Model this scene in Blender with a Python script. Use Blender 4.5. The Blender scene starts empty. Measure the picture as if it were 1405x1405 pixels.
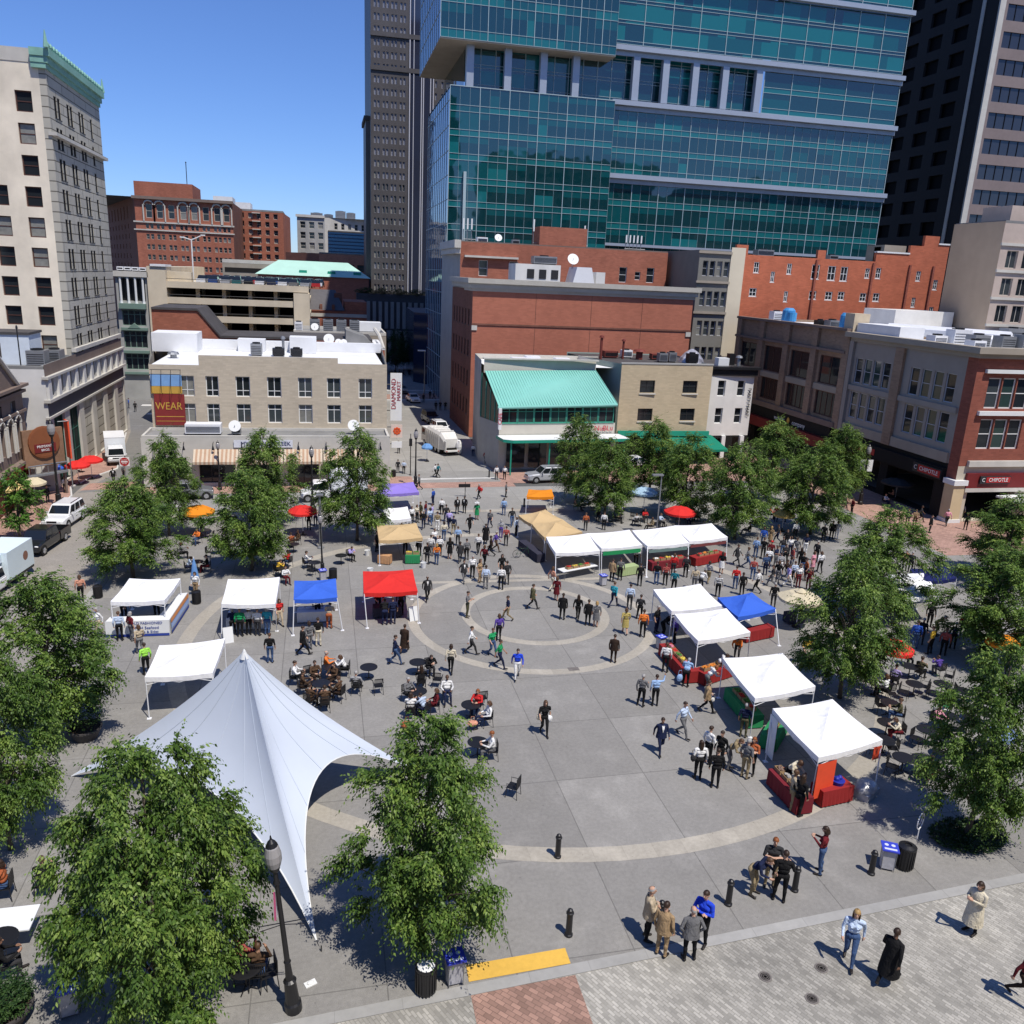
import bpy, math, random
import numpy as np
from mathutils import Vector, Matrix
random.seed(11)
rng = np.random.default_rng(11)
S = bpy.context.scene
COL = S.collection
PI = math.pi
R_ = math.radians

# ------------------------------------------------------------------ camera model
F, CX, CH = 1135.0, 702.5, 19.0
def _n(v): return v / np.linalg.norm(v)
def _ray0(x, y): return np.array([(x-CX)/F, -(y-CX)/F, -1.0])
_up = -_n(_ray0(520, 4690))
_fy = _n(_ray0(440, 373)); _fy = _n(_fy - _up*_fy.dot(_up))
_fx = np.cross(_fy, _up)
RW = np.array([_fx, _fy, _up])
def ray(x, y): return RW @ _ray0(x, y)
def G(x, y, z=0.0):
    r = ray(x, y); t = (z-CH)/r[2]
    return Vector((r[0]*t, r[1]*t, z))
def onY(x, y, Y):
    r = ray(x, y); t = Y/r[1]; return Vector((r[0]*t, Y, CH+r[2]*t))
def onX(x, y, X):
    r = ray(x, y); t = X/r[0]; return Vector((X, r[1]*t, CH+r[2]*t))
def zat(x, y, g):
    r = ray(x, y); return CH + r[2]*math.hypot(g[0], g[1])/math.hypot(r[0], r[1])
def mpp(g):                       # metres per pixel at a ground point
    d = np.array([g[0], g[1], g[2]-CH]); return float(-(RW.T @ d)[2])/F

cam = bpy.data.cameras.new('camera'); camo = bpy.data.objects.new('camera', cam); COL.objects.link(camo)
cam.sensor_width = 36; cam.lens = F/1405*36; cam.clip_start = 0.5; cam.clip_end = 6000
m4 = Matrix.Identity(4)
for i in range(3):
    for j in range(3): m4[i][j] = RW[i][j]
m4[2][3] = CH
camo.matrix_world = m4
S.camera = camo

# ------------------------------------------------------------------ light
sd = Vector((.454*math.cos(R_(63)), -.891*math.cos(R_(63)), math.sin(R_(63))))
sun = bpy.data.lights.new('sun', 'SUN'); sun.energy = 4.9; sun.angle = R_(.5); sun.color = (1, .94, .85)
so = bpy.data.objects.new('sun', sun); COL.objects.link(so)
so.rotation_euler = (-sd).to_track_quat('-Z', 'Y').to_euler(); so.location = (20, -40, 90)
W = bpy.data.worlds.new('World'); S.world = W; W.use_nodes = True
wn = W.node_tree.nodes; wl = W.node_tree.links
sky = wn.new('ShaderNodeTexSky'); sky.sky_type = 'NISHITA'; sky.sun_disc = False
sky.sun_elevation = R_(63); sky.sun_rotation = math.atan2(.454, -.891)
sky.altitude = 250; sky.air_density = 1.0; sky.dust_density = 0.1; sky.ozone_density = 3.5
sat = wn.new('ShaderNodeMix'); sat.data_type = 'RGBA'; sat.blend_type = 'MULTIPLY'; sat.inputs[0].default_value = 1; sat.inputs[7].default_value = (.61, .79, 1.2, 1)
wl.new(sky.outputs[0], sat.inputs[6]); wl.new(sat.outputs[2], wn['Background'].inputs[0]); wn['Background'].inputs[1].default_value = 0.117
S.view_settings.view_transform = 'Standard'; S.view_settings.look = 'None'
S.view_settings.exposure = 0; S.view_settings.gamma = 1
S.render.engine = 'CYCLES'
S.cycles.max_bounces = 6; S.cycles.diffuse_bounces = 3; S.cycles.glossy_bounces = 3
S.cycles.transmission_bounces = 3; S.cycles.transparent_max_bounces = 6

# ------------------------------------------------------------------ tags / things
def tag(o, label=None, cat=None, group=None, kind=None):
    if label: o['label'] = label
    if cat: o['category'] = cat
    if group: o['group'] = group
    if kind: o['kind'] = kind
    return o
def thing(name, label, cat, loc=(0, 0, 0), rz=0, group=None, scale=None):
    o = bpy.data.objects.new(name, None); COL.objects.link(o)
    o.location = loc; o.rotation_euler = (0, 0, rz); o.empty_display_size = .3
    if scale: o.scale = (scale, scale, scale) if not hasattr(scale, '__len__') else scale
    return tag(o, label, cat, group)
def copy_tree(o, parent=None):
    c = o.copy(); COL.objects.link(c)
    c.parent = parent
    for ch in list(KIDS.get(o.name, [])):
        k = copy_tree(ch, c)
    return c
KIDS = {}
def link(o, parent):
    COL.objects.link(o)
    if parent is not None:
        o.parent = parent; KIDS.setdefault(parent.name, []).append(o)
    return o
_oc = copy_tree
def copy_tree(o, parent=None):
    c = o.copy(); COL.objects.link(c); c.parent = parent
    if parent is not None: KIDS.setdefault(parent.name, []).append(c)
    for ch in list(KIDS.get(o.name, [])): copy_tree(ch, c)
    return c

# ------------------------------------------------------------------ materials
MATS = {}
def M(name, rgb=None, rough=.75, metal=0., var=.12, scale=2.0, spec=.35, brick=None, mortar=None, bump=.0, streak=0., uvrot=0.,
      emit=0., trans=0., coat=0., herring=False):
    if name in MATS: return MATS[name]
    m = bpy.data.materials.new(name); m.use_nodes = True; MATS[name] = m
    nt = m.node_tree; N = nt.nodes; L = nt.links; b = N['Principled BSDF']
    b.inputs['Roughness'].default_value = rough; b.inputs['Metallic'].default_value = metal
    b.inputs['Specular IOR Level'].default_value = spec
    if coat: b.inputs['Coat Weight'].default_value = coat
    tc = N.new('ShaderNodeTexCoord')
    c = tuple(rgb)+(1,)
    def mixc(a, bb, f, typ='MIX'):
        x = N.new('ShaderNodeMix'); x.data_type = 'RGBA'; x.blend_type = typ
        for s_, v in ((6, a), (7, bb), (0, f)):
            if hasattr(v, 'is_linked'): L.new(v, x.inputs[s_])
            else: x.inputs[s_].default_value = v
        return x.outputs[2]
    col = None
    if brick:
        bw, bh, ms, cv = brick
        br = N.new('ShaderNodeTexBrick'); br.inputs['Scale'].default_value = 1
        br.inputs['Brick Width'].default_value = bw; br.inputs['Row Height'].default_value = bh
        br.inputs['Mortar Size'].default_value = ms; br.inputs['Mortar Smooth'].default_value = .2
        br.inputs['Bias'].default_value = 0.
        br.inputs['Color1'].default_value = tuple(x*(1-cv) for x in rgb)+(1,)
        br.inputs['Color2'].default_value = tuple(min(1, x*(1+cv)) for x in rgb)+(1,)
        mo = mortar or tuple(x*.8 for x in rgb)
        br.inputs['Mortar'].default_value = tuple(mo)+(1,)
        if uvrot:
            mp = N.new('ShaderNodeMapping'); mp.inputs['Rotation'].default_value = (0, 0, uvrot)
            L.new(tc.outputs['UV'], mp.inputs[0]); L.new(mp.outputs[0], br.inputs['Vector'])
        else: L.new(tc.outputs['UV'], br.inputs['Vector'])
        col = br.outputs['Color']
        if bump:
            bp = N.new('ShaderNodeBump'); bp.inputs['Strength'].default_value = bump; bp.inputs['Distance'].default_value = .02
            L.new(br.outputs['Fac'], bp.inputs['Height']); bp.invert = True; L.new(bp.outputs[0], b.inputs['Normal'])
    if var > 0:
        geo = N.new('ShaderNodeNewGeometry')
        n1 = N.new('ShaderNodeTexNoise'); n1.inputs['Scale'].default_value = scale; n1.inputs['Detail'].default_value = 5
        n1.inputs['Roughness'].default_value = .62
        L.new(geo.outputs['Position'], n1.inputs['Vector'])
        n2 = N.new('ShaderNodeTexNoise'); n2.inputs['Scale'].default_value = scale*.13; n2.inputs['Detail'].default_value = 3
        if streak:
            mp2 = N.new('ShaderNodeMapping'); mp2.inputs['Scale'].default_value = (1, 1, .12)
            L.new(geo.outputs['Position'], mp2.inputs[0]); L.new(mp2.outputs[0], n2.inputs['Vector'])
            n2.inputs['Scale'].default_value = streak
        else: L.new(geo.outputs['Position'], n2.inputs['Vector'])
        ad = N.new('ShaderNodeMath'); ad.operation = 'ADD'; L.new(n1.outputs[0], ad.inputs[0]); L.new(n2.outputs[0], ad.inputs[1])
        mr = N.new('ShaderNodeMapRange'); mr.inputs[1].default_value = .65; mr.inputs[2].default_value = 1.35
        mr.inputs[3].default_value = 1-var*1.3; mr.inputs[4].default_value = 1+var
        L.new(ad.outputs[0], mr.inputs[0])
        cm = N.new('ShaderNodeCombineColor')
        for i in range(3): L.new(mr.outputs[0], cm.inputs[i])
        col = mixc(col if col is not None else c, cm.outputs[0], 1., 'MULTIPLY')
    if col is not None: L.new(col, b.inputs['Base Color'])
    else: b.inputs['Base Color'].default_value = c
    if trans:
        b.inputs['Transmission Weight'].default_value = trans
    if emit:
        b.inputs['Emission Color'].default_value = c; b.inputs['Emission Strength'].default_value = emit
    return m
def cloth(name, rgb, tr=.35):                # thin fabric: diffuse + translucent
    if name in MATS: return MATS[name]
    m = bpy.data.materials.new(name); m.use_nodes = True; MATS[name] = m
    N = m.node_tree.nodes; L = m.node_tree.links; b = N['Principled BSDF']
    b.inputs['Base Color'].default_value = tuple(rgb)+(1,); b.inputs['Roughness'].default_value = .8
    b.inputs['Specular IOR Level'].default_value = .2
    geo = N.new('ShaderNodeNewGeometry')
    nz = N.new('ShaderNodeTexNoise'); nz.inputs['Scale'].default_value = 1.3; nz.inputs['Detail'].default_value = 4
    mp = N.new('ShaderNodeMapping'); mp.inputs['Scale'].default_value = (1, 1, .35)
    L.new(geo.outputs['Position'], mp.inputs[0]); L.new(mp.outputs[0], nz.inputs['Vector'])
    bp = N.new('ShaderNodeBump'); bp.inputs['Strength'].default_value = .5; bp.inputs['Distance'].default_value = .3
    L.new(nz.outputs[0], bp.inputs['Height']); L.new(bp.outputs[0], b.inputs['Normal'])
    t = N.new('ShaderNodeBsdfTranslucent'); t.inputs[0].default_value = tuple(rgb)+(1,)
    mx = N.new('ShaderNodeMixShader'); mx.inputs[0].default_value = tr
    L.new(b.outputs[0], mx.inputs[1]); L.new(t.outputs[0], mx.inputs[2]); L.new(mx.outputs[0], N['Material Output'].inputs[0])
    return m
def leafmat(name, c1, c2, c3):
    m = bpy.data.materials.new(name); m.use_nodes = True; MATS[name] = m
    N = m.node_tree.nodes; L = m.node_tree.links; b = N['Principled BSDF']
    geo = N.new('ShaderNodeNewGeometry'); cr = N.new('ShaderNodeValToRGB')
    cr.color_ramp.elements[0].color = tuple(c1)+(1,); cr.color_ramp.elements[1].color = tuple(c3)+(1,)
    e = cr.color_ramp.elements.new(.55); e.color = tuple(c2)+(1,)
    nz = N.new('ShaderNodeTexNoise'); nz.inputs['Scale'].default_value = .9; L.new(geo.outputs['Position'], nz.inputs[0])
    ad = N.new('ShaderNodeMath'); ad.operation = 'MULTIPLY_ADD'; ad.inputs[1].default_value = .6
    ad2 = N.new('ShaderNodeMath'); ad2.operation = 'MULTIPLY_ADD'; ad2.inputs[1].default_value = 1.3; ad2.inputs[2].default_value = -.42
    L.new(nz.outputs[0], ad2.inputs[0]); L.new(geo.outputs['Random Per Island'], ad.inputs[0]); L.new(ad2.outputs[0], ad.inputs[2])
    L.new(ad.outputs[0], cr.inputs[0]); L.new(cr.outputs[0], b.inputs['Base Color'])
    b.inputs['Roughness'].default_value = .5; b.inputs['Specular IOR Level'].default_value = .28
    t = N.new('ShaderNodeBsdfTranslucent'); hs = N.new('ShaderNodeHueSaturation'); hs.inputs['Value'].default_value = 1.25; hs.inputs['Hue'].default_value = .485
    L.new(cr.outputs[0], hs.inputs['Color']); L.new(hs.outputs[0], t.inputs[0])
    mx = N.new('ShaderNodeMixShader'); mx.inputs[0].default_value = .25
    L.new(b.outputs[0], mx.inputs[1]); L.new(t.outputs[0], mx.inputs[2]); L.new(mx.outputs[0], N['Material Output'].inputs[0])
    return m
def flat(name, rgb, rough=.6, spec=.3, metal=0., coat=0.): return M(name, rgb, rough, metal, 0., spec=spec, coat=coat)

# ------------------------------------------------------------------ mesh builder
class MB:
    def __init__(s): s.v = []; s.f = []; s.m = []
    def add(s, vs, fs, m=0):
        o = len(s.v); s.v += [tuple(p) for p in vs]; s.f += [tuple(i+o for i in f) for f in fs]; s.m += [m]*len(fs)
    def box(s, a, b, m=0):
        x0, y0, z0 = a; x1, y1, z1 = b
        s.add([(x0,y0,z0),(x1,y0,z0),(x1,y1,z0),(x0,y1,z0),(x0,y0,z1),(x1,y0,z1),(x1,y1,z1),(x0,y1,z1)],
              [(3,2,1,0),(4,5,6,7),(0,1,5,4),(1,2,6,5),(2,3,7,6),(3,0,4,7)], m)
    def obox(s, c, h, rz=0, m=0, tilt=None):
        q = Matrix.Rotation(rz, 3, 'Z')
        if tilt: q = q @ Matrix.Rotation(tilt[1], 3, tilt[0])
        vs = [Vector(c)+q @ Vector((sx*h[0], sy*h[1], sz*h[2])) for sz in (-1,1) for sx, sy in ((-1,-1),(1,-1),(1,1),(-1,1))]
        s.add(vs, [(3,2,1,0),(4,5,6,7),(0,1,5,4),(1,2,6,5),(2,3,7,6),(3,0,4,7)], m)
    def quad(s, a, b, c, d, m=0): s.add([a,b,c,d], [(0,1,2,3)], m)
    def tube(s, pts, r, n=8, m=0, cap=True):
        pts = [Vector(p) for p in pts]; rs = r if hasattr(r, '__len__') else [r]*len(pts)
        vs = []; 
        for i, p in enumerate(pts):
            t = (pts[min(i+1, len(pts)-1)]-pts[max(i-1, 0)])
            if t.length < 1e-9: t = Vector((0,0,1))
            t.normalize(); u = t.orthogonal() if abs(t.z) < .95 else Vector((1,0,0)); u = (u-t*u.dot(t)).normalized(); w = t.cross(u)
            for k in range(n):
                a = 2*PI*k/n; vs.append(p+(u*math.cos(a)+w*math.sin(a))*rs[i])
        fs = [(i*n+k, i*n+(k+1)%n, (i+1)*n+(k+1)%n, (i+1)*n+k) for i in range(len(pts)-1) for k in range(n)]
        if cap: fs += [tuple(reversed(range(n))), tuple((len(pts)-1)*n+k for k in range(n))]
        s.add(vs, fs, m)
    def lathe(s, prof, n=16, c=(0,0,0), m=0, cap=True, sx=1, sy=1):
        vs = [(c[0]+r*sx*math.cos(2*PI*k/n), c[1]+r*sy*math.sin(2*PI*k/n), c[2]+z) for r, z in prof for k in range(n)]
        fs = [(i*n+k, i*n+(k+1)%n, (i+1)*n+(k+1)%n, (i+1)*n+k) for i in range(len(prof)-1) for k in range(n)]
        if cap: fs += [tuple(reversed(range(n))), tuple((len(prof)-1)*n+k for k in range(n))]
        s.add(vs, fs, m)
    def ball(s, c, r, n=10, m=0, k=6):
        rx, ry, rz = r if hasattr(r, '__len__') else (r, r, r)
        prof = [(math.sin(PI*i/k), -math.cos(PI*i/k)) for i in range(k+1)]
        prof[0] = (.02, -1); prof[-1] = (.02, 1)
        vs = [(c[0]+p*rx*math.cos(2*PI*j/n), c[1]+p*ry*math.sin(2*PI*j/n), c[2]+z*rz) for p, z in prof for j in range(n)]
        fs = [(i*n+j, i*n+(j+1)%n, (i+1)*n+(j+1)%n, (i+1)*n+j) for i in range(k) for j in range(n)]
        fs += [tuple(reversed(range(n))), tuple(k*n+j for j in range(n))]
        s.add(vs, fs, m)
    def prism(s, poly, z0, z1, m=0, mt=None):
        n = len(poly); vs = [(x,y,z0) for x,y in poly]+[(x,y,z1) for x,y in poly]
        s.add(vs, [(i,(i+1)%n,n+(i+1)%n,n+i) for i in range(n)]+[tuple(reversed(range(n)))], m)
        s.add([(x,y,z1) for x,y in poly], [tuple(range(n))], m if mt is None else mt)
    def mesh(s, name, mats, uv=True, smooth=False):
        me = bpy.data.meshes.new(name); me.from_pydata(s.v, [], s.f)
        for mm in (mats if hasattr(mats, '__len__') else [mats]): me.materials.append(mm)
        if any(s.m): me.polygons.foreach_set('material_index', s.m)
        if smooth:
            me.polygons.foreach_set('use_smooth', [True]*len(s.f))
        if uv and len(s.f):
            ul = me.uv_layers.new(name='UVMap'); nl = len(me.loops)
            vi = np.empty(nl, int); me.loops.foreach_get('vertex_index', vi)
            nf = len(me.polygons); nr = np.empty(nf*3); me.polygons.foreach_get('normal', nr); nr = np.abs(nr.reshape(-1,3))
            tot = np.empty(nf, int); me.polygons.foreach_get('loop_total', tot); ln = np.repeat(nr, tot, axis=0)
            co = np.array(s.v)[vi]
            uvc = np.where((ln[:,2:3] > .7), co[:,:2], np.where(ln[:,0:1] > ln[:,1:2], co[:,[1,2]], co[:,[0,2]]))
            ul.data.foreach_set('uv', uvc.astype(np.float32).ravel())
        me.update()
        return me
    def build(s, name, mats, parent=None, loc=(0,0,0), rz=0, smooth=False, uv=True):
        o = bpy.data.objects.new(name, s.mesh(name, mats, uv, smooth))
        o.location = loc; o.rotation_euler = (0,0,rz)
        return link(o, parent)
def inst(name, me, parent=None, loc=(0,0,0), rz=0, scale=None):
    o = bpy.data.objects.new(name, me); o.location = loc; o.rotation_euler = (0,0,rz)
    if scale: o.scale = scale
    return link(o, parent)
def text(s, size, mat, parent, loc, rot, name='lettering', depth=.01, sx=1., align='CENTER'):
    cu = bpy.data.curves.new('t', 'FONT'); cu.body = s; cu.size = size; cu.extrude = depth; cu.align_x = align; cu.align_y = 'CENTER'
    cu.resolution_u = 3
    o = bpy.data.objects.new('t', cu); COL.objects.link(o)
    dg = bpy.context.evaluated_depsgraph_get()
    me = bpy.data.meshes.new_from_object(o.evaluated_get(dg)); bpy.data.objects.remove(o); bpy.data.curves.remove(cu)
    me.materials.clear(); me.materials.append(mat)
    t = bpy.data.objects.new(name, me); t.location = loc; t.rotation_euler = rot; t.scale = (sx, 1, 1)
    return link(t, parent)
def sheet(name, poly, z, mat):             # flat ground polygon at height z
    b = MB(); b.add([(p[0], p[1], z) for p in poly], [tuple(range(len(poly)))]); o = b.build(name, mat)
    return tag(o, kind='structure')

# ------------------------------------------------------------------ windows / facades
GLS = [flat('glass_dark', (.018,.022,.026), .06, .6), flat('glass_mid', (.05,.06,.065), .08, .6),
       M('glass_blind', (.22,.22,.2), .3, 0, .25, 3, .5), flat('glass_green', (.03,.055,.05), .07, .6)]
WM = {}
def window_mesh(w, h, style, fm):
    """style: (cols, row splits, frame width, bar width)"""
    k = (round(w,2), round(h,2), style, fm.name)
    if k in WM: return WM[k]
    cols, rows, fw, bw = style
    a = MB(); d = .08
    a.box((0,0,0),(fw,d,h)); a.box((w-fw,0,0),(w,d,h)); a.box((fw,0,h-fw),(w-fw,d,h)); a.box((fw,0,0),(w-fw,d,fw))
    a.box((-.05,-.1,-.07),(w+.05,d,-.002))
    for i in range(1, cols):
        x = w*i/cols; a.box((x-bw/2,.012,fw),(x+bw/2,d-.01,h-fw))
    for r in rows:
        z = h*r; a.box((fw,.015,z-bw/2),(w-fw,d-.012,z+bw/2))
    g = MB(); g.quad((fw*.5,.05,fw*.5),(w-fw*.5,.05,fw*.5),(w-fw*.5,.05,h-fw*.5),(fw*.5,.05,h-fw*.5))
    WM[k] = (a.mesh('window', fm), g)
    return WM[k]
PM = {}
def pane_mesh(key, g, gm):
    k = key+(gm.name,)
    if k not in PM: PM[k] = g.mesh('pane', gm)
    return PM[k]
SM = {}
def small_window(w, h, fm, gm, bar=True):
    k = (round(w,2), round(h,2), fm.name, gm.name, bar)
    if k not in SM:
        a = MB(); a.quad((0,.05,0),(w,.05,0),(w,.05,h),(0,.05,h), 1); t = min(.12, w*.09)
        a.box((0,-.02,0),(t,.06,h)); a.box((w-t,-.02,0),(w,.06,h)); a.box((t,-.02,h-t),(w-t,.06,h)); a.box((t,-.02,0),(w-t,.06,t))
        if bar: a.box((t,-.01,h*.5-t*.35),(w-t,.055,h*.5+t*.35))
        SM[k] = a.mesh('window', [fm, gm])
    return SM[k]
class Bld:
    def __init__(s, name, label, cat='building', loc=(0,0,0), group=None):
        s.root = thing(name, label, cat, loc, group=group); s.o = Vector(loc); s.w = MB(); s.wins = []
    def P(s, p): return Vector(p)-s.o
    def wall(s, p0, p1, z0, z1, holes=(), m=0, depth=.18, mr=None):
        """vertical wall from p0 to p1 (outward normal to the right of travel) with real openings (u,v,w,h)"""
        p0 = Vector((p0[0]-s.o.x, p0[1]-s.o.y, 0)); p1 = Vector((p1[0]-s.o.x, p1[1]-s.o.y, 0))
        d = p1-p0; Wd = d.length; d = d/Wd; inn = Vector((-d.y, d.x, 0))
        us = sorted({0, round(Wd,4)} | {round(x,4) for h in holes for x in (h[0], h[0]+h[2])})
        vs = sorted({z0, z1} | {round(x,4) for h in holes for x in (h[1], h[1]+h[3])})
        us = [u for u in us if 0 <= u <= Wd+1e-3]; vs = [v for v in vs if z0-1e-3 <= v <= z1+1e-3]
        def pt(u, z, k=0): q = p0+d*u+inn*k; return (q.x, q.y, z)
        for j in range(len(vs)-1):
            vm = (vs[j]+vs[j+1])/2; st = None
            act = [h for h in holes if h[1] < vm < h[1]+h[3]]
            for i in range(len(us)):
                solid = i < len(us)-1 and not any(h[0] < (us[i]+us[i+1])/2 < h[0]+h[2] for h in act)
                if solid and st is None: st = us[i]
                if not solid and st is not None:
                    s.w.quad(pt(st,vs[j]), pt(us[i],vs[j]), pt(us[i],vs[j+1]), pt(st,vs[j+1]), m); st = None
        mr = m if mr is None else mr
        for (u, v, w, h) in [tuple(h[:4]) for h in holes]:
            s.w.quad(pt(u,v), pt(u,v,depth), pt(u,v+h,depth), pt(u,v+h), mr)
            s.w.quad(pt(u+w,v,depth), pt(u+w,v), pt(u+w,v+h), pt(u+w,v+h,depth), mr)
            s.w.quad(pt(u,v+h), pt(u,v+h,depth), pt(u+w,v+h,depth), pt(u+w,v+h), mr)
            s.w.quad(pt(u,v,depth), pt(u,v), pt(u+w,v), pt(u+w,v,depth), mr)
        return p0, d, inn
    def fac(s, p0, p1, z0, z1, wins, m=0, depth=.18, style=(1,(.5,),.07,.05), fm=None, small=False, mr=None, gl=None, name='window', bar=True):
        holes = [w[:4] for w in wins]
        q, d, inn = s.wall(p0, p1, z0, z1, holes, m, depth, mr)
        rz = math.atan2(d.y, d.x)
        for w in wins:
            st = w[4] if len(w) > 4 else style
            l = q+d*w[0]+inn*(depth-.03); gm = random.choice(gl or (GLS[0],GLS[0],GLS[1],GLS[0],GLS[2]))
            s.wins.append(((l.x, l.y, w[1]), rz, w[2], w[3], st, fm or MATS['white_paint'], gm, small, name, bar))
    def done(s, mats, name='wall'):
        wo = s.w.build(name, mats, s.root) if s.w.f else None
        ws = sorted(s.wins, key=lambda w: (Vector(w[0])+s.o-Vector((0,0,CH))).length)
        rest = MB(); rm = None
        for i, (l, rz, w, h, st, fm, gm, small, nm, bar) in enumerate(ws):
            if i >= 100:
                q = Matrix.Translation(l) @ Matrix.Rotation(rz, 4, 'Z'); rm = (fm, gm)
                me = small_window(w, h, fm, gm, bar)
                rest.add([q @ v.co for v in me.vertices], [tuple(p.vertices) for p in me.polygons], 0)
                rest.m[-len(me.polygons):] = [p.material_index for p in me.polygons]
            elif small: inst(nm, small_window(w, h, fm, gm, bar), s.root, l, rz)
            else:
                me, g = window_mesh(w, h, st, fm); o = inst(nm, me, s.root, l, rz)
                inst('pane', pane_mesh((round(w,2), round(h,2), st, fm.name), g, gm), o)
        if rest.f: tag(rest.build('window', list(rm), s.root), kind='stuff')
        return wo
    def part(s, name, mb, mats, smooth=False): return mb.build(name, mats, s.root, smooth=smooth)
    def box(s, name, a, b, mat, parent=None):
        q = MB(); q.box(s.P(a), s.P(b)); return q.build(name, mat, parent or s.root)
def grid(x0, x1, n, w, zs, h, off=None):
    """window openings: n columns between u=x0..x1, rows at zs"""
    st = (x1-x0)/n
    return [(x0+st*(i+.5)-w/2, z, w, h) for z in zs for i in range(n)]
# ------------------------------------------------------------------ base materials
M('white_paint', (.72,.73,.72), .5, 0, .04)
M('concrete', (.30,.295,.28), .85, 0, .16, 1.6)
M('asphalt', (.075,.075,.075), .9, 0, .2, 3)
M('city_ground', (.12,.12,.115), .95, 0, .2, .3)
M('black_metal', (.012,.012,.014), .4, .0, .1, 6, .5)
M('grey_metal', (.32,.33,.34), .45, .6, .12, 4)
M('white_metal', (.75,.76,.78), .4, .0, .05, 4)
M('rubber', (.015,.015,.015), .8, 0, .1)
def slab(name, base, bw, bh, ox, oy, joint=.62, ms=.022, agg=.22):
    m = M(name, base, .88, 0, 0); N = m.node_tree.nodes; L = m.node_tree.links; b = N['Principled BSDF']
    geo = N.new('ShaderNodeNewGeometry'); mp = N.new('ShaderNodeMapping'); mp.inputs['Location'].default_value = (-ox, -oy, 0)
    L.new(geo.outputs['Position'], mp.inputs[0])
    br = N.new('ShaderNodeTexBrick'); br.offset = 0.; br.inputs['Scale'].default_value = 1; br.inputs['Brick Width'].default_value = bw
    br.inputs['Row Height'].default_value = bh; br.inputs['Mortar Size'].default_value = ms; br.inputs['Mortar Smooth'].default_value = .3
    br.inputs['Bias'].default_value = 0
    for k, v in (('Color1', .90), ('Color2', 1.07), ('Mortar', joint)): br.inputs[k].default_value = tuple(x*v for x in base)+(1,)
    L.new(mp.outputs[0], br.inputs[0])
    fac = None
    for sc, lo, hi, a in ((42., .3, .7, agg), (1.1, .3, .7, .05), (.12, .3, .7, .06), (7., .35, .65, .07), (.55, .55, .75, .08)):
        n = N.new('ShaderNodeTexNoise'); n.inputs['Scale'].default_value = sc; n.inputs['Detail'].default_value = 4
        L.new(geo.outputs['Position'], n.inputs[0])
        mr = N.new('ShaderNodeMapRange'); mr.inputs[1].default_value = lo; mr.inputs[2].default_value = hi
        mr.inputs[3].default_value = 1-a; mr.inputs[4].default_value = 1+a; L.new(n.outputs[0], mr.inputs[0])
        if fac is None: fac = mr.outputs[0]
        else:
            q = N.new('ShaderNodeMath'); q.operation = 'MULTIPLY'; L.new(fac, q.inputs[0]); L.new(mr.outputs[0], q.inputs[1]); fac = q.outputs[0]
    # dropped gum and drink stains: small dark spots
    vo = N.new('ShaderNodeTexVoronoi'); vo.inputs['Scale'].default_value = 1.9; L.new(geo.outputs['Position'], vo.inputs[0])
    ms_ = N.new('ShaderNodeMapRange'); ms_.inputs[1].default_value = .035; ms_.inputs[2].default_value = .07; ms_.inputs[3].default_value = .72; ms_.inputs[4].default_value = 1
    L.new(vo.outputs['Distance'], ms_.inputs[0])
    q = N.new('ShaderNodeMath'); q.operation = 'MULTIPLY'; L.new(fac, q.inputs[0]); L.new(ms_.outputs[0], q.inputs[1]); fac = q.outputs[0]
    cm = N.new('ShaderNodeCombineColor')
    for i in range(3): L.new(fac, cm.inputs[i])
    mx = N.new('ShaderNodeMix'); mx.data_type = 'RGBA'; mx.blend_type = 'MULTIPLY'; mx.inputs[0].default_value = 1
    L.new(br.outputs[0], mx.inputs[6]); L.new(cm.outputs[0], mx.inputs[7]); L.new(mx.outputs[2], b.inputs['Base Color'])
    return m
slab('plaza_concrete', (.252,.243,.226), 3.63, 4.3, 8.7-3.63*6, 27.2-4.3*8)
slab('road_concrete', (.30,.292,.272), 4.2, 5.0, 0, 0, .75, .03, .12)
slab('ring_stone', (.385,.355,.30), 1.1, 60, 0, 0, .85, .012, .1)
slab('old_asphalt', (.285,.262,.23), 80, 80, 0, 0, .9, .01, .2)
slab('dark_asphalt', (.20,.197,.19), 80, 80, 0, 0, .9, .01, .2)
M('sett', (.335,.32,.285), .85, 0, .26, 1.4, brick=(.25,.10,.012,.24), mortar=(.25,.24,.21), uvrot=R_(62), bump=.3)
M('paver_brick', (.33,.20,.155), .85, 0, .2, 1., brick=(.28,.14,.008,.28), mortar=(.16,.1,.08), uvrot=R_(45), bump=.3)
M('sidewalk_brick', (.38,.235,.185), .85, 0, .16, 1.2, brick=(.4,.2,.01,.14), mortar=(.2,.12,.1))
M('tactile_yellow', (.66,.40,.07), .7, 0, .1, 6)
M('kerb_stone', (.33,.325,.31), .85, 0, .12, 3, brick=(1.8,5,.012,.08))
M('road_paint', (.6,.59,.56), .8, 0, .2, 4)

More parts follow.
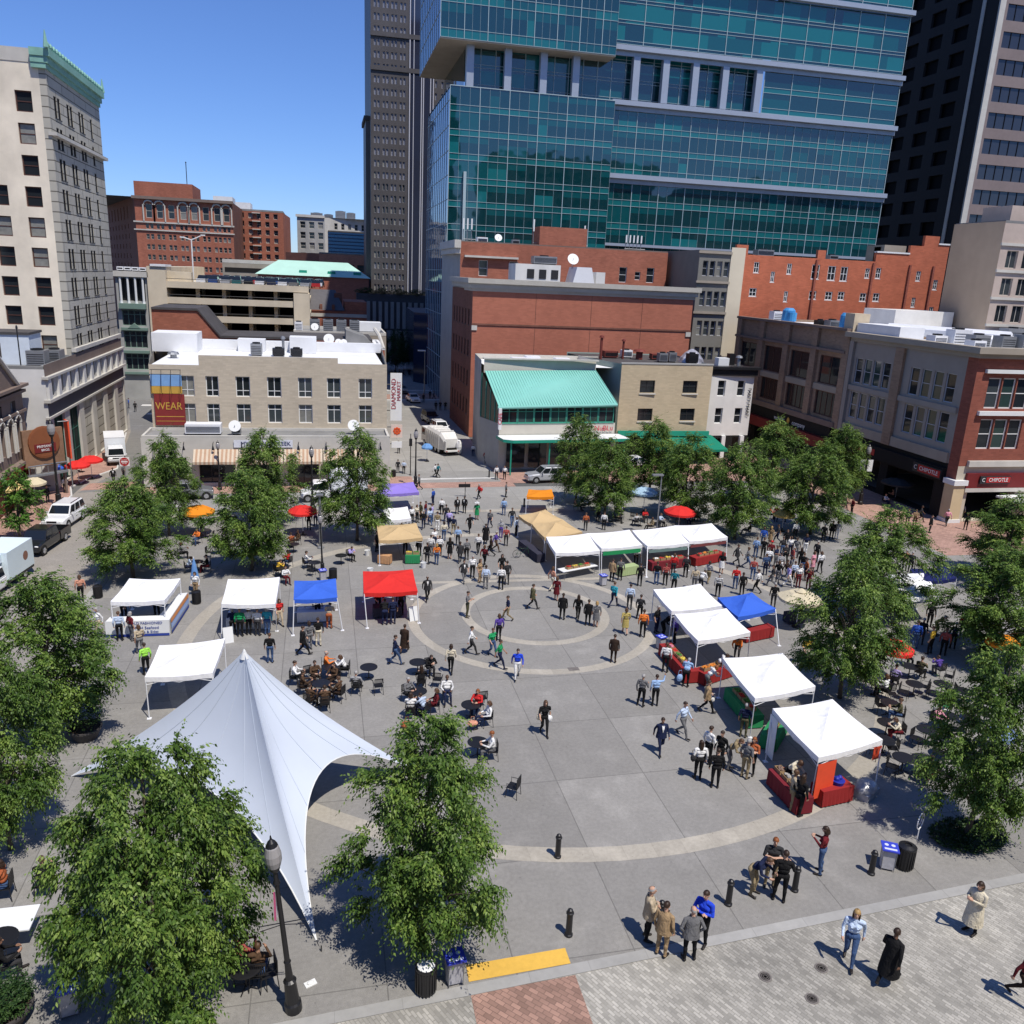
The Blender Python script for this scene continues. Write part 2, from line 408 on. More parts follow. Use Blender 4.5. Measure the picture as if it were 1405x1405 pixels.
# ------------------------------------------------------------------ setting: ground, roads, plaza
sheet('ground', [(-2500,-1500),(2500,-1500),(2500,3000),(-2500,3000)], -.03, MATS['city_ground'])
kb = lambda x: 18.08+.064*(x-2)                    # the near kerb line
sheet('road', [(-60,-30),(90,-30),(90,kb(90)-.2),(-60,kb(-60)-.2)], -.012, MATS['sett'])
PX0, PY1 = -13.4, 65.6
sheet('plaza', [(PX0,kb(PX0)),(46.2,kb(46.2)),(46.2,PY1),(PX0,PY1)], 0, MATS['plaza_concrete'])
k = MB(); k.prism([(-60,kb(-60)-.36),(90,kb(90)-.36),(90,kb(90)),(-60,kb(-60))], -.05, .012)
tag(k.build('kerb', MATS['kerb_stone']), kind='structure')
sheet('pavement', [(46.2,kb(46.2)),(75,kb(75)),(75,51),(46.2,51)], -.002, MATS['plaza_concrete'])
sheet('road', [(-20.4,-5),(PX0-.3,-5),(PX0-.3,78),(-18,130),(-28,140),(-22.5,100),(-20.4,82)], -.008, MATS['old_asphalt'])
sheet('street', [(-20.2,73.2),(-14.6,74.2),(-16.2,100),(-22.3,150),(-34,158),(-21.6,101),(-18.8,80)], -.004, MATS['dark_asphalt'])
k = MB(); k.box((PX0-.3,kb(PX0),-.05),(PX0,PY1,.012)); tag(k.build('kerb', MATS['kerb_stone']), kind='structure')
sheet('road', [(PX0-.3,PY1),(46.2,PY1),(46.2,73.6),(PX0-.3,73.6)], -.004, MATS['road_concrete'])
sheet('pavement', [(-15.6,72.2),(8.2,72.6),(8.2,78),(-15.6,78)], .0, MATS['sidewalk_brick'])
sheet('pavement', [(16.6,74.9),(46.2,74.9),(46.2,86),(16.6,84)], .0, MATS['sidewalk_brick'])
sheet('street', [(6.0,73.6),(16.6,73.6),(17.2,98),(19.6,131),(28,260),(16,300),(6.6,110)], -.002, MATS['road_concrete'])
sheet('crosswalk', [(4.6,73.2),(17.6,73.6),(17.6,75.6),(4.6,75.3)], .004, MATS['sidewalk_brick'])
sheet('stop_line', [(8.2,76.6),(16.2,76.9),(16.2,77.3),(8.2,77)], .004, MATS['road_paint'])
sheet('crosswalk', [(7.5,128),(20,130),(20.2,136),(7.5,133)], .004, MATS['sidewalk_brick'])
for y in (127, 137.5): sheet('stop_line', [(7.5,y),(20,y+1.2),(20,y+1.9),(7.5,y+.7)], .006, MATS['road_paint'])
sheet('pavement', [(-60,36),(-20.4,36),(-20.4,72.4),(-21.4,76),(-19,82),(-22.2,100),(-60,100)], .004, MATS['sidewalk_brick'])
k = MB(); k.tube([(-20.4,36,.0),(-20.4,72.2,.0),(-21.2,75,.0),(-20.6,78,0),(-19,82,.0),(-21.9,100,0)], .09, 6)
tag(k.build('kerb', MATS['road_paint']), kind='structure')
sheet('pavement', [(46.2,51),(75,51),(75,59.6),(53.2,59.6),(53.2,100),(46.2,90)], .0, MATS['sidewalk_brick'])
sheet('crosswalk', [(-20.2,74.0),(-14.8,74.6),(-14.9,77.2),(-20,76.4)], .0, MATS['sidewalk_brick'])
for i in range(4):
    a = G(208+i*9, 545+i*12); sheet('crosswalk_stripe', [(a.x-2.2,a.y),(a.x+1.4,a.y),(a.x+1.4,a.y+1.2),(a.x-2.2,a.y+1.2)], .006, MATS['road_paint'])
def ring(name, cx, cy, r0, r1, z, a0=0, a1=360, n=96):
    b = MB(); vs = []
    for i in range(n+1):
        a = R_(a0+(a1-a0)*i/n); vs += [(cx+r0*math.cos(a),cy+r0*math.sin(a),z),(cx+r1*math.cos(a),cy+r1*math.sin(a),z)]
    b.add(vs, [(2*i,2*i+1,2*i+3,2*i+2) for i in range(n)]); o = b.build(name, MATS['ring_stone']); tag(o, kind='structure')
ring('paving_ring', 11.95, 43.65, 3.83, 4.36, .004)
ring('paving_ring', 11.6, 43.1, 6.6, 7.16, .004)
ring('paving_ring', 10.9, 40.85, 17.8, 18.55, .004)
sheet('paving_band', [(PX0,65.2),(46.2,65.2),(46.2,65.9),(PX0,65.9)], .005, MATS['ring_stone'])
sheet('paving_band', [(4,49.2),(19,48.7),(19,49.1),(4,49.6)], .0045, MATS['ring_stone'])
sheet('tactile_strip', [(3.68,18.27),(6.68,18.4),(6.68,18.98),(3.70,18.86)], .016, MATS['tactile_yellow'])
sheet('crosswalk', [(3.66,10),(6.7,10),(6.7,18.0),(3.66,17.85)], -.006, MATS['paver_brick'])
# manhole covers
M('cast_iron', (.21,.19,.175), .7, .3, .2, 20)
mh = None
for i, (x, y) in enumerate([(1050,1340),(1127,1328),(1114,1370),(787,918)]):
    g = G(x, y)
    if i < 3:
        if mh is None:
            q = MB(); q.lathe([(.19,0),(.19,.014),(.165,.014),(.165,.010)], 20)
            for r in (.05,.1,.14): q.lathe([(r,.010),(r,.014),(r+.018,.014),(r+.018,.010)], 18)
            mh = q.mesh('manhole_cover', MATS['cast_iron'])
        o = inst('manhole_cover', mh, None, (g.x, g.y, -.01))
        tag(o, ['round iron cover in the pale setts, leftmost of the three', 'round iron cover in the pale setts beside the woman in light blue', 'round iron cover in the pale setts, nearest the bottom edge'][i], 'manhole cover', 'manhole covers in the road')
    else:
        q = MB(); q.box((-.28,-.18,0),(.28,.18,.008))
        for j in range(7): q.box((-.24+j*.075,-.15,.008),(-.21+j*.075,.15,.014))
        o = q.build('drain_grate', MATS['cast_iron'], None, (g.x,g.y,.004)); tag(o, 'dark iron drain grate set in the outer paving ring', 'drain')
# ------------------------------------------------------------------ wall materials
def brickm(n, c, bw=.5, bh=.16, cv=.12, var=.14, sc=.8, mortar=None, streak=.25, bump=.15):
    return M(n, c, .88, 0, var, sc, .2, brick=(bw,bh,.012,cv), mortar=mortar or tuple(min(1,x*.9+.02) for x in c), streak=streak, bump=bump)
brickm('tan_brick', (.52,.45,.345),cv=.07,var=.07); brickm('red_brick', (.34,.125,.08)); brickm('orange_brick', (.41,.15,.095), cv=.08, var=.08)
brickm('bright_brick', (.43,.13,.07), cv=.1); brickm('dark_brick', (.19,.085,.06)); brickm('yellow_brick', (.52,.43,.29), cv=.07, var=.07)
brickm('corner_brick', (.26,.085,.058)); brickm('brown_brick', (.29,.205,.145))
brickm('cream_block', (.60,.565,.50), 1.2,.5,.03,.18,.5); M('rustic_stone', (.44,.42,.36), .88, 0, .1, .6, .2, brick=(4.,.84,.05,.05), mortar=(.13,.12,.10), bump=.4)
M('cream_render', (.78,.70,.56), .9, 0, .2, .4, streak=.3); M('white_render', (.66,.65,.62), .85, 0, .12, .6, streak=.3)
M('grey_stone', (.36,.36,.345), .85, 0, .14, .7, streak=.3); M('pale_stone', (.52,.50,.45), .85, 0, .12, .8, streak=.3)
M('taupe_stone', (.33,.29,.235), .85, 0, .12, .7, streak=.3); M('slate_band', (.085,.085,.10), .7, 0, .1, 1)
M('white_roof', (.74,.75,.76), .6, 0, .1, .6); M('dark_roof', (.07,.065,.065), .85, 0, .3, .8); M('grey_roof', (.22,.22,.215), .85, 0, .25, .7)
M('copper_green', (.22,.42,.345), .65, 0, .16, 1.5); M('mint_roof', (.42,.66,.56), .6, 0, .1, .3)
M('teal_roof', (.20,.50,.43), .45, .0, .07, .5, .4); M('green_paint', (.02,.30,.20), .5, 0, .08, 1); M('sage_paint', (.16,.24,.20), .6, 0, .1, 1)
M('brown_stone', (.20,.15,.125), .85, 0, .15, .8); M('tan_concrete', (.60,.52,.39), .88, 0, .14, .5, streak=.3); M('slate_tile', (.10,.095,.10), .7, 0, .15, 2)
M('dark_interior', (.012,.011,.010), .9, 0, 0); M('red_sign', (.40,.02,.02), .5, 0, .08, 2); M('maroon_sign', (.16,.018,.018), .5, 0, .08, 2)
M('granite_dark', (.082,.076,.078), .5, 0, .15, 1.5, .4); M('pink_stone', (.47,.385,.33), .7, 0, .1, 1.2); M('granite_pink', (.23,.18,.165), .6, 0, .1, 1.2); M('shaded_tower', (.026,.025,.026), .7, 0, .1, 1, .15)  # last one: tower wall with shade painted in as near black
M('louvre', (.33,.30,.27), .7, 0, .12, 2); M('tan_render', (.46,.35,.245), .9, 0, .12, .3, streak=.25); M('beige_trim', (.55,.46,.33), .8, 0, .08, 2)
def glassm(n, c, r=.035, s=.6, ior=1.5):
    m = flat(n, c, r, s); N = m.node_tree.nodes; b_ = N['Principled BSDF']; b_.inputs['IOR'].default_value = ior; L = m.node_tree.links
    g = N.new('ShaderNodeNewGeometry'); nz = N.new('ShaderNodeTexNoise'); nz.inputs['Scale'].default_value = .45; nz.inputs['Detail'].default_value = 1; L.new(g.outputs['Position'], nz.inputs[0])
    bp = N.new('ShaderNodeBump'); bp.inputs['Strength'].default_value = .05; bp.inputs['Distance'].default_value = .3; L.new(nz.outputs[0], bp.inputs['Height']); L.new(bp.outputs[0], b_.inputs['Normal']); return m
glassm('tower_glass', (.003,.034,.040), .03, 1., 1.55); glassm('tower_glass_teal', (.009,.130,.138), .05, 1., 1.45); glassm('tower_glass_mid', (.004,.072,.080), .03, 1., 1.5); glassm('tower_glass_blue', (.012,.06,.14), .03, 1., 2.2)
M('ledge_metal', (.35,.39,.45), .4, .2, .04, 1); M('mullion', (.36,.45,.47), .5, .0, 0)
WP = MATS['white_paint']; BF = flat('brown_frame', (.09,.04,.03), .5); GF = M('stone_frame', (.5,.47,.41), .8, 0, .05); DF = flat('dark_frame', (.03,.03,.032), .5)
TF = flat('teal_frame', (.06,.30,.22), .5); GREYF = M('grey_frame', (.50,.515,.55), .6, 0, .05)
def roofbox(b, name, x0, y0, x1, y1, z, mat, par=.5, t=.3, pm=None):
    """flat roof with a parapet round it"""
    q = MB(); q.quad(b.P((x0,y0,z)), b.P((x1,y0,z)), b.P((x1,y1,z)), b.P((x0,y1,z)))
    o = q.build(name, mat, b.root)
    if par:
        p = MB()
        for a, c in (((x0,y0),(x1,y0+t)), ((x0,y1-t),(x1,y1)), ((x0,y0+t),(x0+t,y1-t)), ((x1-t,y0+t),(x1,y1-t))):
            p.box(b.P((a[0],a[1],z-.05)), b.P((c[0],c[1],z+par)))
        p.build('parapet', pm or mat, b.root)
    return o
def plain(b, x0, y0, x1, y1, z0, z1, m=0, skip=''):
    if 'f' not in skip: b.wall((x0,y0),(x1,y0),z0,z1,(),m)
    if 'r' not in skip: b.wall((x1,y0),(x1,y1),z0,z1,(),m)
    if 'b' not in skip: b.wall((x1,y1),(x0,y1),z0,z1,(),m)
    if 'l' not in skip: b.wall((x0,y1),(x0,y0),z0,z1,(),m)
def hvac(b, x, y, z, w, d, h, mat='grey_metal', name='rooftop_unit', fan=True):
    q = MB(); q.box((-w/2,-d/2,.12),(w/2,d/2,h)); q.box((-w/2+.1,-d/2+.1,0),(w/2-.1,d/2-.1,.12),1)
    for i in range(5): q.box((-w/2+.08,-d/2-.02,.25+i*(h-.4)/5),(w/2-.08,-d/2-.002,.25+i*(h-.4)/5+.05),1)
    if fan: q.lathe([(min(w,d)*.36,h),(min(w,d)*.36,h+.14),(min(w,d)*.3,h+.14),(min(w,d)*.3,h+.05)], 14, m=1)
    return q.build(name, [MATS[mat], MATS['black_metal']], b.root, b.P((x,y,z)))
def dish(b, x, y, z, r, name='satellite_dish'):
    q = MB(); q.tube([(0,0,0),(0,0,r*1.3)], .05, 8, 1)
    prof = [(r*t, r*.3*t*t) for t in (.05,.3,.55,.8,1)]
    rot = Matrix.Translation((0,-.1,r*1.5)) @ Matrix.Rotation(R_(65), 4, 'X')
    l = MB(); l.lathe(prof, 18, cap=True); q.add([rot @ Vector(v) for v in l.v], l.f)
    q.tube([(0,-.1,r*1.5),(0,-r*.8,r*1.75)], .03, 6, 1)
    return q.build(name, [WP, MATS['grey_metal']], b.root, b.P((x,y,z)))
def vent(b, x, y, z, h, r=.14, mat='grey_metal', name='vent_pipe'):
    q = MB(); q.tube([(0,0,0),(0,0,h)], r, 10); q.lathe([(r*1.9,h),(r*1.5,h+.2),(.02,h+.3)], 10); return q.build(name, MATS[mat], b.root, b.P((x,y,z)))

# ================================================================== left tower with green cornice
b = Bld('office_tower', 'tall cream tower with green copper cornice at the left edge', 'building', (-30,92,0))
rows = [31.1-2.52*i for i in range(9)]
xs = [onY(27,117,83.6).x, onY(2,345,83.6).x]; xs = [-24.1, -26.75, -30.6]
fw = [(x+60-.65, z-.55, 1.3, 1.65, (1,(.5,),.09,.07)) for x in xs for z in rows if not (x < xs[0]-1 and z > 25)]
b.fac((-60,83.6),(-22.75,83.6),0,34.4,fw,0,.2,fm=BF)
b.wall((-22.75,83.6),(-22.2,83.6),0,34.4,(),1)
sw = []
for i, z in enumerate(rows):
    for c in (2.5,6.4,10.3,14.0):
        for dx in ((-.85,.2) if c < 13 else (-.3,)): sw.append((c+dx-.05, z-.6, .78, 1.75))
MD = flat('window_matte',(.018,.018,.02),.6,.08)
b.fac((-22.2,83.6),(-22.2,101.5),0,34.4,sw,1,.07,style=(1,(.5,),.04,.04),fm=DF,gl=(MD,))
b.wall((-22.2,101.5),(-60,101.5),0,34.4,(),0)
b.done([MATS['cream_render'], MATS['rustic_stone']])
b.box('upper_wall',(-60,83.55,34.4),(-23.0,101.5,35.45),MATS['pale_stone'])
roofbox(b,'roof',-60,83.8,-22.4,101.4,35.5,MATS['dark_roof'],0)
q = MB()
for (z0,z1,e) in ((34.0,34.4,.15),(34.4,34.9,.32),(34.9,35.5,.55)):
    q.box(b.P((-23.2,83.3-e*.35,z0)), b.P((-22.2+e,101.5+e*.5,z1)))
q.build('cornice', MATS['copper_green'], b.root)
q = MB()
q.lathe([(.02,0),(.22,.08),(.34,.22),(.30,.36),(.16,.48),(.05,.56)], 8, sx=.5); cm0 = q.mesh('cresting', MATS['copper_green'])
for i in range(21): inst('cresting', cm0, b.root, b.P((-21.8,83.4+i*.9,35.5)))
q = MB(); q.tube([(0,0,0),(0,0,1.3)], [.22,.04], 6); cm0 = q.mesh('finial', MATS['copper_green'])
for y in (82.9,101.9): inst('finial', cm0, b.root, b.P((-21.8,y,35.5)))
for z in (29.0,): b.box('string_course',(-22.4,83.45,z-.14),(-21.75,101.7,z+.14),MATS['pale_stone'])
b.box('string_course',(-22.3,83.45,10.6),(-21.9,101.7,10.95),MATS['pale_stone'])
# classical base block
b = Bld('bank_annex', 'low stone block with tall dark window bays below the cream tower', 'building', (-28,84,0))
tall = [(1.2+i*4.6, .15, 3.1, 5.75, (2,(.33,.66),.09,.07)) for i in range(6)]
slot = [(1.0+i*2.66, 7.75, 1.15, 1.6, (1,(.5,),.06,.05)) for i in range(10)]
b.fac((-22.0,74.1),(-22.0,101.7),0,6.15,tall,0,.25,fm=flat('green_frame',(.02,.10,.075),.5),gl=(M('window_matte_green',(.012,.03,.026),.6,0,.2,1,.08),))
b.fac((-22.0,74.1),(-22.0,101.7),7.45,9.35,slot,0,.16,fm=DF,gl=(MD,))
b.wall((-22.0,74.1),(-22.0,101.7),9.35,10.45,(),2); b.wall((-22.0,74.1),(-22.0,101.7),6.15,7.45,(),3)
b.wall((-27.2,74.1),(-22.0,74.1),0,10.1,(),1); b.wall((-27.2,83.5),(-27.2,74.1),0,10.1,(),1)
b.done([MATS['pale_stone'], MATS['white_render'], MATS['brown_stone'], MATS['slate_band']])
roofbox(b,'roof',-27.2,74.15,-22.05,83.5,10.0,MATS['grey_roof'],.35)
for z0,z1,e in ((7.38,7.62,.3),(9.3,9.5,.3),(6.02,6.2,.15)): b.box('ledge',(-22.2,73.9,z0),(-22.0+e,101.8,z1),MATS['pale_stone'])
for i in range(11): b.box('pier',(-22.0,74.2+i*2.66,7.62),(-21.78,74.95+i*2.66,9.3),MATS['white_render'])
q = MB(); q.box((-2.3,0,0),(1.6,3.2,2.5)); q.box((-2.45,-.1,2.5),(1.7,3.3,2.7),1); q.box((-1.6,-.03,.6),(-.6,.002,1.8),1)
q.build('roof_shed', [M('blue_white',(.60,.66,.72),.7,0,.08), MATS['dark_roof']], b.root, b.P((-25.6,77.8,10.02)))
hvac(b,-23.4,77.6,10.0,1.4,1.4,1.3); hvac(b,-22.9,80.5,10.0,1.2,1.6,1.1)
vent(b,-24,75.2,10.0,3.2,.05,'black_metal','mast')
# victorian
b = Bld('brick_building', 'ornate brown stone building with arched windows and a gable at the left edge', 'building', (-30,66,0))
X = -23.6
hol = [(2.0+i*1.75,4.1,.95,2.1,(1,(.45,),.1,.06)) for i in range(7)]+[(3.1+i*3.0,6.95,1.1,1.0,(2,(),.1,.06)) for i in range(4)]
b.fac((X,58.5),(X,73.4),3.0,9.0,hol,0,.3,fm=GF,gl=(GLS[0],GLS[1]))
b.fac((X,58.5),(X,73.4),0,3.0,[(1.2+i*3.6,.2,2.6,2.3,(3,(.7,),.1,.07)) for i in range(4)],1,.3,fm=flat('maroon_frame',(.12,.02,.02),.5),gl=(GLS[0],))
b.wall((-40,58.5),(X,58.5),0,9,(),0); b.wall((X,73.4),(-40,73.4),0,9,(),0)
b.done([MATS['brown_stone'], MATS['maroon_sign']])
q = MB()
for i in range(7):
    c = 58.5+2.475+i*1.75
    pts = [(X+.1, c+.62*math.cos(a), 6.2+.62*math.sin(a)) for a in [PI*j/8 for j in range(9)]]
    q.tube([b.P(p) for p in pts], .12, 6); q.tube([b.P((X+.08,c-.62,4.0)), b.P((X+.08,c-.62,6.2))], .1, 6); q.tube([b.P((X+.08,c+.62,4.0)), b.P((X+.08,c+.62,6.2))], .1, 6)
    q.ball(b.P((X+.1,c,7.0)), .16)
q.build('window_arch', MATS['pale_stone'], b.root)
q = MB()
for z,e in ((3.0,.5),(6.85,.2),(8.4,.3),(8.9,.55)): q.box(b.P((X-.2,58.4,z)), b.P((X+e,73.5,z+.22)))
q.build('cornice', MATS['brown_stone'], b.root)
q = MB(); q.add([b.P(p) for p in ((X+.2,63,9.1),(X+.2,71.8,9.1),(X+.2,67.4,12.2),(X-9,63,9.1),(X-9,71.8,9.1),(X-9,67.4,12.2))], [(0,1,2),(1,4,5,2),(0,2,5,3),(3,5,4)])
q.tube([b.P((X+.25,62.8,9.1)),b.P((X+.25,67.4,12.35)),b.P((X+.25,72,9.1))], .2, 6, 1)
q.build('gable', [MATS['brown_stone'], MATS['pale_stone']], b.root)
roofbox(b,'roof',-40,58.6,X-.1,73.3,9.05,MATS['dark_roof'],0)
b.box('fascia',(X+.05,58.6,2.55),(X+.35,73.3,2.98),MATS['red_sign'])
# sign building and its hanging banner
s = thing('shop_sign','big wooden sign board with a round brown emblem over a shop front','sign',(-22.0,72.2,0),R_(-46))
q = MB(); q.box((-.15,-1.7,2.6),(.1,1.5,5.6)); q.build('board', M('sign_wood',(.26,.15,.09),.8,0,.2,3), s)
q = MB(); q.lathe([(1.25,0),(1.25,.14),(1.1,.16)], 20); o = q.build('emblem', M('sign_brown',(.22,.075,.03),.6,0,.1), s, (.1,-.1,4.55)); o.rotation_euler = (0,PI/2,0); o.scale = (1.05,1,1)
q = MB(); q.box((.24,-.95,3.75),(.3,.75,4.45)); q.build('name_plate', MATS['maroon_sign'], s)
text('PRIMANTI', .3, WP, s, (.31,-.1,4.23), (PI/2,0,PI/2)); text('BROS.', .26, WP, s, (.31,-.1,3.93), (PI/2,0,PI/2))
q = MB()
for i in range(7): q.tube([(.35,-1.6+i*.5,2.0),(.35,-1.6+i*.5,2.75)], .03, 5)
q.tube([(.35,-1.65,2.0),(.35,1.5,2.0)], .05, 6); q.tube([(.35,-1.65,2.75),(.35,1.5,2.75)], .05, 6); q.box((-.15,-1.7,1.85),(.4,1.5,2.0))
q.build('railing', MATS['grey_metal'], s)
for y in (-1.6,1.4): q = MB(); q.box((-.1,y-.08,0),(.1,y+.08,2.0)); q.build('post', MATS['brown_stone'], s)
o = MB(); o.box((-.06,-.5,2.7),(.06,.5,5.9)); o.tube([(0,-.5,5.9),(-.8,-.5,5.9)],.04,6,1); o.tube([(0,0,0),(0,0,2.7)],.05,6,1)
o = o.build('banner', [M('orange_banner',(.75,.09,.03),.6,0,.08), MATS['grey_metal']], None, (-20.9,74.6,0), .55)
tag(o,'tall orange red banner hanging beside the brown sign board','banner')

# ================================================================== beige three storey block
b = Bld('shop_building', 'beige brick three storey block with white roof facing the square', 'building', (-4.5,84,0))
hol = []
for i, x in enumerate([-11.9,-9.75,-7.1,-4.35,-1.6,1.0,3.9]):
    w = 1.25 if i not in (1,) else 1.1
    hol += [(x+15-w/2, 7.35, w, 1.85, (2,(.3,),.08,.06)), (x+15-w/2, 4.95, w, 1.75, (2,(.72,),.08,.06))]
b.fac((-15,79),(5.9,79),4.3,10.15,hol,0,.2,fm=WP,gl=(GLS[0],GLS[1],GLS[2],GLS[0]))
b.wall((-10.8,79),(1.4,79),10.15,11.0,(),0); b.wall((1.4,79),(5.9,79),10.15,10.55,(),0)
b.wall((1.4,79),(1.4,79.4),10.55,11.0,(),0); b.wall((1.4,79.4),(-10.8,79.4),10.15,11.0,(),0); b.wall((-10.8,79.4),(-10.8,79),10.15,11.0,(),0)
b.wall((5.9,79),(6.6,97),0,10.55,(),0); b.wall((6.6,97),(-17.6,97),0,10.1,(),0); b.wall((-17.6,97),(-15,79),0,10.15,(),0)
dr = [(1.2,.0,2.4,2.6,(3,(.75,),.08,.06)),(4.6,.3,3.0,2.3,(3,(.75,),.08,.06)),(8.4,.3,3.0,2.3,(3,(.75,),.08,.06)),(12.2,.0,2.6,2.6,(2,(.75,),.08,.06)),(15.6,.3,3.6,2.3,(3,(.75,),.08,.06))]
b.fac((-15.3,74.9),(5.9,74.9),0,4.35,dr,1,.3,fm=DF,gl=(GLS[0],))
b.wall((5.9,74.9),(5.9,79),0,4.35,(),1); b.wall((-15,79),(-15.3,74.9),0,4.35,(),1)
b.done([MATS['tan_brick'], MATS['pale_stone']])
roofbox(b,'roof',-15,79.45,5.85,96.9,10.0,MATS['white_roof'],0)
roofbox(b,'lower_roof',-15.25,75,5.85,78.95,4.3,MATS['grey_roof'],.22,.2,MATS['pale_stone'])
q = MB()
q.box(b.P((-17,96,10.02)),b.P((6.5,97,11.0))); q.box(b.P((-17.0,92,10.02)),b.P((-12.6,96,11.9))); q.box(b.P((-3.4,93.5,10.02)),b.P((-.6,96,11.7)))
q.box(b.P((-8.8,94.2,10.02)),b.P((-6,96,11.3)))
q.build('roof_housing', MATS['white_roof'], b.root)
for x,y in ((-4.4,90),(-2.6,90)): hvac(b,x,y,10.02,1.2,1.0,.8,'black_metal')
vent(b,-4,92,10.02,1.6); vent(b,-14,86,10.02,.35,.3); hvac(b,-6.6,90.2,10.02,1.1,1.1,1.2)
hvac(b,-10.4,77.0,4.32,3.0,1.3,.95,'white_metal',fan=False); hvac(b,-7.6,76.6,4.32,.8,.6,.6)
dish(b,-7.7,76.5,4.32,.52); dish(b,2.7,77.2,4.32,.52)
q = MB()
for (u,v,w,h,_) in dr[1:]:
    x0 = -15.3+u-.35; x1 = x0+w+.7; n = int((x1-x0)/.17)
    for i in range(n):
        a = x0+(x1-x0)*i/n; c = x0+(x1-x0)*(i+1)/n
        q.quad(b.P((a,74.85,3.35)),b.P((a,73.75,2.45)),b.P((c,73.75,2.45)),b.P((c,74.85,3.35)), i%2)
        q.quad(b.P((a,73.75,2.45)),b.P((a,73.75,2.22)),b.P((c,73.75,2.22)),b.P((c,73.75,2.45)), i%2)
    q.build('awning', [cloth('awning_cream',(.66,.56,.43),.2), cloth('awning_rust',(.50,.33,.22),.2)], b.root); q = MB()
q = MB()
for i in range(9):
    x = -14.2+i*2.4; q.tube([b.P((x,74.85,4.0)),b.P((x,74.4,3.9)),b.P((x,74.4,3.65))],.03,5); q.lathe([(.04,.25),(.1,.0),(.13,-.12)],8,b.P((x,74.4,3.5)))
q.build('wall_lamp', MATS['black_metal'], b.root)
o = thing('banner','white banner with dark blue hand lettering on the beige shop front','banner',(-5.1,74.78,3.85)); q = MB(); q.box((-2.6,-.02,-.33),(2.4,.02,.33)); q.build('cloth_panel', cloth('banner_white',(.72,.74,.8),.1), o)
text('MY BIG FAT GREEK', .5, flat('navy_ink',(.02,.03,.12)), o, (.1,-.04,0), (PI/2,0,0), sx=1.0)
# painted wall sign
o = thing('billboard','painted billboard reading WEAR on a dark red panel, blue and gold above','sign',(-13.4,78.9,0))
q = MB(); q.box((-1.3,-.1,4.75),(1.25,-.02,7.55)); q.build('red_panel', M('wear_red',(.23,.03,.028),.6,0,.1,2), o)
q = MB(); q.box((-1.5,-.1,7.6),(1.1,-.02,8.25)); q.build('gold_panel', M('wear_gold',(.55,.33,.06),.6,0,.1,2), o)
q = MB(); q.box((-1.5,-.1,8.27),(1.1,-.02,9.25)); q.build('blue_panel', M('wear_blue',(.20,.38,.66),.6,0,.12,2), o)
text('WEAR', .95, MATS['wear_gold'], o, (-.1,-.12,6.45), (PI/2,0,0), sx=.85)
q = MB()
for i in range(4):
    x = -1.35+i*.8; q.tube([(x,-.1,7.6),(x,-.6,7.75),(x,-.6,8.4),(x,-.15,9.7)],.025,5)
q.tube([(-1.5,-.12,9.72),(1.1,-.12,9.72)],.03,5); q.box((-1.2,-.11,5.5),(1.15,-.10,5.56),1); q.box((-1.2,-.11,5.1),(1.15,-.10,5.14),1)
q.build('lamp_bracket', [MATS['black_metal'], MATS['wear_gold']], o)
# blade signs on the street corner
o = thing('blade_sign','white vertical sign with dark red letters on the beige corner','sign',(6.9,80.5,0))
q = MB(); q.box((-.55,-.06,5.0),(.55,.06,9.6)); q.build('panel', WP, o); t = M('sign_red',(.33,.02,.03),.5,0,0)
text('DIAMOND', .62, t, o, (-.22,-.08,7.6), (PI/2,-PI/2,0)); text('MARKET', .5, t, o, (.27,-.08,7.9), (PI/2,-PI/2,0))
q = MB(); q.tube([(-1,.0,8.5),(-.5,0,8.5)],.05,6); q.tube([(-1,.0,6),(-.5,0,6)],.05,6); q.build('bracket', MATS['black_metal'], o)
o = thing('square_sign','square pale sign with an orange flower emblem on the beige corner','sign',(6.75,77.6,0))
q = MB(); q.box((-.55,-.05,3.9),(.5,.05,5.1)); q.build('panel', M('sign_peach',(.70,.55,.46),.6,0,.05), o)
q = MB()
for k in range(8): q.ball((.26*math.cos(k*PI/4),-.07,4.52+.26*math.sin(k*PI/4)),(.12,.03,.12),8)
q.ball((0,-.08,4.52),(.13,.03,.13),8); q.build('emblem', M('sign_orange',(.65,.09,.02),.5,0,0), o)
q = MB(); q.box((-.5,-.05,2.9),(.48,.05,3.5)); q.build('lower_panel', WP, o)
q = MB(); q.tube([(-.9,.0,4.9),(-.5,0,4.9)],.05,6); q.tube([(-.9,.0,3.3),(-.5,0,3.3)],.05,6); q.build('bracket', MATS['black_metal'], o)

# ================================================================== behind the beige block
b = Bld('gable_building', 'plain red brick party wall with sloping coping behind the white roof', 'building', (-12,106,0))
q = b.w; Y0 = 104
poly = [(-19,0),(6,0),(6,10.6),(-11.6,10.6),(-14.0,13.6),(-19,13.6)]
q.add([b.P((x,Y0,z)) for x,z in poly], [tuple(range(6))]); q.add([b.P((x,Y0+9,z)) for x,z in poly], [tuple(reversed(range(6)))])
b.wall((-19,Y0+9),(-19,Y0),0,13.6); b.done([MATS['red_brick']])
q = MB()
for (x0,z0),(x1,z1) in (((-19,13.6),(-14,13.6)),((-14,13.6),(-11.6,10.6)),((-11.6,10.6),(6,10.6))):
    q.add([b.P(p) for p in ((x0,Y0-.15,z0),(x1,Y0-.15,z1),(x1,Y0+9,z1),(x0,Y0+9,z0),(x0,Y0-.15,z0+.25),(x1,Y0-.15,z1+.25),(x1,Y0+9,z1+.25),(x0,Y0+9,z0+.25))], [(3,2,1,0),(4,5,6,7),(0,1,5,4),(1,2,6,5),(2,3,7,6),(3,0,4,7)])
q.build('roof', MATS['dark_roof'], b.root)
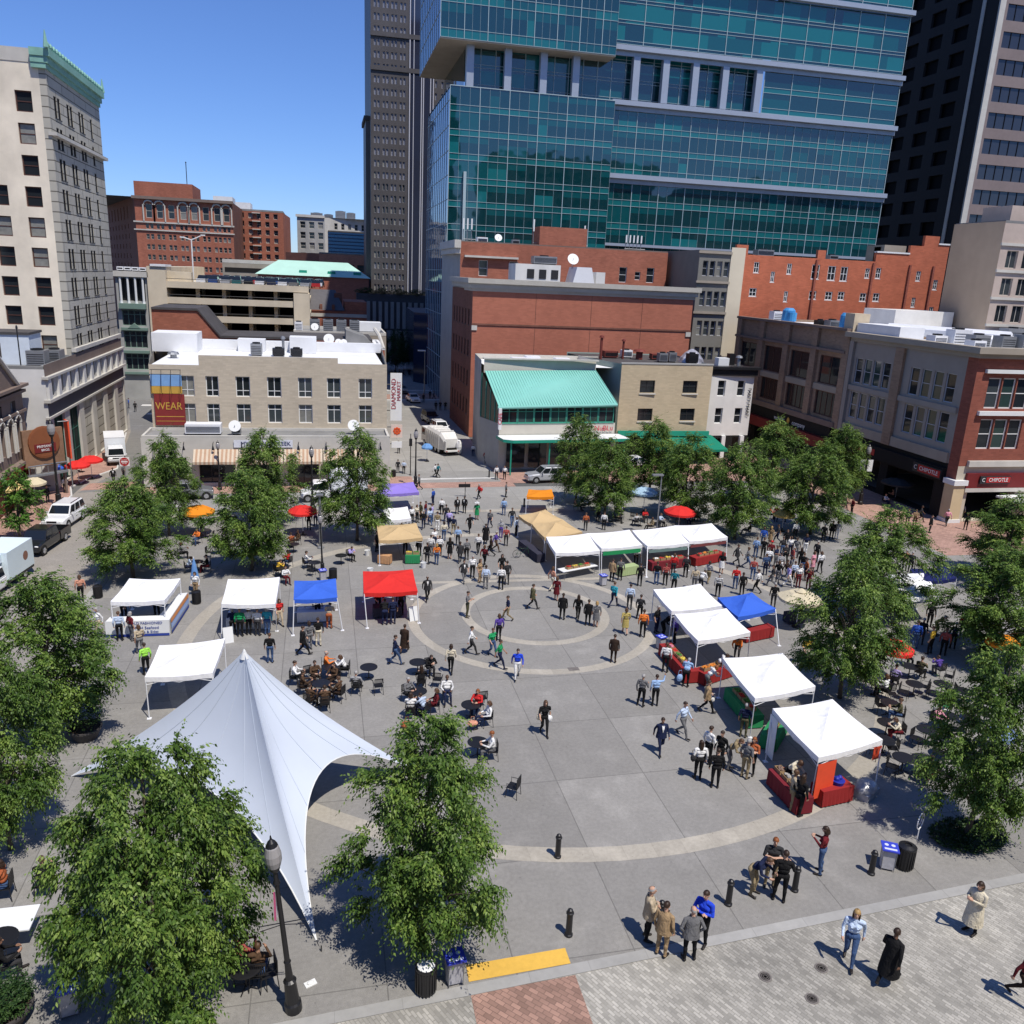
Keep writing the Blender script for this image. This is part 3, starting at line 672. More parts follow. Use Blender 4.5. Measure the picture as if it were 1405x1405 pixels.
b = Bld('low_roof_building', 'low grey roof block crowded with cooling units behind the white roof', 'building', (2,118,0))
plain(b,-3.6,114,8.4,124,0,10.6); b.done([MATS['taupe_stone']]); roofbox(b,'roof',-3.6,114,8.4,124,10.6,MATS['grey_roof'],.4,.25,MATS['pale_stone'])
for i in range(4): hvac(b,-.9+i*1.75,117,10.65,1.3,1.2,1.7)
hvac(b,-3,116.5,10.65,1.0,1.0,1.3,'white_metal'); dish(b,-.9,115.3,10.65,.5)
q = MB(); q.box(b.P((4.8,121,10.65)),b.P((8.2,123.5,11.9))); q.build('roof_housing', MATS['white_roof'], b.root)
b = Bld('rear_block', 'white roofed rear block with dishes and a grey monitor roof beside the narrow street', 'building', (1,104,0))
plain(b,-1.5,100,7.2,112,0,10.0); b.done([MATS['red_brick']]); roofbox(b,'roof',-1.5,100,7.2,112,10.0,MATS['white_roof'],.25)
q = MB(); q.add([b.P(p) for p in ((2.8,103,10.02),(6.5,103,10.02),(6.5,108,10.02),(2.8,108,10.02),(2.8,103,12.0),(5.0,103,11.3),(5,108,11.3),(2.8,108,12))],[(0,1,5,4),(1,2,6,5),(4,5,6,7),(3,0,4,7),(2,3,7,6)])
q.build('roof_monitor', MATS['grey_roof'], b.root); dish(b,.8,101.5,10.02,.62); dish(b,1.9,101.6,10.02,.4); dish(b,2.5,101.4,10.02,.4)
q = MB(); q.tube([b.P((7.1,100,10.1)),b.P((7.1,102.5,10.4)),b.P((6.9,105,11.3)),b.P((6.5,108,11.9))],.22,6); q.build('coping', MATS['pale_stone'], b.root)

b = Bld('narrow_building', 'narrow pale building with green bay windows and white columns beyond the tower', 'building', (-25,130,0))
hol = [(.5,4.2,3.0,2.2,(4,(.72,),.1,.1)),(.5,7.2,3.0,2.3,(4,(.72,),.1,.1)),(.5,10.2,3.0,2.1,(4,(.72,),.1,.1))]
b.fac((-27.1,125),(-23.1,125),0,13.2,hol,0,.3,fm=MATS['sage_paint'],gl=(GLS[0],GLS[0],GLS[3]))
b.fac((-27.1,125),(-23.1,125),13.2,17.2,[(.3,13.5,3.4,3.0,(4,(),.08,.06))],0,.9,fm=DF,gl=(GLS[0],)); plain(b,-27.1,125,-23.1,140,0,17.2,0,'f')
b.done([MATS['grey_stone']])
q = MB()
for z,h,e in ((6.5,.35,.35),(9.6,.35,.35),(12.5,.7,.6),(3.6,.3,.3)): b.box('cornice',(-26.8,124.9-e,z),(-23.4,125.0,z+h),MATS['sage_paint'])
q.add([b.P(p) for p in ((-25.9,124.5,9.9),(-24.3,124.5,9.9),(-25.1,124.5,10.6),(-25.9,124.95,9.9),(-24.3,124.95,9.9),(-25.1,124.95,10.6))],[(0,1,2),(0,2,5,3),(1,4,5,2)])
q.build('pediment', MATS['sage_paint'], b.root)
for i in range(4):
    q = MB(); q.lathe([(.2,13.2),(.16,13.5),(.14,16.4),(.2,16.6)],10,b.P((-26.5+i*.95,124.85,0))); q.build('column', MATS['white_paint'], b.root)
b.box('parapet',(-27.3,124.6,16.7),(-22.9,140,17.4),MATS['pale_stone'])
for i in range(4): hvac(b,-26.5+i*.95,126.5,17.42,.8,2.2,.55,'white_metal',fan=False)

# parking garage
b = Bld('parking_garage', 'tan concrete parking garage with open curved decks and cars on top', 'building', (-12,140,0))
gx0,gx1,gy0,gy1 = -20.6,-3.0,125,165
q = b.w
lv = [6.3,8.7,11.1,13.5,15.6]
for z in lv: q.box(b.P((gx0,gy0,z)),b.P((gx1+1.2,gy1,z+.5)))
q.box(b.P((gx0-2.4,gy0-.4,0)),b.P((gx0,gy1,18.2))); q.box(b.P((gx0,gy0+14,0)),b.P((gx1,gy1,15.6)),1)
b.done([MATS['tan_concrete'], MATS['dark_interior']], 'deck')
for i in range(5):
    for j in range(2): b.box('column',(gx0+3.5+i*3.5,gy0+1.5+j*6,0),(gx0+4.0+i*3.5,gy0+2.1+j*6,15.6),MATS['tan_concrete'])
for k,z in enumerate(lv): b.box('edge_beam',(gx0-.1,gy0-.25,z-.1),(gx1+1.3,gy0-.02,z+.75),MATS['tan_concrete'])
q = MB()
for z in lv: q.tube([b.P((gx0,gy0-.15,z+1.1)),b.P((gx1+1.2,gy0-.15,z+1.1))],.04,5)
q.build('railing', MATS['black_metal'], b.root)
b.box('stair_tower',(gx1-.8,gy0-.5,0),(gx1+1.4,gy0+3.5,15.4),MATS['tan_concrete']); b.box('stair_roof',(gx0-1.9,gy0-.6,18.22),(gx0+.1,gy0+4,18.5),MATS['white_roof'])
b.box('stair_house',(gx0+.0,gy0+1,16.12),(gx0+3.1,gy0+3,17.6),MATS['tan_concrete'])
# garage rooftop lamp
o = thing('lamp_post','slim white double lamp post on the garage roof','street lamp',(-17.9,131,16.1)); q = MB(); q.tube([(0,0,0),(0,0,6)],.09,6); q.tube([(-1.1,0,6.2),(0,0,5.9),(1.5,0,6.6)],.07,6); q.build('pole',WP,o)
q = MB(); q.box((-1.5,-.2,6.15),(-.9,.2,6.3)); q.build('lamp_head',WP,o); q = MB(); q.box((1.3,-.2,6.55),(1.9,.2,6.7)); q.build('lamp_head',WP,o)

# ================================================================== far skyline
b = Bld('brick_hotel', 'big red brick hotel with arched top storey windows on the skyline', 'building', (-34,250,0))
hol = []
for r in range(9):
    z = 29.6-r*2.55
    for i,x in enumerate((-43,-40.4,-37.6,-34.7,-32.0,-29.2,-26.4,-24.1)):
        if r == 0: hol.append((x+46-.9+.5,z-.2,1.5,3.4))
        else:
            for dx in (-.35,.75): hol.append((x+46+dx-.3,z-.3,.75,1.3))
b.fac((-46,240),(-22.2,240),0,34.4,hol,0,.25,fm=GF,small=True,gl=(GLS[0],GLS[1],GLS[2]))
hol = [(4+i*6.5,29.4-r*2.55,1.6,3.2 if r == 0 else 1.3) for r in range(8) for i in range(8)]
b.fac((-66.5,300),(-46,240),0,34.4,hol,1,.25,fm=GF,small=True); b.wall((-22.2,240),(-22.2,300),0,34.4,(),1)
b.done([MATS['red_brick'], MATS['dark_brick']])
roofbox(b,'roof',-66,241,-22.3,300,34.4,MATS['dark_roof'],0)
for z,h,e in ((33.9,.7,.9),(28.2,.35,.3),(26.3,.3,.3)): b.box('cornice',(-46.5,240-e,z),(-21.9,240.0,z+h),MATS['pale_stone' if z < 33 else 'brown_stone'])
q = MB()
for x in (-43,-40.4,-34.7,-32,-26.4,-24.1):
    q.tube([b.P((x+.35+1.1*math.cos(a),239.7,32.6+1.0*math.sin(a))) for a in [PI*j/8 for j in range(9)]],.22,6)
    for dx in (-.95,1.65): q.box(b.P((x+dx-.15,239.6,28.6)),b.P((x+dx+.15,239.98,32.6)))
    q.build('window_arch', MATS['pale_stone'], b.root); q = MB()
b.box('penthouse',(-47,246,34.4),(-32.6,262,38.6),MATS['red_brick']); vent(b,-34,247,34.4,9.5,.1,'black_metal','flagpole'); b.box('penthouse',(-28,250,34.4),(-23,258,36.4),MATS['white_roof'])
b = Bld('brick_tower', 'brown brick apartment tower with balcony recesses right of the hotel', 'building', (-18,280,0))
hol = [(2.4+i*2.4,32.2-r*2.3,1.2,1.5) for r in range(10) for i in range(5)]
b.fac((-25.4,270),(-10.6,270),0,34.2,hol,0,.5,fm=GF,small=True); b.wall((-10.6,270),(-9.4,295),0,34.2); b.wall((-25.4,295),(-25.4,270),0,34.2); b.done([MATS['red_brick']])
roofbox(b,'roof',-25.4,270,-10.6,295,34.2,MATS['grey_roof'],.5); b.box('penthouse',(-25,272,34.25),(-20,280,36.6),MATS['white_roof'])
for i in range(10): b.box('balcony',(-19.5,269.2,33.6-i*2.3),(-17.2,269.98,33.85-i*2.3),MATS['pale_stone'])
b = Bld('beige_block', 'pale stone office block with rooftop plant beyond the garage', 'building', (4,310,0))
hol = [(1+i*2.9,31.5-r*3.3,1.7,2.1) for r in range(5) for i in range(3)]
b.fac((-7.4,300),(1.6,300),0,35.6,hol,0,.3,fm=GF,small=True); hol = [(3.2+i*2.3,31.6,1.1,2.0) for i in range(7)]
b.fac((1.6,300),(20,303),0,35.2,hol,1,.3,fm=GF,small=True); b.done([MATS['grey_stone'], MATS['pale_stone']])
roofbox(b,'roof',-7.4,300.2,20,325,35.3,MATS['grey_roof'],0); b.box('cornice',(-7.8,299.5,35.0),(1.6,299.98,35.8),MATS['pale_stone'])
for x,w,h in ((-1,4,1.6),(7,3.4,2.6),(10.5,3,2.2),(3,3,1.3)): hvac(b,x,308,35.32,w,3,h)
b = Bld('blue_block', 'dark blue glass box below the pale office block', 'building', (9,275,0)); plain(b,2.4,270,15.6,285,0,29.6); b.done([flat('navy_panel',(.012,.05,.13),.25,.6)]); roofbox(b,'roof',2.4,270,15.6,285,29.6,MATS['dark_roof'],.4)
q = MB()
for i in range(12): q.box(b.P((2.4,269.9,18+i)),b.P((15.6,269.98,18.12+i)))
q.build('cladding_joint', flat('navy_dark',(.006,.02,.06),.4), b.root)
b = Bld('brick_office', 'low orange brick office with blue window bands in front of the blue box', 'building', (2,236,0))
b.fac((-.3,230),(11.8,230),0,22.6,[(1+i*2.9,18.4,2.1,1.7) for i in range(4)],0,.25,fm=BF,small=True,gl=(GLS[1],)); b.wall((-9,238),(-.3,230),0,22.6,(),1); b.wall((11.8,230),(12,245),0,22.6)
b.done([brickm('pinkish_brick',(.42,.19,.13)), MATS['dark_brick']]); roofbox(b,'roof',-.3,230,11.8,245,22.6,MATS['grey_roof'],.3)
b = Bld('low_deck', 'long pale concrete deck edge between hotel and brick office', 'building', (-14,215,0)); plain(b,-22,208,-4,225,0,19.2); b.done([MATS['taupe_stone']]); roofbox(b,'roof',-22,208,-4,225,19.2,MATS['grey_roof'],.8,.4,MATS['pale_stone'])
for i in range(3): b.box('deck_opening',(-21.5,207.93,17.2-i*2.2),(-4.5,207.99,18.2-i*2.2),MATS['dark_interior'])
b = Bld('green_roof_hall', 'brick hall with a broad pale green hipped roof', 'building', (-2,196,0)); plain(b,-13,190,10.2,206,0,17.2); b.done([MATS['orange_brick']])
q = MB(); q.add([b.P(p) for p in ((-13.6,189.6,17.2),(10.6,189.6,17.2),(10.6,206,17.2),(-13.6,206,17.2),(-9,197,20.3),(6,197,20.3))],[(0,1,5,4),(1,2,5),(2,3,4,5),(3,0,4)]); q.build('roof', MATS['mint_roof'], b.root)
for x in (-4.5,1.5,7): b.box('dormer',(x,191,17.75),(x+1.6,193,18.35),MATS['green_paint'])
b = Bld('slate_roof_house', 'old brick house with a steep dark slate roof left of the street', 'building', (0,166,0)); plain(b,-5,160,8.2,175,0,11.4); b.done([MATS['red_brick']])
q = MB(); q.add([b.P(p) for p in ((-5,159.7,11.6),(4.2,159.7,11.6),(4.2,172,11.6),(-5,172,11.6),(-4.2,165,15.1),(2.6,165,15.1))],[(0,1,5,4),(1,2,5),(2,3,4,5),(3,0,4)]); q.build('roof', MATS['slate_tile'], b.root)
for x in (-2.6,-.3,1.9): b.box('dormer',(x,159.8,11.6),(x+.5,161.4,12.6),MATS['dark_brick'])
b.box('chimney',(2.4,163,11.4),(3.8,165,14.6),MATS['dark_brick']); b.box('wing',(4.2,160.3,11.4),(8.2,174,13.2),MATS['red_brick'])
b.box('frieze',(-5,159.85,10.4),(8.2,159.98,11.0),MATS['pale_stone'])
# dark office tower
b = Bld('dark_tower', 'tall dark brown granite tower with thin white window strips', 'building', (20,210,0))
hol = []
for r in range(30):
    z = 14.6+r*2.42
    for x in (.7,2.6,4.4,6.3): hol += [(x,z,.46,1.35),(x+.76,z,.46,1.35)]
    for x in (13.3,15.4): hol += [(x,z,.44,1.35),(x+.7,z,.44,1.35)]
hol = [h for h in hol if h[1] < 84]
b.fac((11.3,200),(28.5,200),0,86,hol,0,.2,fm=flat('strip_white',(.5,.5,.55),.4),small=True,gl=(M('strip_glass',(.20,.21,.26),.2,0,.3,.5,.6),MATS['glass_blind'],GLS[1]),bar=False)
b.wall((28.5,200),(28.5,225),0,86); b.wall((11.3,225),(11.3,200),0,86); b.done([MATS['granite_dark']])
roofbox(b,'roof',11.3,200,28.5,225,86,MATS['dark_roof'],0)
for x,w in ((19.6,.22),(20.5,.16),(22.2,.2),(22.65,.2),(24.2,.2),(24.8,.2)): b.box('pilaster',(x,199.75,9),(x+w,199.98,84),MATS['strip_white'])
b.box('glass_bay',(19.9,199.88,9),(25,199.97,84),flat('bay_glass',(.03,.035,.06),.1,.8))
for z in (60.6,67.2): b.box('spandrel_band',(11.2,199.7,z),(28.6,199.96,z+.9),MATS['granite_dark'])
b.box('side_wing',(10.4,204,0),(11.28,215,51),MATS['granite_dark']); b.box('wing_cap',(10.0,203.6,51),(11.28,215,52),MATS['dark_roof'])
b = Bld('tower_podium', 'dark ribbed podium with a planted roof below the brown tower', 'building', (16,190,0))
plain(b,7.4,185,24.6,199,0,13.6); b.done([MATS['granite_dark']]); roofbox(b,'roof',7.4,185,24.6,199,13.6,MATS['dark_roof'],.6,.4,MATS['granite_dark'])
for i in range(13):
    b.box('fin',(8.2+i*1.27,184.4,7.0),(8.9+i*1.27,184.98,12.6),MATS['louvre'])
for i in range(9): 
    q = MB(); q.lathe([(.75,6.6),(.7,5.2),(.45,4.0),(.35,0)],8,b.P((8.8+i*1.85,184.2,0))); q.build('column', MATS['louvre'], b.root)
b = Bld('street_canopy', 'dark blue glass entrance block at the end of the narrow street', 'building', (18,155,0))
q = b.w; q.prism([tuple(b.P((x,y,0))[:2]) for x,y in ((15.9,150),(20.2,143),(22.5,143),(22.5,170),(16.5,170))],0,12.2,0,1); b.done([flat('navy_glass',(.015,.03,.07),.12,.7), MATS['slate_band']], 'wall')
b.box('canopy',(18.2,133,3.4),(21.0,143,3.8),MATS['slate_band'])
# ================================================================== glass tower
b = Bld('glass_tower', 'huge teal glass tower with white ledges behind the brick buildings', 'building', (55,140,0))
TG = [MATS['tower_glass'], MATS['tower_glass_teal'], MATS['tower_glass_mid'], MATS['tower_glass_blue'], MATS['mullion']]
def curtain(b, q, mq, x0, x1, Y, z0, z1, fl, minor, major, kind, dark=0.):
    """real glazing: panes of several glasses behind a grid of mullion bars (facing -Y)"""
    n = max(1, round((z1-z0)/fl)); fh = (z1-z0)/n; nx = max(1, round((x1-x0)/minor)); px = (x1-x0)/nx
    for i in range(n):
        z = z0+i*fh
        rb = [(0,.26,'s'),(.26,.72,'v'),(.72,1,'t')] if kind == 'office' else [(0,.16,'v'),(.16,.86,'c'),(.86,1,'v')]
        for a, c, t in rb:
            j = 0
            while j < nx:
                ln = random.choice((1,1,2,3)) if t in 'vc' else 4
                e = min(nx, j+ln)
                if t == 's': m = 1 if random.random() < .75 else 2
                elif t == 't': m = 2 if random.random() < .6 else 0
                elif t == 'v': m = random.choices((0,2,1),(.78,.16,.06))[0]
                else: m = random.choices((1,2,0),(.5,.3,.2))[0]
                q.quad(b.P((x0+j*px,Y,z+a*fh)), b.P((x0+e*px,Y,z+a*fh)), b.P((x0+e*px,Y,z+c*fh)), b.P((x0+j*px,Y,z+c*fh)), m); j = e
        for a in ((.26,.0) if kind == 'office' else (0,.16)):
            mq.box(b.P((x0,Y-.07,z+a*fh-.026)), b.P((x1,Y-.004,z+a*fh+.026)))
    for j in range(0, nx+1, major if kind == 'hotel' else 1):
        x = x0+j*px; w = .042 if j % major == 0 else .011; e = .10 if j % major == 0 else .05
        mq.box(b.P((x-w,Y-e,z0)), b.P((x+w,Y-.005,z1)))
q, mq = MB(), MB()
XR = 89.3
curtain(b,q,mq,17.9,41.9,125,0,44.0,3.25,1.4,3,'office')                 # low block
mq.box(b.P((17.9,124.9,44.0)),b.P((41.9,124.96,44.1)))
curtain(b,q,mq,41.9,XR,127,0,33.4,3.2,1.42,3,'office')
curtain(b,q,mq,41.9,XR,127,34.5,43.4,3.0,1.42,3,'office')
curtain(b,q,mq,66,XR,127,44.7,50.4,2.85,4.3,1,'office')
curtain(b,q,mq,41.9,XR,127,52.0,60.0,2.67,1.43,3,'hotel'); curtain(b,q,mq,41.9,XR,127,60.9,80.0,2.75,1.43,3,'hotel')
curtain(b,q,mq,20.5,66,128.4,44.7,52.4,2.57,2.2,1,'hotel')                 # recessed storey
curtain(b,q,mq,16.4,41.5,125,49.9,80,4.3,1.1,3,'office')
b.part('curtain_wall', q, TG); b.part('mullion_grid', mq, MATS['mullion'])
q = MB()
def sidewall(X, y0, y1, z0, z1, m=3, fl=3.25, st=2.2):
    q.quad(b.P((X,y1,z0)),b.P((X,y0,z0)),b.P((X,y0,z1)),b.P((X,y1,z1)),m)
    z = z0+fl
    while z < z1: q.box(b.P((X-.06,y0,z-.04)),b.P((X-.004,y1,z+.04)),4); z += fl
    y = y0+st
    while y < y1: q.box(b.P((X-.06,y-.035,z0)),b.P((X-.004,y+.035,z1)),4); y += st
sidewall(17.9,125,150,0,44); sidewall(16.4,125,150,49.9,80); q.quad(b.P((41.9,127,44)),b.P((41.9,125,44)),b.P((41.9,125,0)),b.P((41.9,127,0)),0)
q.quad(b.P((XR,127,0)),b.P((XR,165,0)),b.P((XR,165,80)),b.P((XR,127,80)),0); q.quad(b.P((XR,165,80)),b.P((XR,127,80)),b.P((16.4,127,80)),b.P((16.4,165,80)),0)
q.quad(b.P((20.5,150,44)),b.P((20.5,129.5,44)),b.P((20.5,129.5,50)),b.P((20.5,150,50)),0)
b.part('side_glass', q, TG)
b.box('soffit',(16.4,125,49.7),(41.5,150,49.88),MATS['taupe_stone']); b.box('terrace',(17.9,125.1,43.7),(41.9,150,43.98),MATS['grey_roof'])
for z in (33.4,43.4,50.6):
    b.box('ledge',(41.9,126.1,z+.45),(XR+.2,126.99,z+1.1),MATS['ledge_metal']); b.box('ledge',(41.9,126.7,z-.2),(XR+.2,126.98,z+.44),MATS['grey_metal'])
b.box('ledge',(41.9,126.1,60.1),(XR+.2,126.99,60.75),MATS['ledge_metal']); b.box('ledge',(41.9,126.1,24.2),(XR+.2,126.8,24.6),MATS['ledge_metal'])
for x in (20.9,26.3,31.5,36.3,45.4,50.0,54.7,59.5,65.0): b.box('column',(x-.5,126.6,44.0 if x < 41 else 44.65),(x+.5,127.6,50.4 if x > 41 else 49.7),MATS['ledge_metal'])
b.box('street_column',(20.0,124.4,0),(20.4,124.9,33),MATS['mullion'])
# ================================================================== striped tower at the right and its shaded side
b = Bld('shaded_tower', 'striped tower side, shade painted near black, with black window grid right of the glass tower', 'building', (140,190,0))  # side face of the striped tower, its shade put into the wall colour
hol = [(2+i*7.2,22+r*4.55,4.2,2.7) for r in range(18) for i in range(11)]
b.fac((124,236),(124,154.5),0,108,hol,0,.6,fm=flat('window_black',(.004,.004,.005),.6,.05),small=True,gl=(MATS['window_black'],),bar=False); b.done([MATS['shaded_tower']])
q = b.w
b2 = Bld('striped_tower', 'pink granite tower with dark ribbon windows at the right edge', 'building', (150,170,0))
rows = [27.5+4.62*i for i in range(17)]
hol = [(1.6,z,56,2.75) for z in rows]
d0 = b2.wall((124,150),(185,150),0,108,hol,0,.3)
b2.wall((124,154.5),(124,150),0,108); b2.wall((185,150),(185,236),0,108); b2.wall((185,236),(124,236),0,108); b2.done([MATS['granite_pink']])
q = MB(); q.quad(b2.P((125,150.25,26)),b2.P((184,150.25,26)),b2.P((184,150.25,106)),b2.P((125,150.25,106))); b2.part('ribbon_glass', q, flat('ribbon_glass',(.03,.033,.045),.1,.6))
q = MB()
for i in range(28):
    q.box(b2.P((127.5+i*2.05,150.1,26)),b2.P((127.58+i*2.05,150.22,106)))
b2.part('mullion', q, MATS['black_metal'])
b2.box('corner_strip',(123.5,149.6,0),(124.7,149.98,108),MATS['pale_stone']); b2.box('corner_recess',(123.7,150.2,0),(123.98,153.6,108),MATS['shaded_tower']); b2.box('corner_strip',(123.5,153.6,0),(123.98,154.4,108),MATS['pale_stone'])  # corner recess is a strip in the same painted shade
roofbox(b2,'roof',124,150,185,236,108,MATS['dark_roof'],0)
# ================================================================== brick block in the middle
b = Bld('brick_block', 'big orange red brick block with a blank wall and stone cornice', 'building', (31,104,0))
b.wall((17.2,98),(44.8,98),0,17.4,(),0)
hol = [(1.3+i*2.0,z,.75,1.9) for z in (2.5,6.0,9.6,13.2) for i in range(6)]
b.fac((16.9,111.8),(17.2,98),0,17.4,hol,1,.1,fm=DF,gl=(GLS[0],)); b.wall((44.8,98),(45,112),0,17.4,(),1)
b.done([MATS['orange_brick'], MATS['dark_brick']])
roofbox(b,'roof',17.3,98.1,44.8,112,17.6,MATS['grey_roof'],0)
q = MB()
for z0,z1,e in ((17.2,17.55,.12),(17.55,18.1,.4),(18.1,18.65,.7)): q.box(b.P((17.2-e,98-e,z0)),b.P((44.8+e,98.4,z1))); q.box(b.P((17.2-e,98.4,z0)),b.P((17.5,112,z1)))
q.build('cornice', M('cornice_stone',(.44,.42,.37),.85,0,.1,1), b.root)
b.box('string_course',(17.15,97.9,13.35),(44.85,97.99,13.55),MATS['dark_brick'])
for x in (17.15,44.2): b.box('stone_block',(x,97.88,12.75),(x+.65,97.985,13.3),MATS['pale_stone'])
for x in (24.8,31.7,38.2): b.box('joint',(x,97.975,0),(x+.05,97.995,17.2),MATS['dark_brick'])
for w,x,m in ((5.4,28.9,'white_render'),): b.box('roof_shed',(x-w,104,17.62),(x+.4,108,20.6),MATS['white_render'])
for i in range(3): b.box('shed_window',(25.0+i*1.55,103.93,18.9),(25.9+i*1.55,103.99,20.0),DF)
q = MB(); q.add([b.P(p) for p in ((30.6,103.5,17.62),(33.9,103.5,17.62),(33.2,103.5,20.5),(31.3,103.5,20.5),(30.6,107,17.62),(33.9,107,17.62),(33.2,107,20.5),(31.3,107,20.5))],[(0,1,2,3),(1,5,6,2),(4,0,3,7),(3,2,6,7)]); q.build('skylight_hood', MATS['white_metal'], b.root)
b.box('roof_shed',(34.0,104,17.62),(35.2,107,20.0),MATS['white_render']); hvac(b,27.6,106,20.62,3,1.6,1.0); dish(b,31.2,105.5,20.3,.72)
# rear brick with coping
b = Bld('brick_warehouse', 'taller red brick block with a row of sash windows behind the blank wall', 'building', (32,120,0))
hol = [(2.5,18.9,1.2,2.0),(6.6,18.9,1.2,2.0),(22.1,18.9,1.1,2.0),(24.4,19.3,.8,1.1),(26.1,19.0,1.1,2.0)]
b.fac((17.9,112.3),(46.9,112.3),0,23.1,hol,0,.2,fm=WP,gl=(GLS[0],)); b.wall((17.4,126),(17.9,112.3),0,23.1,(),1); b.wall((46.9,112.3),(46.9,124),0,23.1)
b.done([MATS['red_brick'], MATS['grey_stone']])
roofbox(b,'roof',17.9,112.4,46.9,124,23.0,MATS['grey_roof'],.25,.3,MATS['brown_stone'])
b.box('penthouse',(28.6,112.8,23.05),(35.2,117,25.6),MATS['red_brick']); b.box('awning',(18.4,111.7,21.2),(25.6,112.28,21.45),MATS['pale_stone'])
q = MB(); q.box(b.P((17.0,111.6,22.3)),b.P((17.85,126,23.3))); q.box(b.P((17.2,111.9,21.6)),b.P((17.85,126,22.3))); q.build('cornice', MATS['pale_stone'], b.root)
def antenna(b, x, y, z, n=3, h=3.0):
    q = MB()
    for i in range(n):
        q.tube([(i*.55-.5*n*.55,0,0),(i*.55-.5*n*.55,0,h)],.05,6,1); q.box((i*.55-.5*n*.55-.09,-.2,h*.55),(i*.55-.5*n*.55+.09,-.06,h))
    q.tube([(-n*.3,0,.4),(n*.3,0,.4)],.05,6,1)
    return q.build('antenna',[WP,MATS['grey_metal']],b.root,b.P((x,y,z)))
antenna(b,19.3,114,23.1); antenna(b,42.6,114,23.0,5,2.2); antenna(b,28.3,114,23.1,1,3.4); antenna(b,35.6,114.5,23.1,1,3.0)
dish(b,23.2,114,23.1,.5); hvac(b,25.8,115,23.1,1,1,.7); hvac(b,21.3,115.5,23.1,1.4,1,.8,'white_metal')
# ================================================================== restaurant with green roof
b = Bld('green_roof_restaurant', 'corner restaurant with a sloping turquoise metal roof and pale canopy', 'building', (23,85,0))
b.wall((17.2,80.4),(29.8,81.4),0,4.75,[],0); b.wall((29.8,81.4),(30.4,85.5),0,6.9,(),0); b.wall((16.6,92),(16.0,84.8),0,10.6,(),1); b.wall((16.0,84.8),(17.2,80.4),0,4.75,(),1)
b.wall((16.3,84.9),(28.6,85.4),9.3,10.7,(),0); b.wall((28.6,85.4),(28.6,92),9.2,10.7); b.wall((31,92),(16.6,92),0,10.6)
b.done([M('cream_stucco',(.56,.53,.46),.85,0,.08,1), MATS['grey_stone']])
roofbox(b,'flat_roof',16.5,85.5,30.9,91.9,10.0,MATS['white_roof'],0); b.box('coping',(16.2,84.75,10.7),(28.7,85.2,10.85),MATS['pale_stone'])
for x,y in ((20,88),(25,88.5),(22,90)): b.box('roof_hatch',(x,y,10.02),(x+1.6,y+1.2,10.6),MATS['white_metal'])
A,B_,C,D = Vector((17.0,80.1,6.55)),Vector((29.75,81.15,6.8)),Vector((28.5,85.3,9.75)),Vector((16.4,84.8,9.5))
q = MB(); q.quad(b.P(A),b.P(B_),b.P(C),b.P(D)); n = 44
nr = (B_-A).cross(D-A).normalized()
for i in range(n+1):
    t = i/n; p = A.lerp(B_,t); r = D.lerp(C,t); s_ = (B_-A).normalized()*.025
    q.add([b.P(p-s_+nr*.002),b.P(p+s_+nr*.002),b.P(r+s_+nr*.002),b.P(r-s_+nr*.002),b.P(p-s_+nr*.07),b.P(p+s_+nr*.07),b.P(r+s_+nr*.07),b.P(r-s_+nr*.07)],[(4,5,6,7),(0,1,5,4),(3,0,4,7),(1,2,6,5)])
q.build('metal_roof', MATS['teal_roof'], b.root)
q = MB(); q.tube([b.P(A+Vector((-.1,-.1,-.12))),b.P(B_+Vector((0,-.1,-.12)))],.16,8); q.build('gutter', MATS['teal_roof'], b.root)
d = (Vector((29.8,81.4,0))-Vector((17.2,80.4,0))).normalized(); rz = math.atan2(d.y,d.x)
for i in range(7):                                     # window band under the eave
    p = Vector((17.35,80.44,4.82))+d*(i*1.76)
    me,g = window_mesh(1.72,1.6,(2,(.72,),.07,.05),TF); o = inst('window',me,b.root,b.P(p),rz); inst('pane',pane_mesh((1.72,1.6,'band',''),g,GLS[3] if i%2 else GLS[0]),o)
q = MB(); q.quad(b.P((16.1,84.7,4.75)),b.P((17.2,80.4,4.75)),b.P((17.2,80.4,6.4)),b.P((16.1,84.7,9.3))); q.build('gable_glass', GLS[3], b.root)
q = MB()
for i in range(5):
    t = i/4; q.tube([b.P((16.08+1.1*t,84.7-4.3*t,4.75)),b.P((16.08+1.1*t,84.7-4.3*t,9.3-2.9*t))],.05,5)
q.build('gable_frame', TF, b.root)
q = MB(); pts = [(16.9,80.3),(17.2,78.2),(18.1,77.7),(30.6,78.7),(30.2,81.3)]
q.prism([tuple(b.P((x,y,0))[:2]) for x,y in pts],3.3,3.6,1,0); q.build('canopy',[WP,MATS['green_paint']],b.root)
q = MB()
for x,y in ((18.0,78.1),(22.0,78.4),(26,78.7),(30.1,79.0)): q = MB(); q.tube([b.P((x,y,0)),b.P((x,y,3.3))],.08,8); q.build('canopy_post', MATS['green_paint'], b.root)
for i in range(5): b.box('shop_window',(18.0+i*2.35,80.2+i*.19-.02,.35),(19.9+i*2.35,80.3+i*.19,2.8),GLS[0])
text('NuBLu', .75, flat('sign_crimson',(.5,.02,.05)), b.root, b.P((28.5,81.16,4.2)), (PI/2,0,rz))
b.box('side_sign',(16.95,79.6,4.3),(17.25,79.95,6.4),WP); text('CAFE', .5, flat('sign_crimson',(.5,.02,.05)), b.root, b.P((17.1,79.58,5.4)), (PI/2,-PI/2,0))
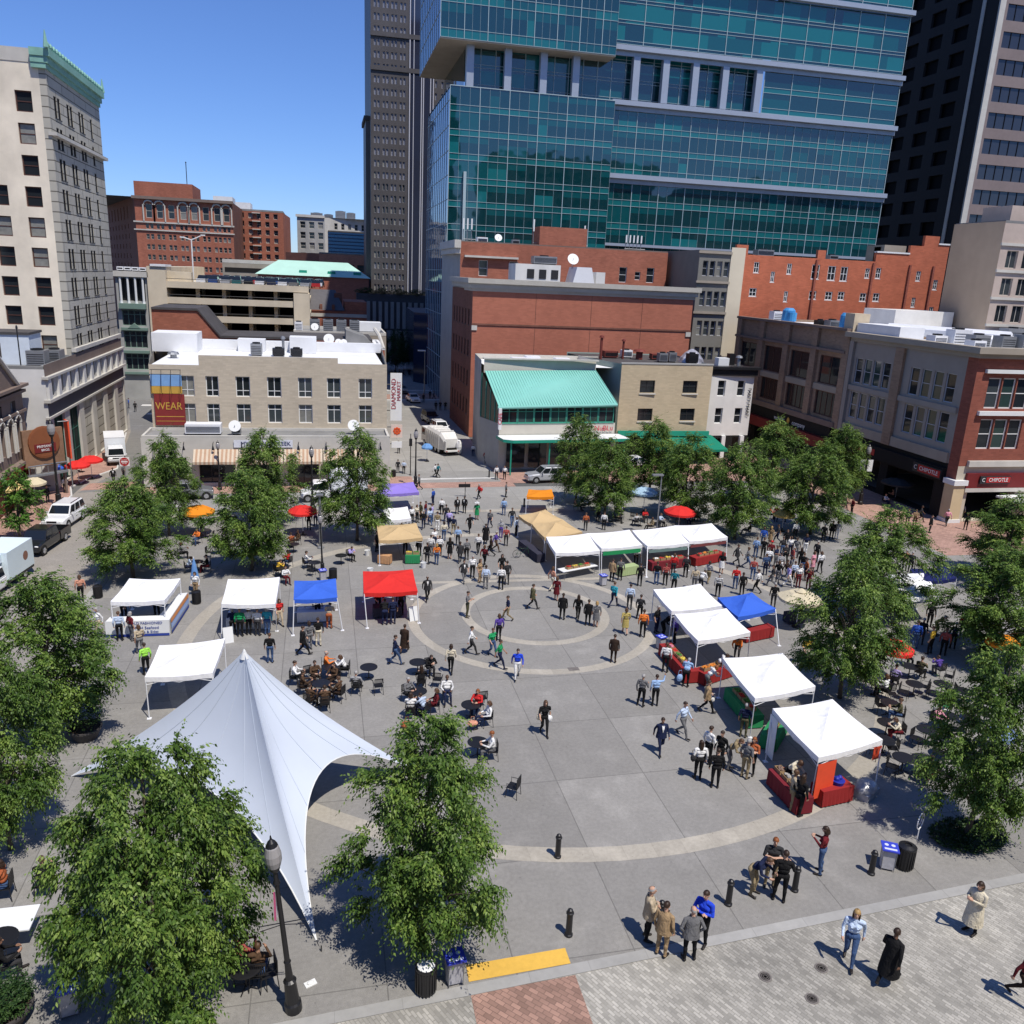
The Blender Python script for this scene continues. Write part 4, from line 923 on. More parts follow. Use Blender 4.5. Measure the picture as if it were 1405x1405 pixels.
# yellow brick
b = Bld('yellow_brick_building', 'plain yellow brick building with four dark windows and a black roof', 'building', (36,90,0))
hol = [(2.3,7.55,1.75,1.35),(7.4,7.55,1.75,1.35),(2.3,4.5,1.75,1.35),(7.4,4.5,1.75,1.35)]
b.fac((31.0,84),(41.8,84.6),2.9,10.6,hol,0,.2,style=(2,(.5,),.06,.05),fm=DF,gl=(GLS[0],)); b.wall((28.7,92.5),(31.0,84),0,10.6,(),1); b.wall((31,84),(41.8,84.6),0,2.9,(),2); b.wall((41.8,84.6),(42.4,96),0,10.6,(),1); b.wall((42.4,97),(28.7,97),0,10.6,(),1)
b.done([MATS['yellow_brick'], M('sage_render',(.30,.36,.31),.85,0,.1,1), MATS['dark_interior']])
q = MB(); q.add([b.P(p) for p in ((31.1,84.1,10.45),(41.8,84.7,10.45),(42.3,97,10.45),(28.8,97,10.45))],[(0,1,2,3)]); q.build('roof', MATS['dark_roof'], b.root)
q = MB(); q.add([b.P(p) for p in ((30.95,83.95,10.6),(41.85,84.55,10.6),(41.85,84.85,10.6),(30.95,84.25,10.6),(30.95,83.95,10.75),(41.85,84.55,10.75),(41.85,84.85,10.75),(30.95,84.25,10.75))],[(4,5,6,7),(0,1,5,4),(1,2,6,5),(3,0,4,7),(2,3,7,6)]); q.build('coping', MATS['grey_stone'], b.root)
for x in (33.25,38.35): 
    for z in (7.5,4.45): b.box('sill',(x,83.95+.06*(x-31)/1.1-.02,z-.12),(x+1.9,84.1+.06*(x-31)/1.1,z),MATS['pale_stone'])
rm = M('rust_vent',(.16,.035,.025),.7,0,.2)
vent(b,30.6,90,10.47,2.4,.16,'rust_vent'); vent(b,33.6,91,10.47,2.0,.13,'rust_vent'); vent(b,35.6,91,10.47,.9,.4,'rust_vent')
hvac(b,32.4,92,10.47,1.6,1.0,.8,'rust_vent',fan=False); hvac(b,37.4,88.5,10.47,1.0,.9,1.0); hvac(b,38.6,88.7,10.47,.9,.9,1.1); hvac(b,38,91,10.47,2,.9,.7,'rust_vent',fan=False); hvac(b,34.6,92.6,10.47,1.2,1,.9,'white_metal')
q = MB(); q.lathe([(1.5,0),(1.3,.5),(.8,1.1),(.15,1.5)],9); q.build('tarpaulin', M('tarp',(.4,.4,.45),.4,.3,.6,2.5), b.root, b.P((41.2,89,10.47))); hvac(b,40.6,87.6,10.47,1.1,1,1.1,'black_metal')
q = MB(); q.add([b.P(p) for p in ((33.6,84.0,2.9),(42.4,84.5,2.9),(43.4,82.0,1.75),(34.2,81.6,1.75),(43.4,82.0,1.5),(34.2,81.6,1.5))],[(0,3,2,1),(3,5,4,2)]); q.build('awning', cloth('awning_green',(.012,.22,.14),.15), b.root)
b.box('fascia',(31.1,83.8,2.9),(41.8,83.97,3.45),MATS['green_paint'])
# white narrow
b = Bld('white_building', 'narrow white painted building with black cornice and vertical lettering', 'building', (45,90,0))
hol = [(1.0,7.1,.95,1.75),(3.5,7.1,.95,1.75),(1.0,4.0,.95,1.75),(3.5,4.0,.95,1.75)]
b.fac((42.2,85.6),(47.7,86),2.6,9.4,hol,0,.25,fm=WP,gl=(GLS[0],)); b.wall((47.7,86),(47.7,96),0,9.4,(),0); b.wall((42.2,96),(42.2,85.6),0,9.4,(),0)
b.wall((42.2,85.6),(47.7,86),0,2.6,[(.5,.1,1.5,2.2),(3.6,.1,1.2,2.3)],1,.4)
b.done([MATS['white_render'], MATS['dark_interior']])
q = MB()
for z0,z1,e in ((9.4,10.1,.15),(10.1,10.4,.4)): q.box(b.P((42.2-e*.3,85.7-e,z0)),b.P((47.7+e,86.6,z1)))
q.build('cornice', MATS['black_metal'], b.root); roofbox(b,'roof',42.2,86.6,47.7,96,10.2,MATS['dark_roof'],0)
for x in (44.3,46.6): b.box('pier',(x,85.5,0),(x+.45,85.9,2.6),WP)
b.box('chimney',(43.6,87,10.2),(44.9,88,11.2),WP); vent(b,46.6,88,10.2,1.0,.22); b.box('chimney',(46.2,89.5,10.2),(46.9,90.3,11.5),MATS['black_metal'])
text('PARTY MART', .55, DF, b.root, b.P((47.25,85.86,6.4)), (PI/2,PI/2,0))
# ================================================================== grey narrow, long brick, tan block
b = Bld('grey_building', 'narrow grey four storey building with pale window frames and a cream side wall', 'building', (50,108,0))
hol = [(.6+i*1.0,z,.72,1.9) for z in (20.2,16.4,12.6,9.2) for i in range(4)]
b.fac((47.8,104),(52.2,104),0,23.4,hol,0,.25,fm=GREYF,gl=(GLS[0],GLS[1],GLS[2])); b.wall((52.2,103.9),(54.2,103.9),0,23.9,(),1); b.wall((52.2,104),(52.2,103.9),0,23.9,(),1); b.wall((54.2,103.9),(54.2,105.99),0,23.9,(),1); b.wall((47.8,116),(47.8,104),0,23.4)
b.done([M('warm_grey',(.20,.195,.175),.85,0,.1,.8), M('cream_wall',(.62,.56,.43),.85,0,.06,.6)]); roofbox(b,'roof',47.8,104.2,53.4,116,23.4,MATS['grey_roof'],0)
for z in (23.0,19.3,15.4): b.box('string_course',(47.6,103.75,z),(52.3,103.98,z+.3),MATS['taupe_stone'])
b = Bld('long_brick_building', 'long bright brick wall with scattered white windows and stepped parapet', 'building', (70,112,0))
PB = onY
def pxw(x,y,w,h,Y=106): p = onY(x,y,Y); m = mpp(p); return (p.x-53.6-w*m/2, p.z-h*m/2, w*m, h*m)
hol = [pxw(*t) for t in ((1038,367,8,14),(1060,380,6,14),(1083,369,7,14),(1033,401,11,11),(1078,407,6,14),(1119,373,12,19),(1141,375,12,19),(1158,376,11,19),(1115,405,11,11),(1137,406,11,11),(1154,406,10,11),(1190,375,7,13),(1205,375,8,14),(1184,408,10,11),(1202,408,10,11),(1260,379,7,13),(1253,415,6,13),(1289,355,7,13),(1283,391,7,13),(1277,428,7,13))]
b.fac((53.6,106),(86.4,106),0,23.2,[h for h in hol if h[1]+h[3] < 23.1],0,.12,style=(2,(.5,),.1,.06),fm=WP,gl=(GLS[0],))
for a,c,z in ((53.9,55.6,24.4),(66.0,67.2,24.3),(75,80.2,24.4),(80.2,82.3,25.6),(82.3,84.6,27.0),(84.6,86.4,25.9)): b.box('parapet_step',(a,106.01,23.2),(c,106.5,z),MATS['bright_brick'])
b.wall((86.4,106),(86.4,120),0,23.2); b.wall((53.6,120),(53.6,106),0,23.2); b.done([MATS['bright_brick']])
roofbox(b,'roof',53.6,106.5,86.4,120,23.1,MATS['grey_roof'],0)
for x in (65.8,74.6,80.4,84.2): b.box('drain_pipe',(x,105.75,0),(x+.28,105.98,23),MATS['corner_brick'])
for x,y,w,h in ((59.5,109,2.4,.9),(70,109,1.3,.7),(79,109.5,3,2.2)): hvac(b,x,y,23.15,w,1.5,h)
b.box('roof_shed',(77.5,108,23.1),(81,112,25.6),MATS['taupe_stone']); b.box('coping',(75,105.9,24.4),(80.2,106.6,24.6),WP); b.box('coping',(84.6,105.9,25.9),(86.4,106.6,26.1),WP)
b = Bld('tan_building', 'tan rendered block with a blank side wall and pink stone window front at right', 'building', (85,88,0))
hol = [(1.0+i*2.2,z,1.5,1.9,(2,(),.07,.06)) for z in (22.4,19.4,16.4,13.4,10.4) for i in range(9)]
b.fac((74.8,83.6),(96,83.6),0,27.2,hol,0,.25,fm=GF,gl=(GLS[0],GLS[0],GLS[1])); b.wall((74.8,91.6),(74.8,83.6),0,27.4,(),1); b.wall((96,83.6),(96,91.6),0,27.2); b.wall((96,91.6),(74.8,91.6),0,27.2)
b.done([MATS['pink_stone'], MATS['tan_render']]); roofbox(b,'roof',74.9,83.7,95.9,91.5,27.2,MATS['grey_roof'],.3)
for z in (21.9,18.9,15.9,12.9,24.8): b.box('string_course',(74.7,83.4,z),(96,83.59,z+.3),MATS['pale_stone'])
b.box('penthouse',(76.2,84.6,27.2),(79.6,89,29.2),MATS['pink_stone'])
# ================================================================== right hand row
XF = 53.2
b = Bld('brown_building', 'brown brick three bay building above a black and red shop front', 'building', (60,88,0))
Yb, Yf = 101.5, 77.4                                   # u runs from back to front
hol = []
for i in range(4):
    u = 1.2+i*6.05
    hol += [(u,9.3,4.0,3.0,(2,(),.1,.08)),(u,5.9,4.0,2.6,(4,(),.1,.1))]
b.fac((XF,Yb),(XF,Yf),5.0,15.2,hol,0,.16,fm=BF,gl=(GLS[0],)); b.wall((XF,Yb),(XF,Yf),0,2.6,[(2+i*5.2,.1,4.2,2.4) for i in range(4)],1,.8)
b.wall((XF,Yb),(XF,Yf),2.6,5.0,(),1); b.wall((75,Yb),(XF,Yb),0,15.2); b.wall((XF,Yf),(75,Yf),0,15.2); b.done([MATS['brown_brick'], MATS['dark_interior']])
roofbox(b,'roof',XF+.1,Yf+.1,75,Yb-.1,14.9,MATS['white_roof'],0)
for i in range(5):
    y = Yb-.6-i*5.85; b.box('pier',(XF-.35,y-.65,5.0),(XF-.01,y+.45,15.1),MATS['brown_brick'])
for z in (15.1,12.8): b.box('cornice',(XF-.45,Yf,z),(XF+.4,Yb,z+.28),MATS['brown_stone'])
b.box('ledge',(XF-.5,Yf,5.0),(XF-.02,Yb,5.6),MATS['brown_stone']); b.box('spandrel',(XF-.12,Yf+.3,8.55),(XF-.012,Yb-.3,9.2),MATS['taupe_stone'])
b.box('fascia',(XF-.4,Yf+.5,3.75),(XF-.02,Yb-.5,4.95),MATS['dark_interior']); b.box('awning',(XF-1.0,Yf+.5,2.6),(XF-.03,Yb-.5,3.74),M('awning_red',(.16,.012,.012),.6,0,.1))
text('wonder', .75, WP, b.root, b.P((XF-.42,88.2,4.2)), (PI/2,0,-PI/2)); text('company', .75, WP, b.root, b.P((XF-.42,84.0,4.2)), (PI/2,0,-PI/2))
q = MB(); q.ball((0,0,0),(.08,.3,.36)); q.build('emblem', MATS['wear_gold'], b.root, b.P((XF-.45,86.15,4.3)))
b.box('chimney',(XF+.1,77.3,14.95),(XF+1.9,78.9,16.9),MATS['beige_trim'])
def drum(b,x,y,z,r):
    q = MB(); q.lathe([(r,0),(r*1.1,.3),(r,1.6),(r*.6,1.9)],14); q.lathe([(r*.7,.4),(r*.7,1.4)],12,(0,-r*1.1,0)); return q.build('blower', M('blower_blue',(.05,.25,.52),.5,0,.15), b.root, b.P((x,y,z)))
drum(b,55.4,93.5,14.92,.75); hvac(b,54.9,95.5,14.92,1.3,1.2,1.4,'white_metal'); hvac(b,55.2,84,14.92,1.2,1.2,1.0); drum(b,55.4,82,14.92,.5); hvac(b,55.4,80.3,14.92,1.4,1.0,1.5,'white_metal'); hvac(b,54.6,85.4,14.92,1.0,.9,.9,'black_metal')
b = Bld('corner_building', 'three storey corner building with grey window bays and red brick corner pier', 'building', (60,68,0))
Yb, Yf = 77.3, 59.4
hol = []
for i in range(5): hol += [(1.5+i*1.45,10.1,1.15,2.5),(1.5+i*1.45,6.55,1.15,2.65)]
for i in range(4): hol += [(9.9+i*1.55,10.1,1.2,2.5),(9.9+i*1.55,6.55,1.2,2.65)]
b.fac((XF,Yb),(XF,Yf+1.2),5.0,14.3,hol,0,.14,fm=GREYF,gl=(GLS[0],GLS[3],GLS[0],GLS[1]))
b.wall((XF,Yb),(XF,Yf+1.2),0,5.0,[(.8,.1,7.0,3.0),(9.0,.1,6.4,3.0)],3,1.2)
b.wall((XF,Yf+1.2),(XF,Yf),3.4,14.3,(),1)
hol = [(1.35+i*1.46,z,1.36,2.6) for z in (10.0,6.5) for i in range(3)]+[(7.6+i*1.46,z,1.36,2.6) for z in (10.0,6.5) for i in range(3)]
b.fac((XF,Yf),(75,Yf),5.0,14.3,hol,1,.2,style=(1,(.5,),.11,.07),fm=WP,gl=(GLS[0],GLS[3],GLS[1])); b.wall((XF,Yf),(75,Yf),0,5.0,[(1.4,.1,5.0,2.9),(8,.1,5,2.9)],2,.8)
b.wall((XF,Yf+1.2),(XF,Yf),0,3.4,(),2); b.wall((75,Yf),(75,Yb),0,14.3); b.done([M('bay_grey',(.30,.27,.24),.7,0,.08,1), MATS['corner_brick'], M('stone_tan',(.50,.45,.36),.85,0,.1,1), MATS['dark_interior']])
roofbox(b,'roof',XF,Yf,75,Yb,14.55,MATS['white_roof'],0)
q = MB()
for z0,z1,e in ((14.2,14.6,.25),(14.6,15.1,.7)): q.box(b.P((XF-e,Yf-e,z0)),b.P((XF+.3,Yb,z1))); q.box(b.P((XF+.3,Yf-e,z0)),b.P((75,Yf+.3,z1)))
q.build('cornice', MATS['taupe_stone'], b.root)
for y in (69.0,): b.box('pier',(XF-.3,y-.6,5.0),(XF-.012,y+.6,14.2),MATS['brown_brick'])
b.box('pier',(XF-.3,76.2,5.0),(XF-.012,77.3,14.2),MATS['bay_grey'])
for z,h,m in ((5.0,.9,'taupe_stone'),(9.35,.5,'bay_grey')): b.box('spandrel',(XF-.2,Yf+1.3,z),(XF-.013,Yb,z+h),MATS[m])
for z,h in ((5.0,.5),(9.45,.35),(13.0,.3)): b.box('sill_course',(XF+.8,Yf-.3,z),(75,Yf-.013,z+h),WP if z > 6 else MATS['pale_stone'])
b.box('fascia',(XF-.3,Yf+1.3,3.3),(XF-.015,Yb-.2,4.5),MATS['dark_interior']); b.box('fascia',(XF+.9,Yf-.25,3.1),(75,Yf-.015,4.4),MATS['maroon_sign'])
b.box('lintel',(XF+.9,Yf-.3,2.75),(75,Yf-.016,3.08),MATS['pale_stone']); b.box('column',(XF-.25,Yf-.25,0),(XF+.85,Yf+.9,3.35),M('column_tan',(.55,.44,.27),.8,0,.1,1.)); b.box('column_cap',(XF-.4,Yf-.4,3.36),(XF+1.0,Yf+1.0,3.8),WP); b.box('column_base',(XF-.35,Yf-.35,.0),(XF+.95,Yf+.95,.3),WP)
b.box('column',(XF+7.6,Yf-.3,0),(XF+8.4,Yf-.017,4.4),MATS['column_tan'])
o = thing('shop_sign','red and black CHIPOTLE sign on the sunlit corner front','sign',(XF+3.7,Yf-.34,3.85)); o.scale = (.74,1,.8); q = MB(); q.box((-2.1,-.06,-.42),(2.1,.06,.42)); q.build('panel', DF, o); q = MB(); q.box((-1.3,-.08,-.3),(2.02,-.062,.32)); q.build('red_panel', MATS['red_sign'], o); text('CHIPOTLE', .58, WP, o, (.35,-.1,0), (PI/2,0,0)); text('C', .6, WP, o, (-1.7,-.1,0), (PI/2,0,0))
o = thing('shop_sign','red and black CHIPOTLE sign on the shaded side front','sign',(XF-.36,62.6,3.9)); o.rotation_euler = (0,0,-PI/2); q = MB(); q.box((-1.8,-.06,-.42),(1.8,.06,.42)); q.build('panel', DF, o); q = MB(); q.box((-1.1,-.08,-.3),(1.72,-.062,.32)); q.build('red_panel', MATS['red_sign'], o); text('CHIPOTLE', .52, WP, o, (.3,-.1,0), (PI/2,0,0)); text('C', .55, WP, o, (-1.42,-.1,0), (PI/2,0,0))
b.box('shop_light_strip',(XF-.34,70.2,3.6),(XF-.31,75,4.2),MATS['red_sign'])
q = MB(); q.box(b.P((XF+.5,70.5,14.57)),b.P((XF+3.2,77.2,16.0))); q.build('roof_housing', MATS['white_roof'], b.root)
q = MB()
for (x0,y0,x1,y1,z,r) in ((56.5,76,62,66,15.6,.55),(58,75.5,66,74,15.4,.5),(58.5,66,66,65,15.3,.5),(61,72,63,64,15.2,.4)): q.tube([b.P((x0,y0,z)),b.P((x1,y1,z))],r,6)
q.build('duct', MATS['white_metal'], b.root)
for x,y,w,h in ((54.6,66.5,1.3,1.0),(56.4,66,1.8,1.6),(56.6,63.8,1.6,1.3),(58.8,63.2,1.4,1.3),(60.5,62.6,1.6,1.5),(55,62.2,1.2,.9),(64,68,2,1.8),(59.5,70,1.2,1.4)): hvac(b,x,y,14.57,w,1.2,h,random.choice(('grey_metal','white_metal','grey_metal')))
b.box('roof_shed',(66,88,14),(74,94,17.2),MATS['white_render'])
# buildings behind the viewer: only ever seen mirrored in the glass
for (x0,y0,x1,y1,z,l,m) in ((-70,-75,-8,-48,56,'brown stone block across the street behind the viewer','brown_stone'),(8,-78,46,-50,76,'dark glass tower behind the viewer','shaded_tower'),(58,-80,120,-52,60,'taupe stone block behind the viewer','taupe_stone'),(122,-60,180,10,50,'grey stone block to the right behind the viewer','grey_stone')):
    b = Bld('office_block', l, 'building', ((x0+x1)/2,(y0+y1)/2,0)); 
    hol = [(3+i*5.2,4+r*4.4,3.2,2.4) for r in range(int((z-6)/4.4)) for i in range(int((x1-x0-5)/5.2))]
    b.fac((x1,y1),(x0,y1),0,z,hol,0,.4,fm=DF,small=True); b.wall((x0,y0),(x1,y0),0,z); b.wall((x1,y0),(x1,y1),0,z); b.wall((x0,y1),(x0,y0),0,z); b.done([MATS[m]]); roofbox(b,'roof',x0,y0,x1,y1,z,MATS['dark_roof'],0)
# ------------------------------------------------------------------ trees
M('bark', (.11,.09,.07), .95, 0, .3, 8)
LEAF = leafmat('leaf', (.024,.056,.010), (.080,.152,.024), (.26,.36,.08))
LEAF2 = leafmat('leaf_young', (.04,.11,.014), (.08,.19,.022), (.15,.27,.04))
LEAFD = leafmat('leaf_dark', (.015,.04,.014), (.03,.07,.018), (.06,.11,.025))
def leaves_mesh(name, starts, dirs, lens, droop, nleaf, lw, ll, mat, rg):
    """sprays of alternate leaves along drooping twigs -> one leaf mesh (every leaf a 4-sided blade)"""
    ns = len(starts); t = (np.arange(nleaf)+.6)/nleaf
    up = np.array([0,0,1.])
    P = starts[:,None,:]+dirs[:,None,:]*(lens[:,None]*t)[:,:,None]
    P[:,:,2] -= droop[:,None]*lens[:,None]*(t**2)[None]
    tan = dirs[:,None,:]+0*P; tan[:,:,2] -= 2*droop[:,None]*t[None]; tan /= np.linalg.norm(tan,axis=2,keepdims=True)
    side = np.cross(tan, up); side /= np.linalg.norm(side,axis=2,keepdims=True)+1e-9
    sgn = np.where(np.arange(nleaf)%2 == 0, 1., -1.)[None,:,None]
    ld = tan*.75+side*sgn*.8+rg.normal(0,.22,P.shape); ld[:,:,2] -= .18; ld /= np.linalg.norm(ld,axis=2,keepdims=True)
    nrm = np.cross(ld, np.cross(up+rg.normal(0,.45,P.shape), ld)); nrm /= np.linalg.norm(nrm,axis=2,keepdims=True)+1e-9
    wd = np.cross(nrm, ld)
    sc = (rg.uniform(.75,1.2,(ns,nleaf))*(1-.35*t[None]))[:,:,None]
    a = P; b = P+ld*ll*.45*sc+wd*lw*.5*sc; c = P+ld*ll*sc-up*ll*.15*sc; d = P+ld*ll*.45*sc-wd*lw*.5*sc
    V = np.stack([a,b,c,d],axis=2).reshape(-1,3); n = len(V)//4
    me = bpy.data.meshes.new(name); me.vertices.add(len(V)); me.vertices.foreach_set('co', V.astype(np.float32).ravel())
    me.loops.add(n*4); me.loops.foreach_set('vertex_index', np.arange(n*4, dtype=np.int32))
    me.polygons.add(n); me.polygons.foreach_set('loop_start', np.arange(0,n*4,4,dtype=np.int32)); me.polygons.foreach_set('loop_total', np.full(n,4,np.int32))
    me.materials.append(mat); me.update(calc_edges=True); return me
def make_tree(seed, R=2.35, Hc=6.0, z0=1.2, ncl=84, nsp=42, mat=None, shape='vase', lw=.092, ll=.168):
    """crown (leaf mesh) and trunk with limbs, real size"""
    rg = np.random.default_rng(seed); mat = mat or LEAF
    tb = MB(); tips = []
    lean = rg.normal(0,.06,2)
    tb.tube([(0,0,-.05),(lean[0]*.5,lean[1]*.5,z0*.5),(lean[0],lean[1],z0),(lean[0]*1.6,lean[1]*1.6,z0+Hc*.45),(lean[0]*2,lean[1]*2,z0+Hc*.9)],[.14,.115,.10,.055,.012],8)
    cen = []
    k = 0
    while len(cen) < ncl:
        h = rg.uniform(.0,1.)
        prof = (.62+.38*math.sin(PI*min(1,h*1.25))) if h < .45 else max(.10, (1-((h-.45)/.58)**1.7))
        a = rg.uniform(0,2*PI); lob = 1+.22*math.sin(3*a+seed+h*2)+.17*math.sin(5*a+2*seed+h*6)
        r = R*prof*lob*math.sqrt(rg.uniform(.06,1.))
        p = np.array([r*math.cos(a), r*math.sin(a), z0+Hc*(h*.94+.02)-.25*(r/R)**2])
        if all(np.linalg.norm(p-q) > (.55*R/2.35 if ncl > 60 else .46*R/2.35) for q in cen) or k > 9000: cen.append(p)
        k += 1
    cen = np.array(cen)
    for p in cen[::2]:
        zb = max(z0*.9, p[2]-math.hypot(p[0],p[1])*.9-.3); m = np.array([p[0]*.45+lean[0], p[1]*.45+lean[1], zb+(p[2]-zb)*.62])
        tb.tube([(lean[0],lean[1],zb), m, p], [.05,.03,.008], 5, cap=False)
    S_,D_ = [],[]
    for p in cen:
        out = np.array([p[0],p[1],.0]); rr = np.linalg.norm(out)/R; out = out/(np.linalg.norm(out)+1e-6)*(.35+.75*rr)
        d = out[None]*1.15+rg.normal(0,.55,(nsp,3)); d[:,2] = d[:,2]*.75+.22; d /= np.linalg.norm(d,axis=1,keepdims=True)
        S_.append(p[None]+rg.normal(0,.15,(nsp,3))); D_.append(d)
    S_ = np.concatenate(S_); D_ = np.concatenate(D_); n = len(S_)
    me = leaves_mesh('crown', S_, D_, rg.uniform(.42,.95,n)*min(1,R/2.35), rg.uniform(.15,.70,n), 11, lw, ll, mat, rg)
    return me, tb.mesh('trunk', MATS['bark'], smooth=True), R, z0+Hc
TREES = [make_tree(s) for s in (3, 8, 21)]
BIG = make_tree(31, 3.35, 6.6, .9, 128, 52, lw=.10, ll=.18)
YOUNG = make_tree(5, 1.5, 3.6, 1.2, 40, 22, LEAF2)
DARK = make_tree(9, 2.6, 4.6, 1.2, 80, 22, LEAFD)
def tree(bx, by, ty, w, label, v=0, group='leafy trees on the square', name='leafy_tree', proto=None, rz=None, base=None):
    g = base or G(bx,by); g = Vector((g[0],g[1],0)); m = mpp((g.x,g.y,3.0))
    h = zat(bx, ty, g)*1.0; r = w/2*m
    cr, tr, R, Hh = proto or TREES[v%3]
    t = thing(name, label, 'tree', g, rz if rz is not None else (bx*7.3)%6.28, group)
    sxy = r/R*(.84 if proto is not BIG else .92); sz = h/Hh
    t.scale = (sxy,sxy,sz)
    inst('trunk', tr, t); inst('crown', cr, t)
    return t
T = [
 (224,1388,1003,272,'broad leafy tree in the lower left corner in front of the big white tent',0),
 (580,1302,978,222,'leafy tree between the white tent and the yellow strip',1),
 (15,1165,868,165,'leafy tree cut by the left edge beside the white tent',2),
 (70,1010,778,185,'open leafy tree standing by the round planter at left',0),
 (1325,1148,868,165,'leafy tree in a planted pit at the right edge near the bike rack',1),
 (1152,958,745,140,'tall leafy tree right of the cream market umbrella',2),
 (1205,845,690,125,'leafy tree just behind the tall one right of the cream umbrella',0),
 (1355,905,745,150,'leafy tree at the right edge over the orange umbrella',1),
 (1375,800,672,120,'leafy tree at the right edge below the corner restaurant',2),
 (183,793,655,130,'leafy tree left of the closed blue umbrella',1),
 (232,735,592,85,'leafy tree at the left street corner of the square',2),
 (345,783,640,110,'leafy tree between the orange and the red umbrella',0),
 (368,722,588,96,'leafy tree in front of the striped awnings',1),
 (490,742,583,100,'leafy tree hiding the back of the white box van',2),
 (789,690,565,72,'leafy tree beside the silver car',0),
 (828,712,600,88,'leafy tree right of the small orange canopy',1),
 (890,680,572,86,'leafy tree before the green shop awning',2),
 (940,712,592,88,'leafy tree above the round red umbrella',0),
 (1008,740,606,100,'leafy tree in front of the brown shop building, right of the white back row',1),
 (1055,690,572,82,'leafy tree in front of the white narrow building',2),
 (1112,733,604,98,'leafy tree beside the brick pavement of the shaded shops',0),
 (1150,690,580,72,'leafy tree at the end of the shaded shops',1)]
for i,(bx,by,ty,w,l,v) in enumerate(T): tree(bx,by,ty,w,l,v,proto=BIG if i == 0 else None)
tree(28,745,638,62,'young bright green tree in front of the brown stone building at left',0,None,'young_tree',YOUNG)
tree(15,700,650,34,'small young tree with pale leaves by the yellow umbrella at left',0,None,'young_tree',YOUNG,base=(-25.6,66))
for i,(x,y,ty,w) in enumerate(((543,512,452,40),(560,508,450,36),(575,512,458,30))):
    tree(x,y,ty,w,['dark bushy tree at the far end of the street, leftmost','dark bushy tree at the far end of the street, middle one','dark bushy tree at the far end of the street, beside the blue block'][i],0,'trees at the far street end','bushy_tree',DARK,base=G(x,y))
for i,(x,y) in enumerate(((9.5,186.2),(12.8,186.4),(16.5,186.2),(20.2,186.5))):
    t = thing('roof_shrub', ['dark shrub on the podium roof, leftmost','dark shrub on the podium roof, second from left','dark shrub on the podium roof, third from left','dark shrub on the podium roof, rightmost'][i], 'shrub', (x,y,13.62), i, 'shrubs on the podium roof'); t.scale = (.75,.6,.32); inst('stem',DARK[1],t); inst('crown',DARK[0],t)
# planting pit below the right tree, planters
rg = np.random.default_rng(4)
def bush_mesh(name, r, h, n, mat, seed):
    q = np.random.default_rng(seed); a = q.uniform(0,2*PI,n); rr = r*np.sqrt(q.uniform(0,1,n))
    s = np.stack([rr*np.cos(a), rr*np.sin(a), q.uniform(.02,h*.6,n)],1); d = np.stack([np.cos(a)*.5,np.sin(a)*.5,np.ones(n)],1)+q.normal(0,.3,(n,3)); d /= np.linalg.norm(d,axis=1,keepdims=True)
    return leaves_mesh(name, s, d, q.uniform(.3,.8,n)*h, q.uniform(.1,.5,n), 8, .05, .11, mat, q)
g = G(1325,1148)
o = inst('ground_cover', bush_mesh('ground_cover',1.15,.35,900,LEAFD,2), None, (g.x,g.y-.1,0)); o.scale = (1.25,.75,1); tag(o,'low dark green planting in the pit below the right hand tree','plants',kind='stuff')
M('planter_grey', (.06,.055,.055), .7, 0, .15, 5); M('soil', (.05,.035,.025), .95, 0, .3, 9)
def planter(x, y, r, h, hb, label, seed):
    g = G(x,y); t = thing('planter', label, 'planter', (g.x,g.y,0))
    q = MB(); q.lathe([(r*.72,0),(r*.98,h*.85),(r*1.06,h*.86),(r*1.06,h),(r*.94,h),(r*.9,h*.85)],22,cap=False); q.build('pot', MATS['planter_grey'], t, smooth=False)
    q = MB(); q.lathe([(r*.93,h*.86),(.01,h*.9)],18,cap=False); q.build('soil', MATS['soil'], t)
    inst('shrub', bush_mesh('shrub', r*.85, hb, 420, LEAFD, seed), t, (0,0,h*.85))
planter(118,1012,.62,.5,1.9,'big round dark planter with a tall shrub near the left tent',5)
planter(5,1402,.7,.5,.7,'dark planter with low green plants in the bottom left corner',6)
# ------------------------------------------------------------------ people: one continuous body per pose (voxel-fused), shared by copies
SK = [flat('skin_light',(.50,.30,.21),.6), flat('skin_tan',(.36,.20,.13),.6), flat('skin_brown',(.15,.08,.05),.6)]
HAIRC = {'b': flat('hair_black',(.012,.010,.009),.5), 'd': flat('hair_dark_brown',(.035,.02,.013),.5), 'n': flat('hair_brown',(.085,.045,.024),.5), 'y': flat('hair_blond',(.36,.23,.09),.5), 'g': flat('hair_grey',(.33,.32,.31),.6), 'r': flat('hair_red',(.22,.07,.02),.5)}
CL = dict(black=(.012,.012,.013), charcoal=(.035,.035,.038), grey=(.15,.15,.155), lightgrey=(.36,.36,.37), white=(.74,.74,.73), cream=(.62,.56,.43), beige=(.45,.37,.26), tan=(.33,.23,.13), khaki=(.28,.22,.13), olive=(.09,.085,.045), brown=(.085,.05,.03), darkbrown=(.035,.022,.016), navy=(.014,.02,.055), blue=(.03,.09,.40), royal=(.02,.06,.55), denim=(.05,.09,.19), lightblue=(.30,.45,.70), paleblue=(.48,.58,.74), lilac=(.40,.34,.64), purple=(.10,.06,.30), turquoise=(.04,.34,.42), teal=(.02,.16,.20), green=(.02,.28,.10), lime=(.35,.75,.10), yellow=(.66,.42,.05), gold=(.45,.36,.12), orange=(.75,.20,.04), salmon=(.62,.30,.20), red=(.55,.03,.03), maroon=(.13,.015,.02), pink=(.66,.30,.36), rust=(.35,.10,.04), striped=(.36,.36,.36), plaid=(.34,.08,.07))
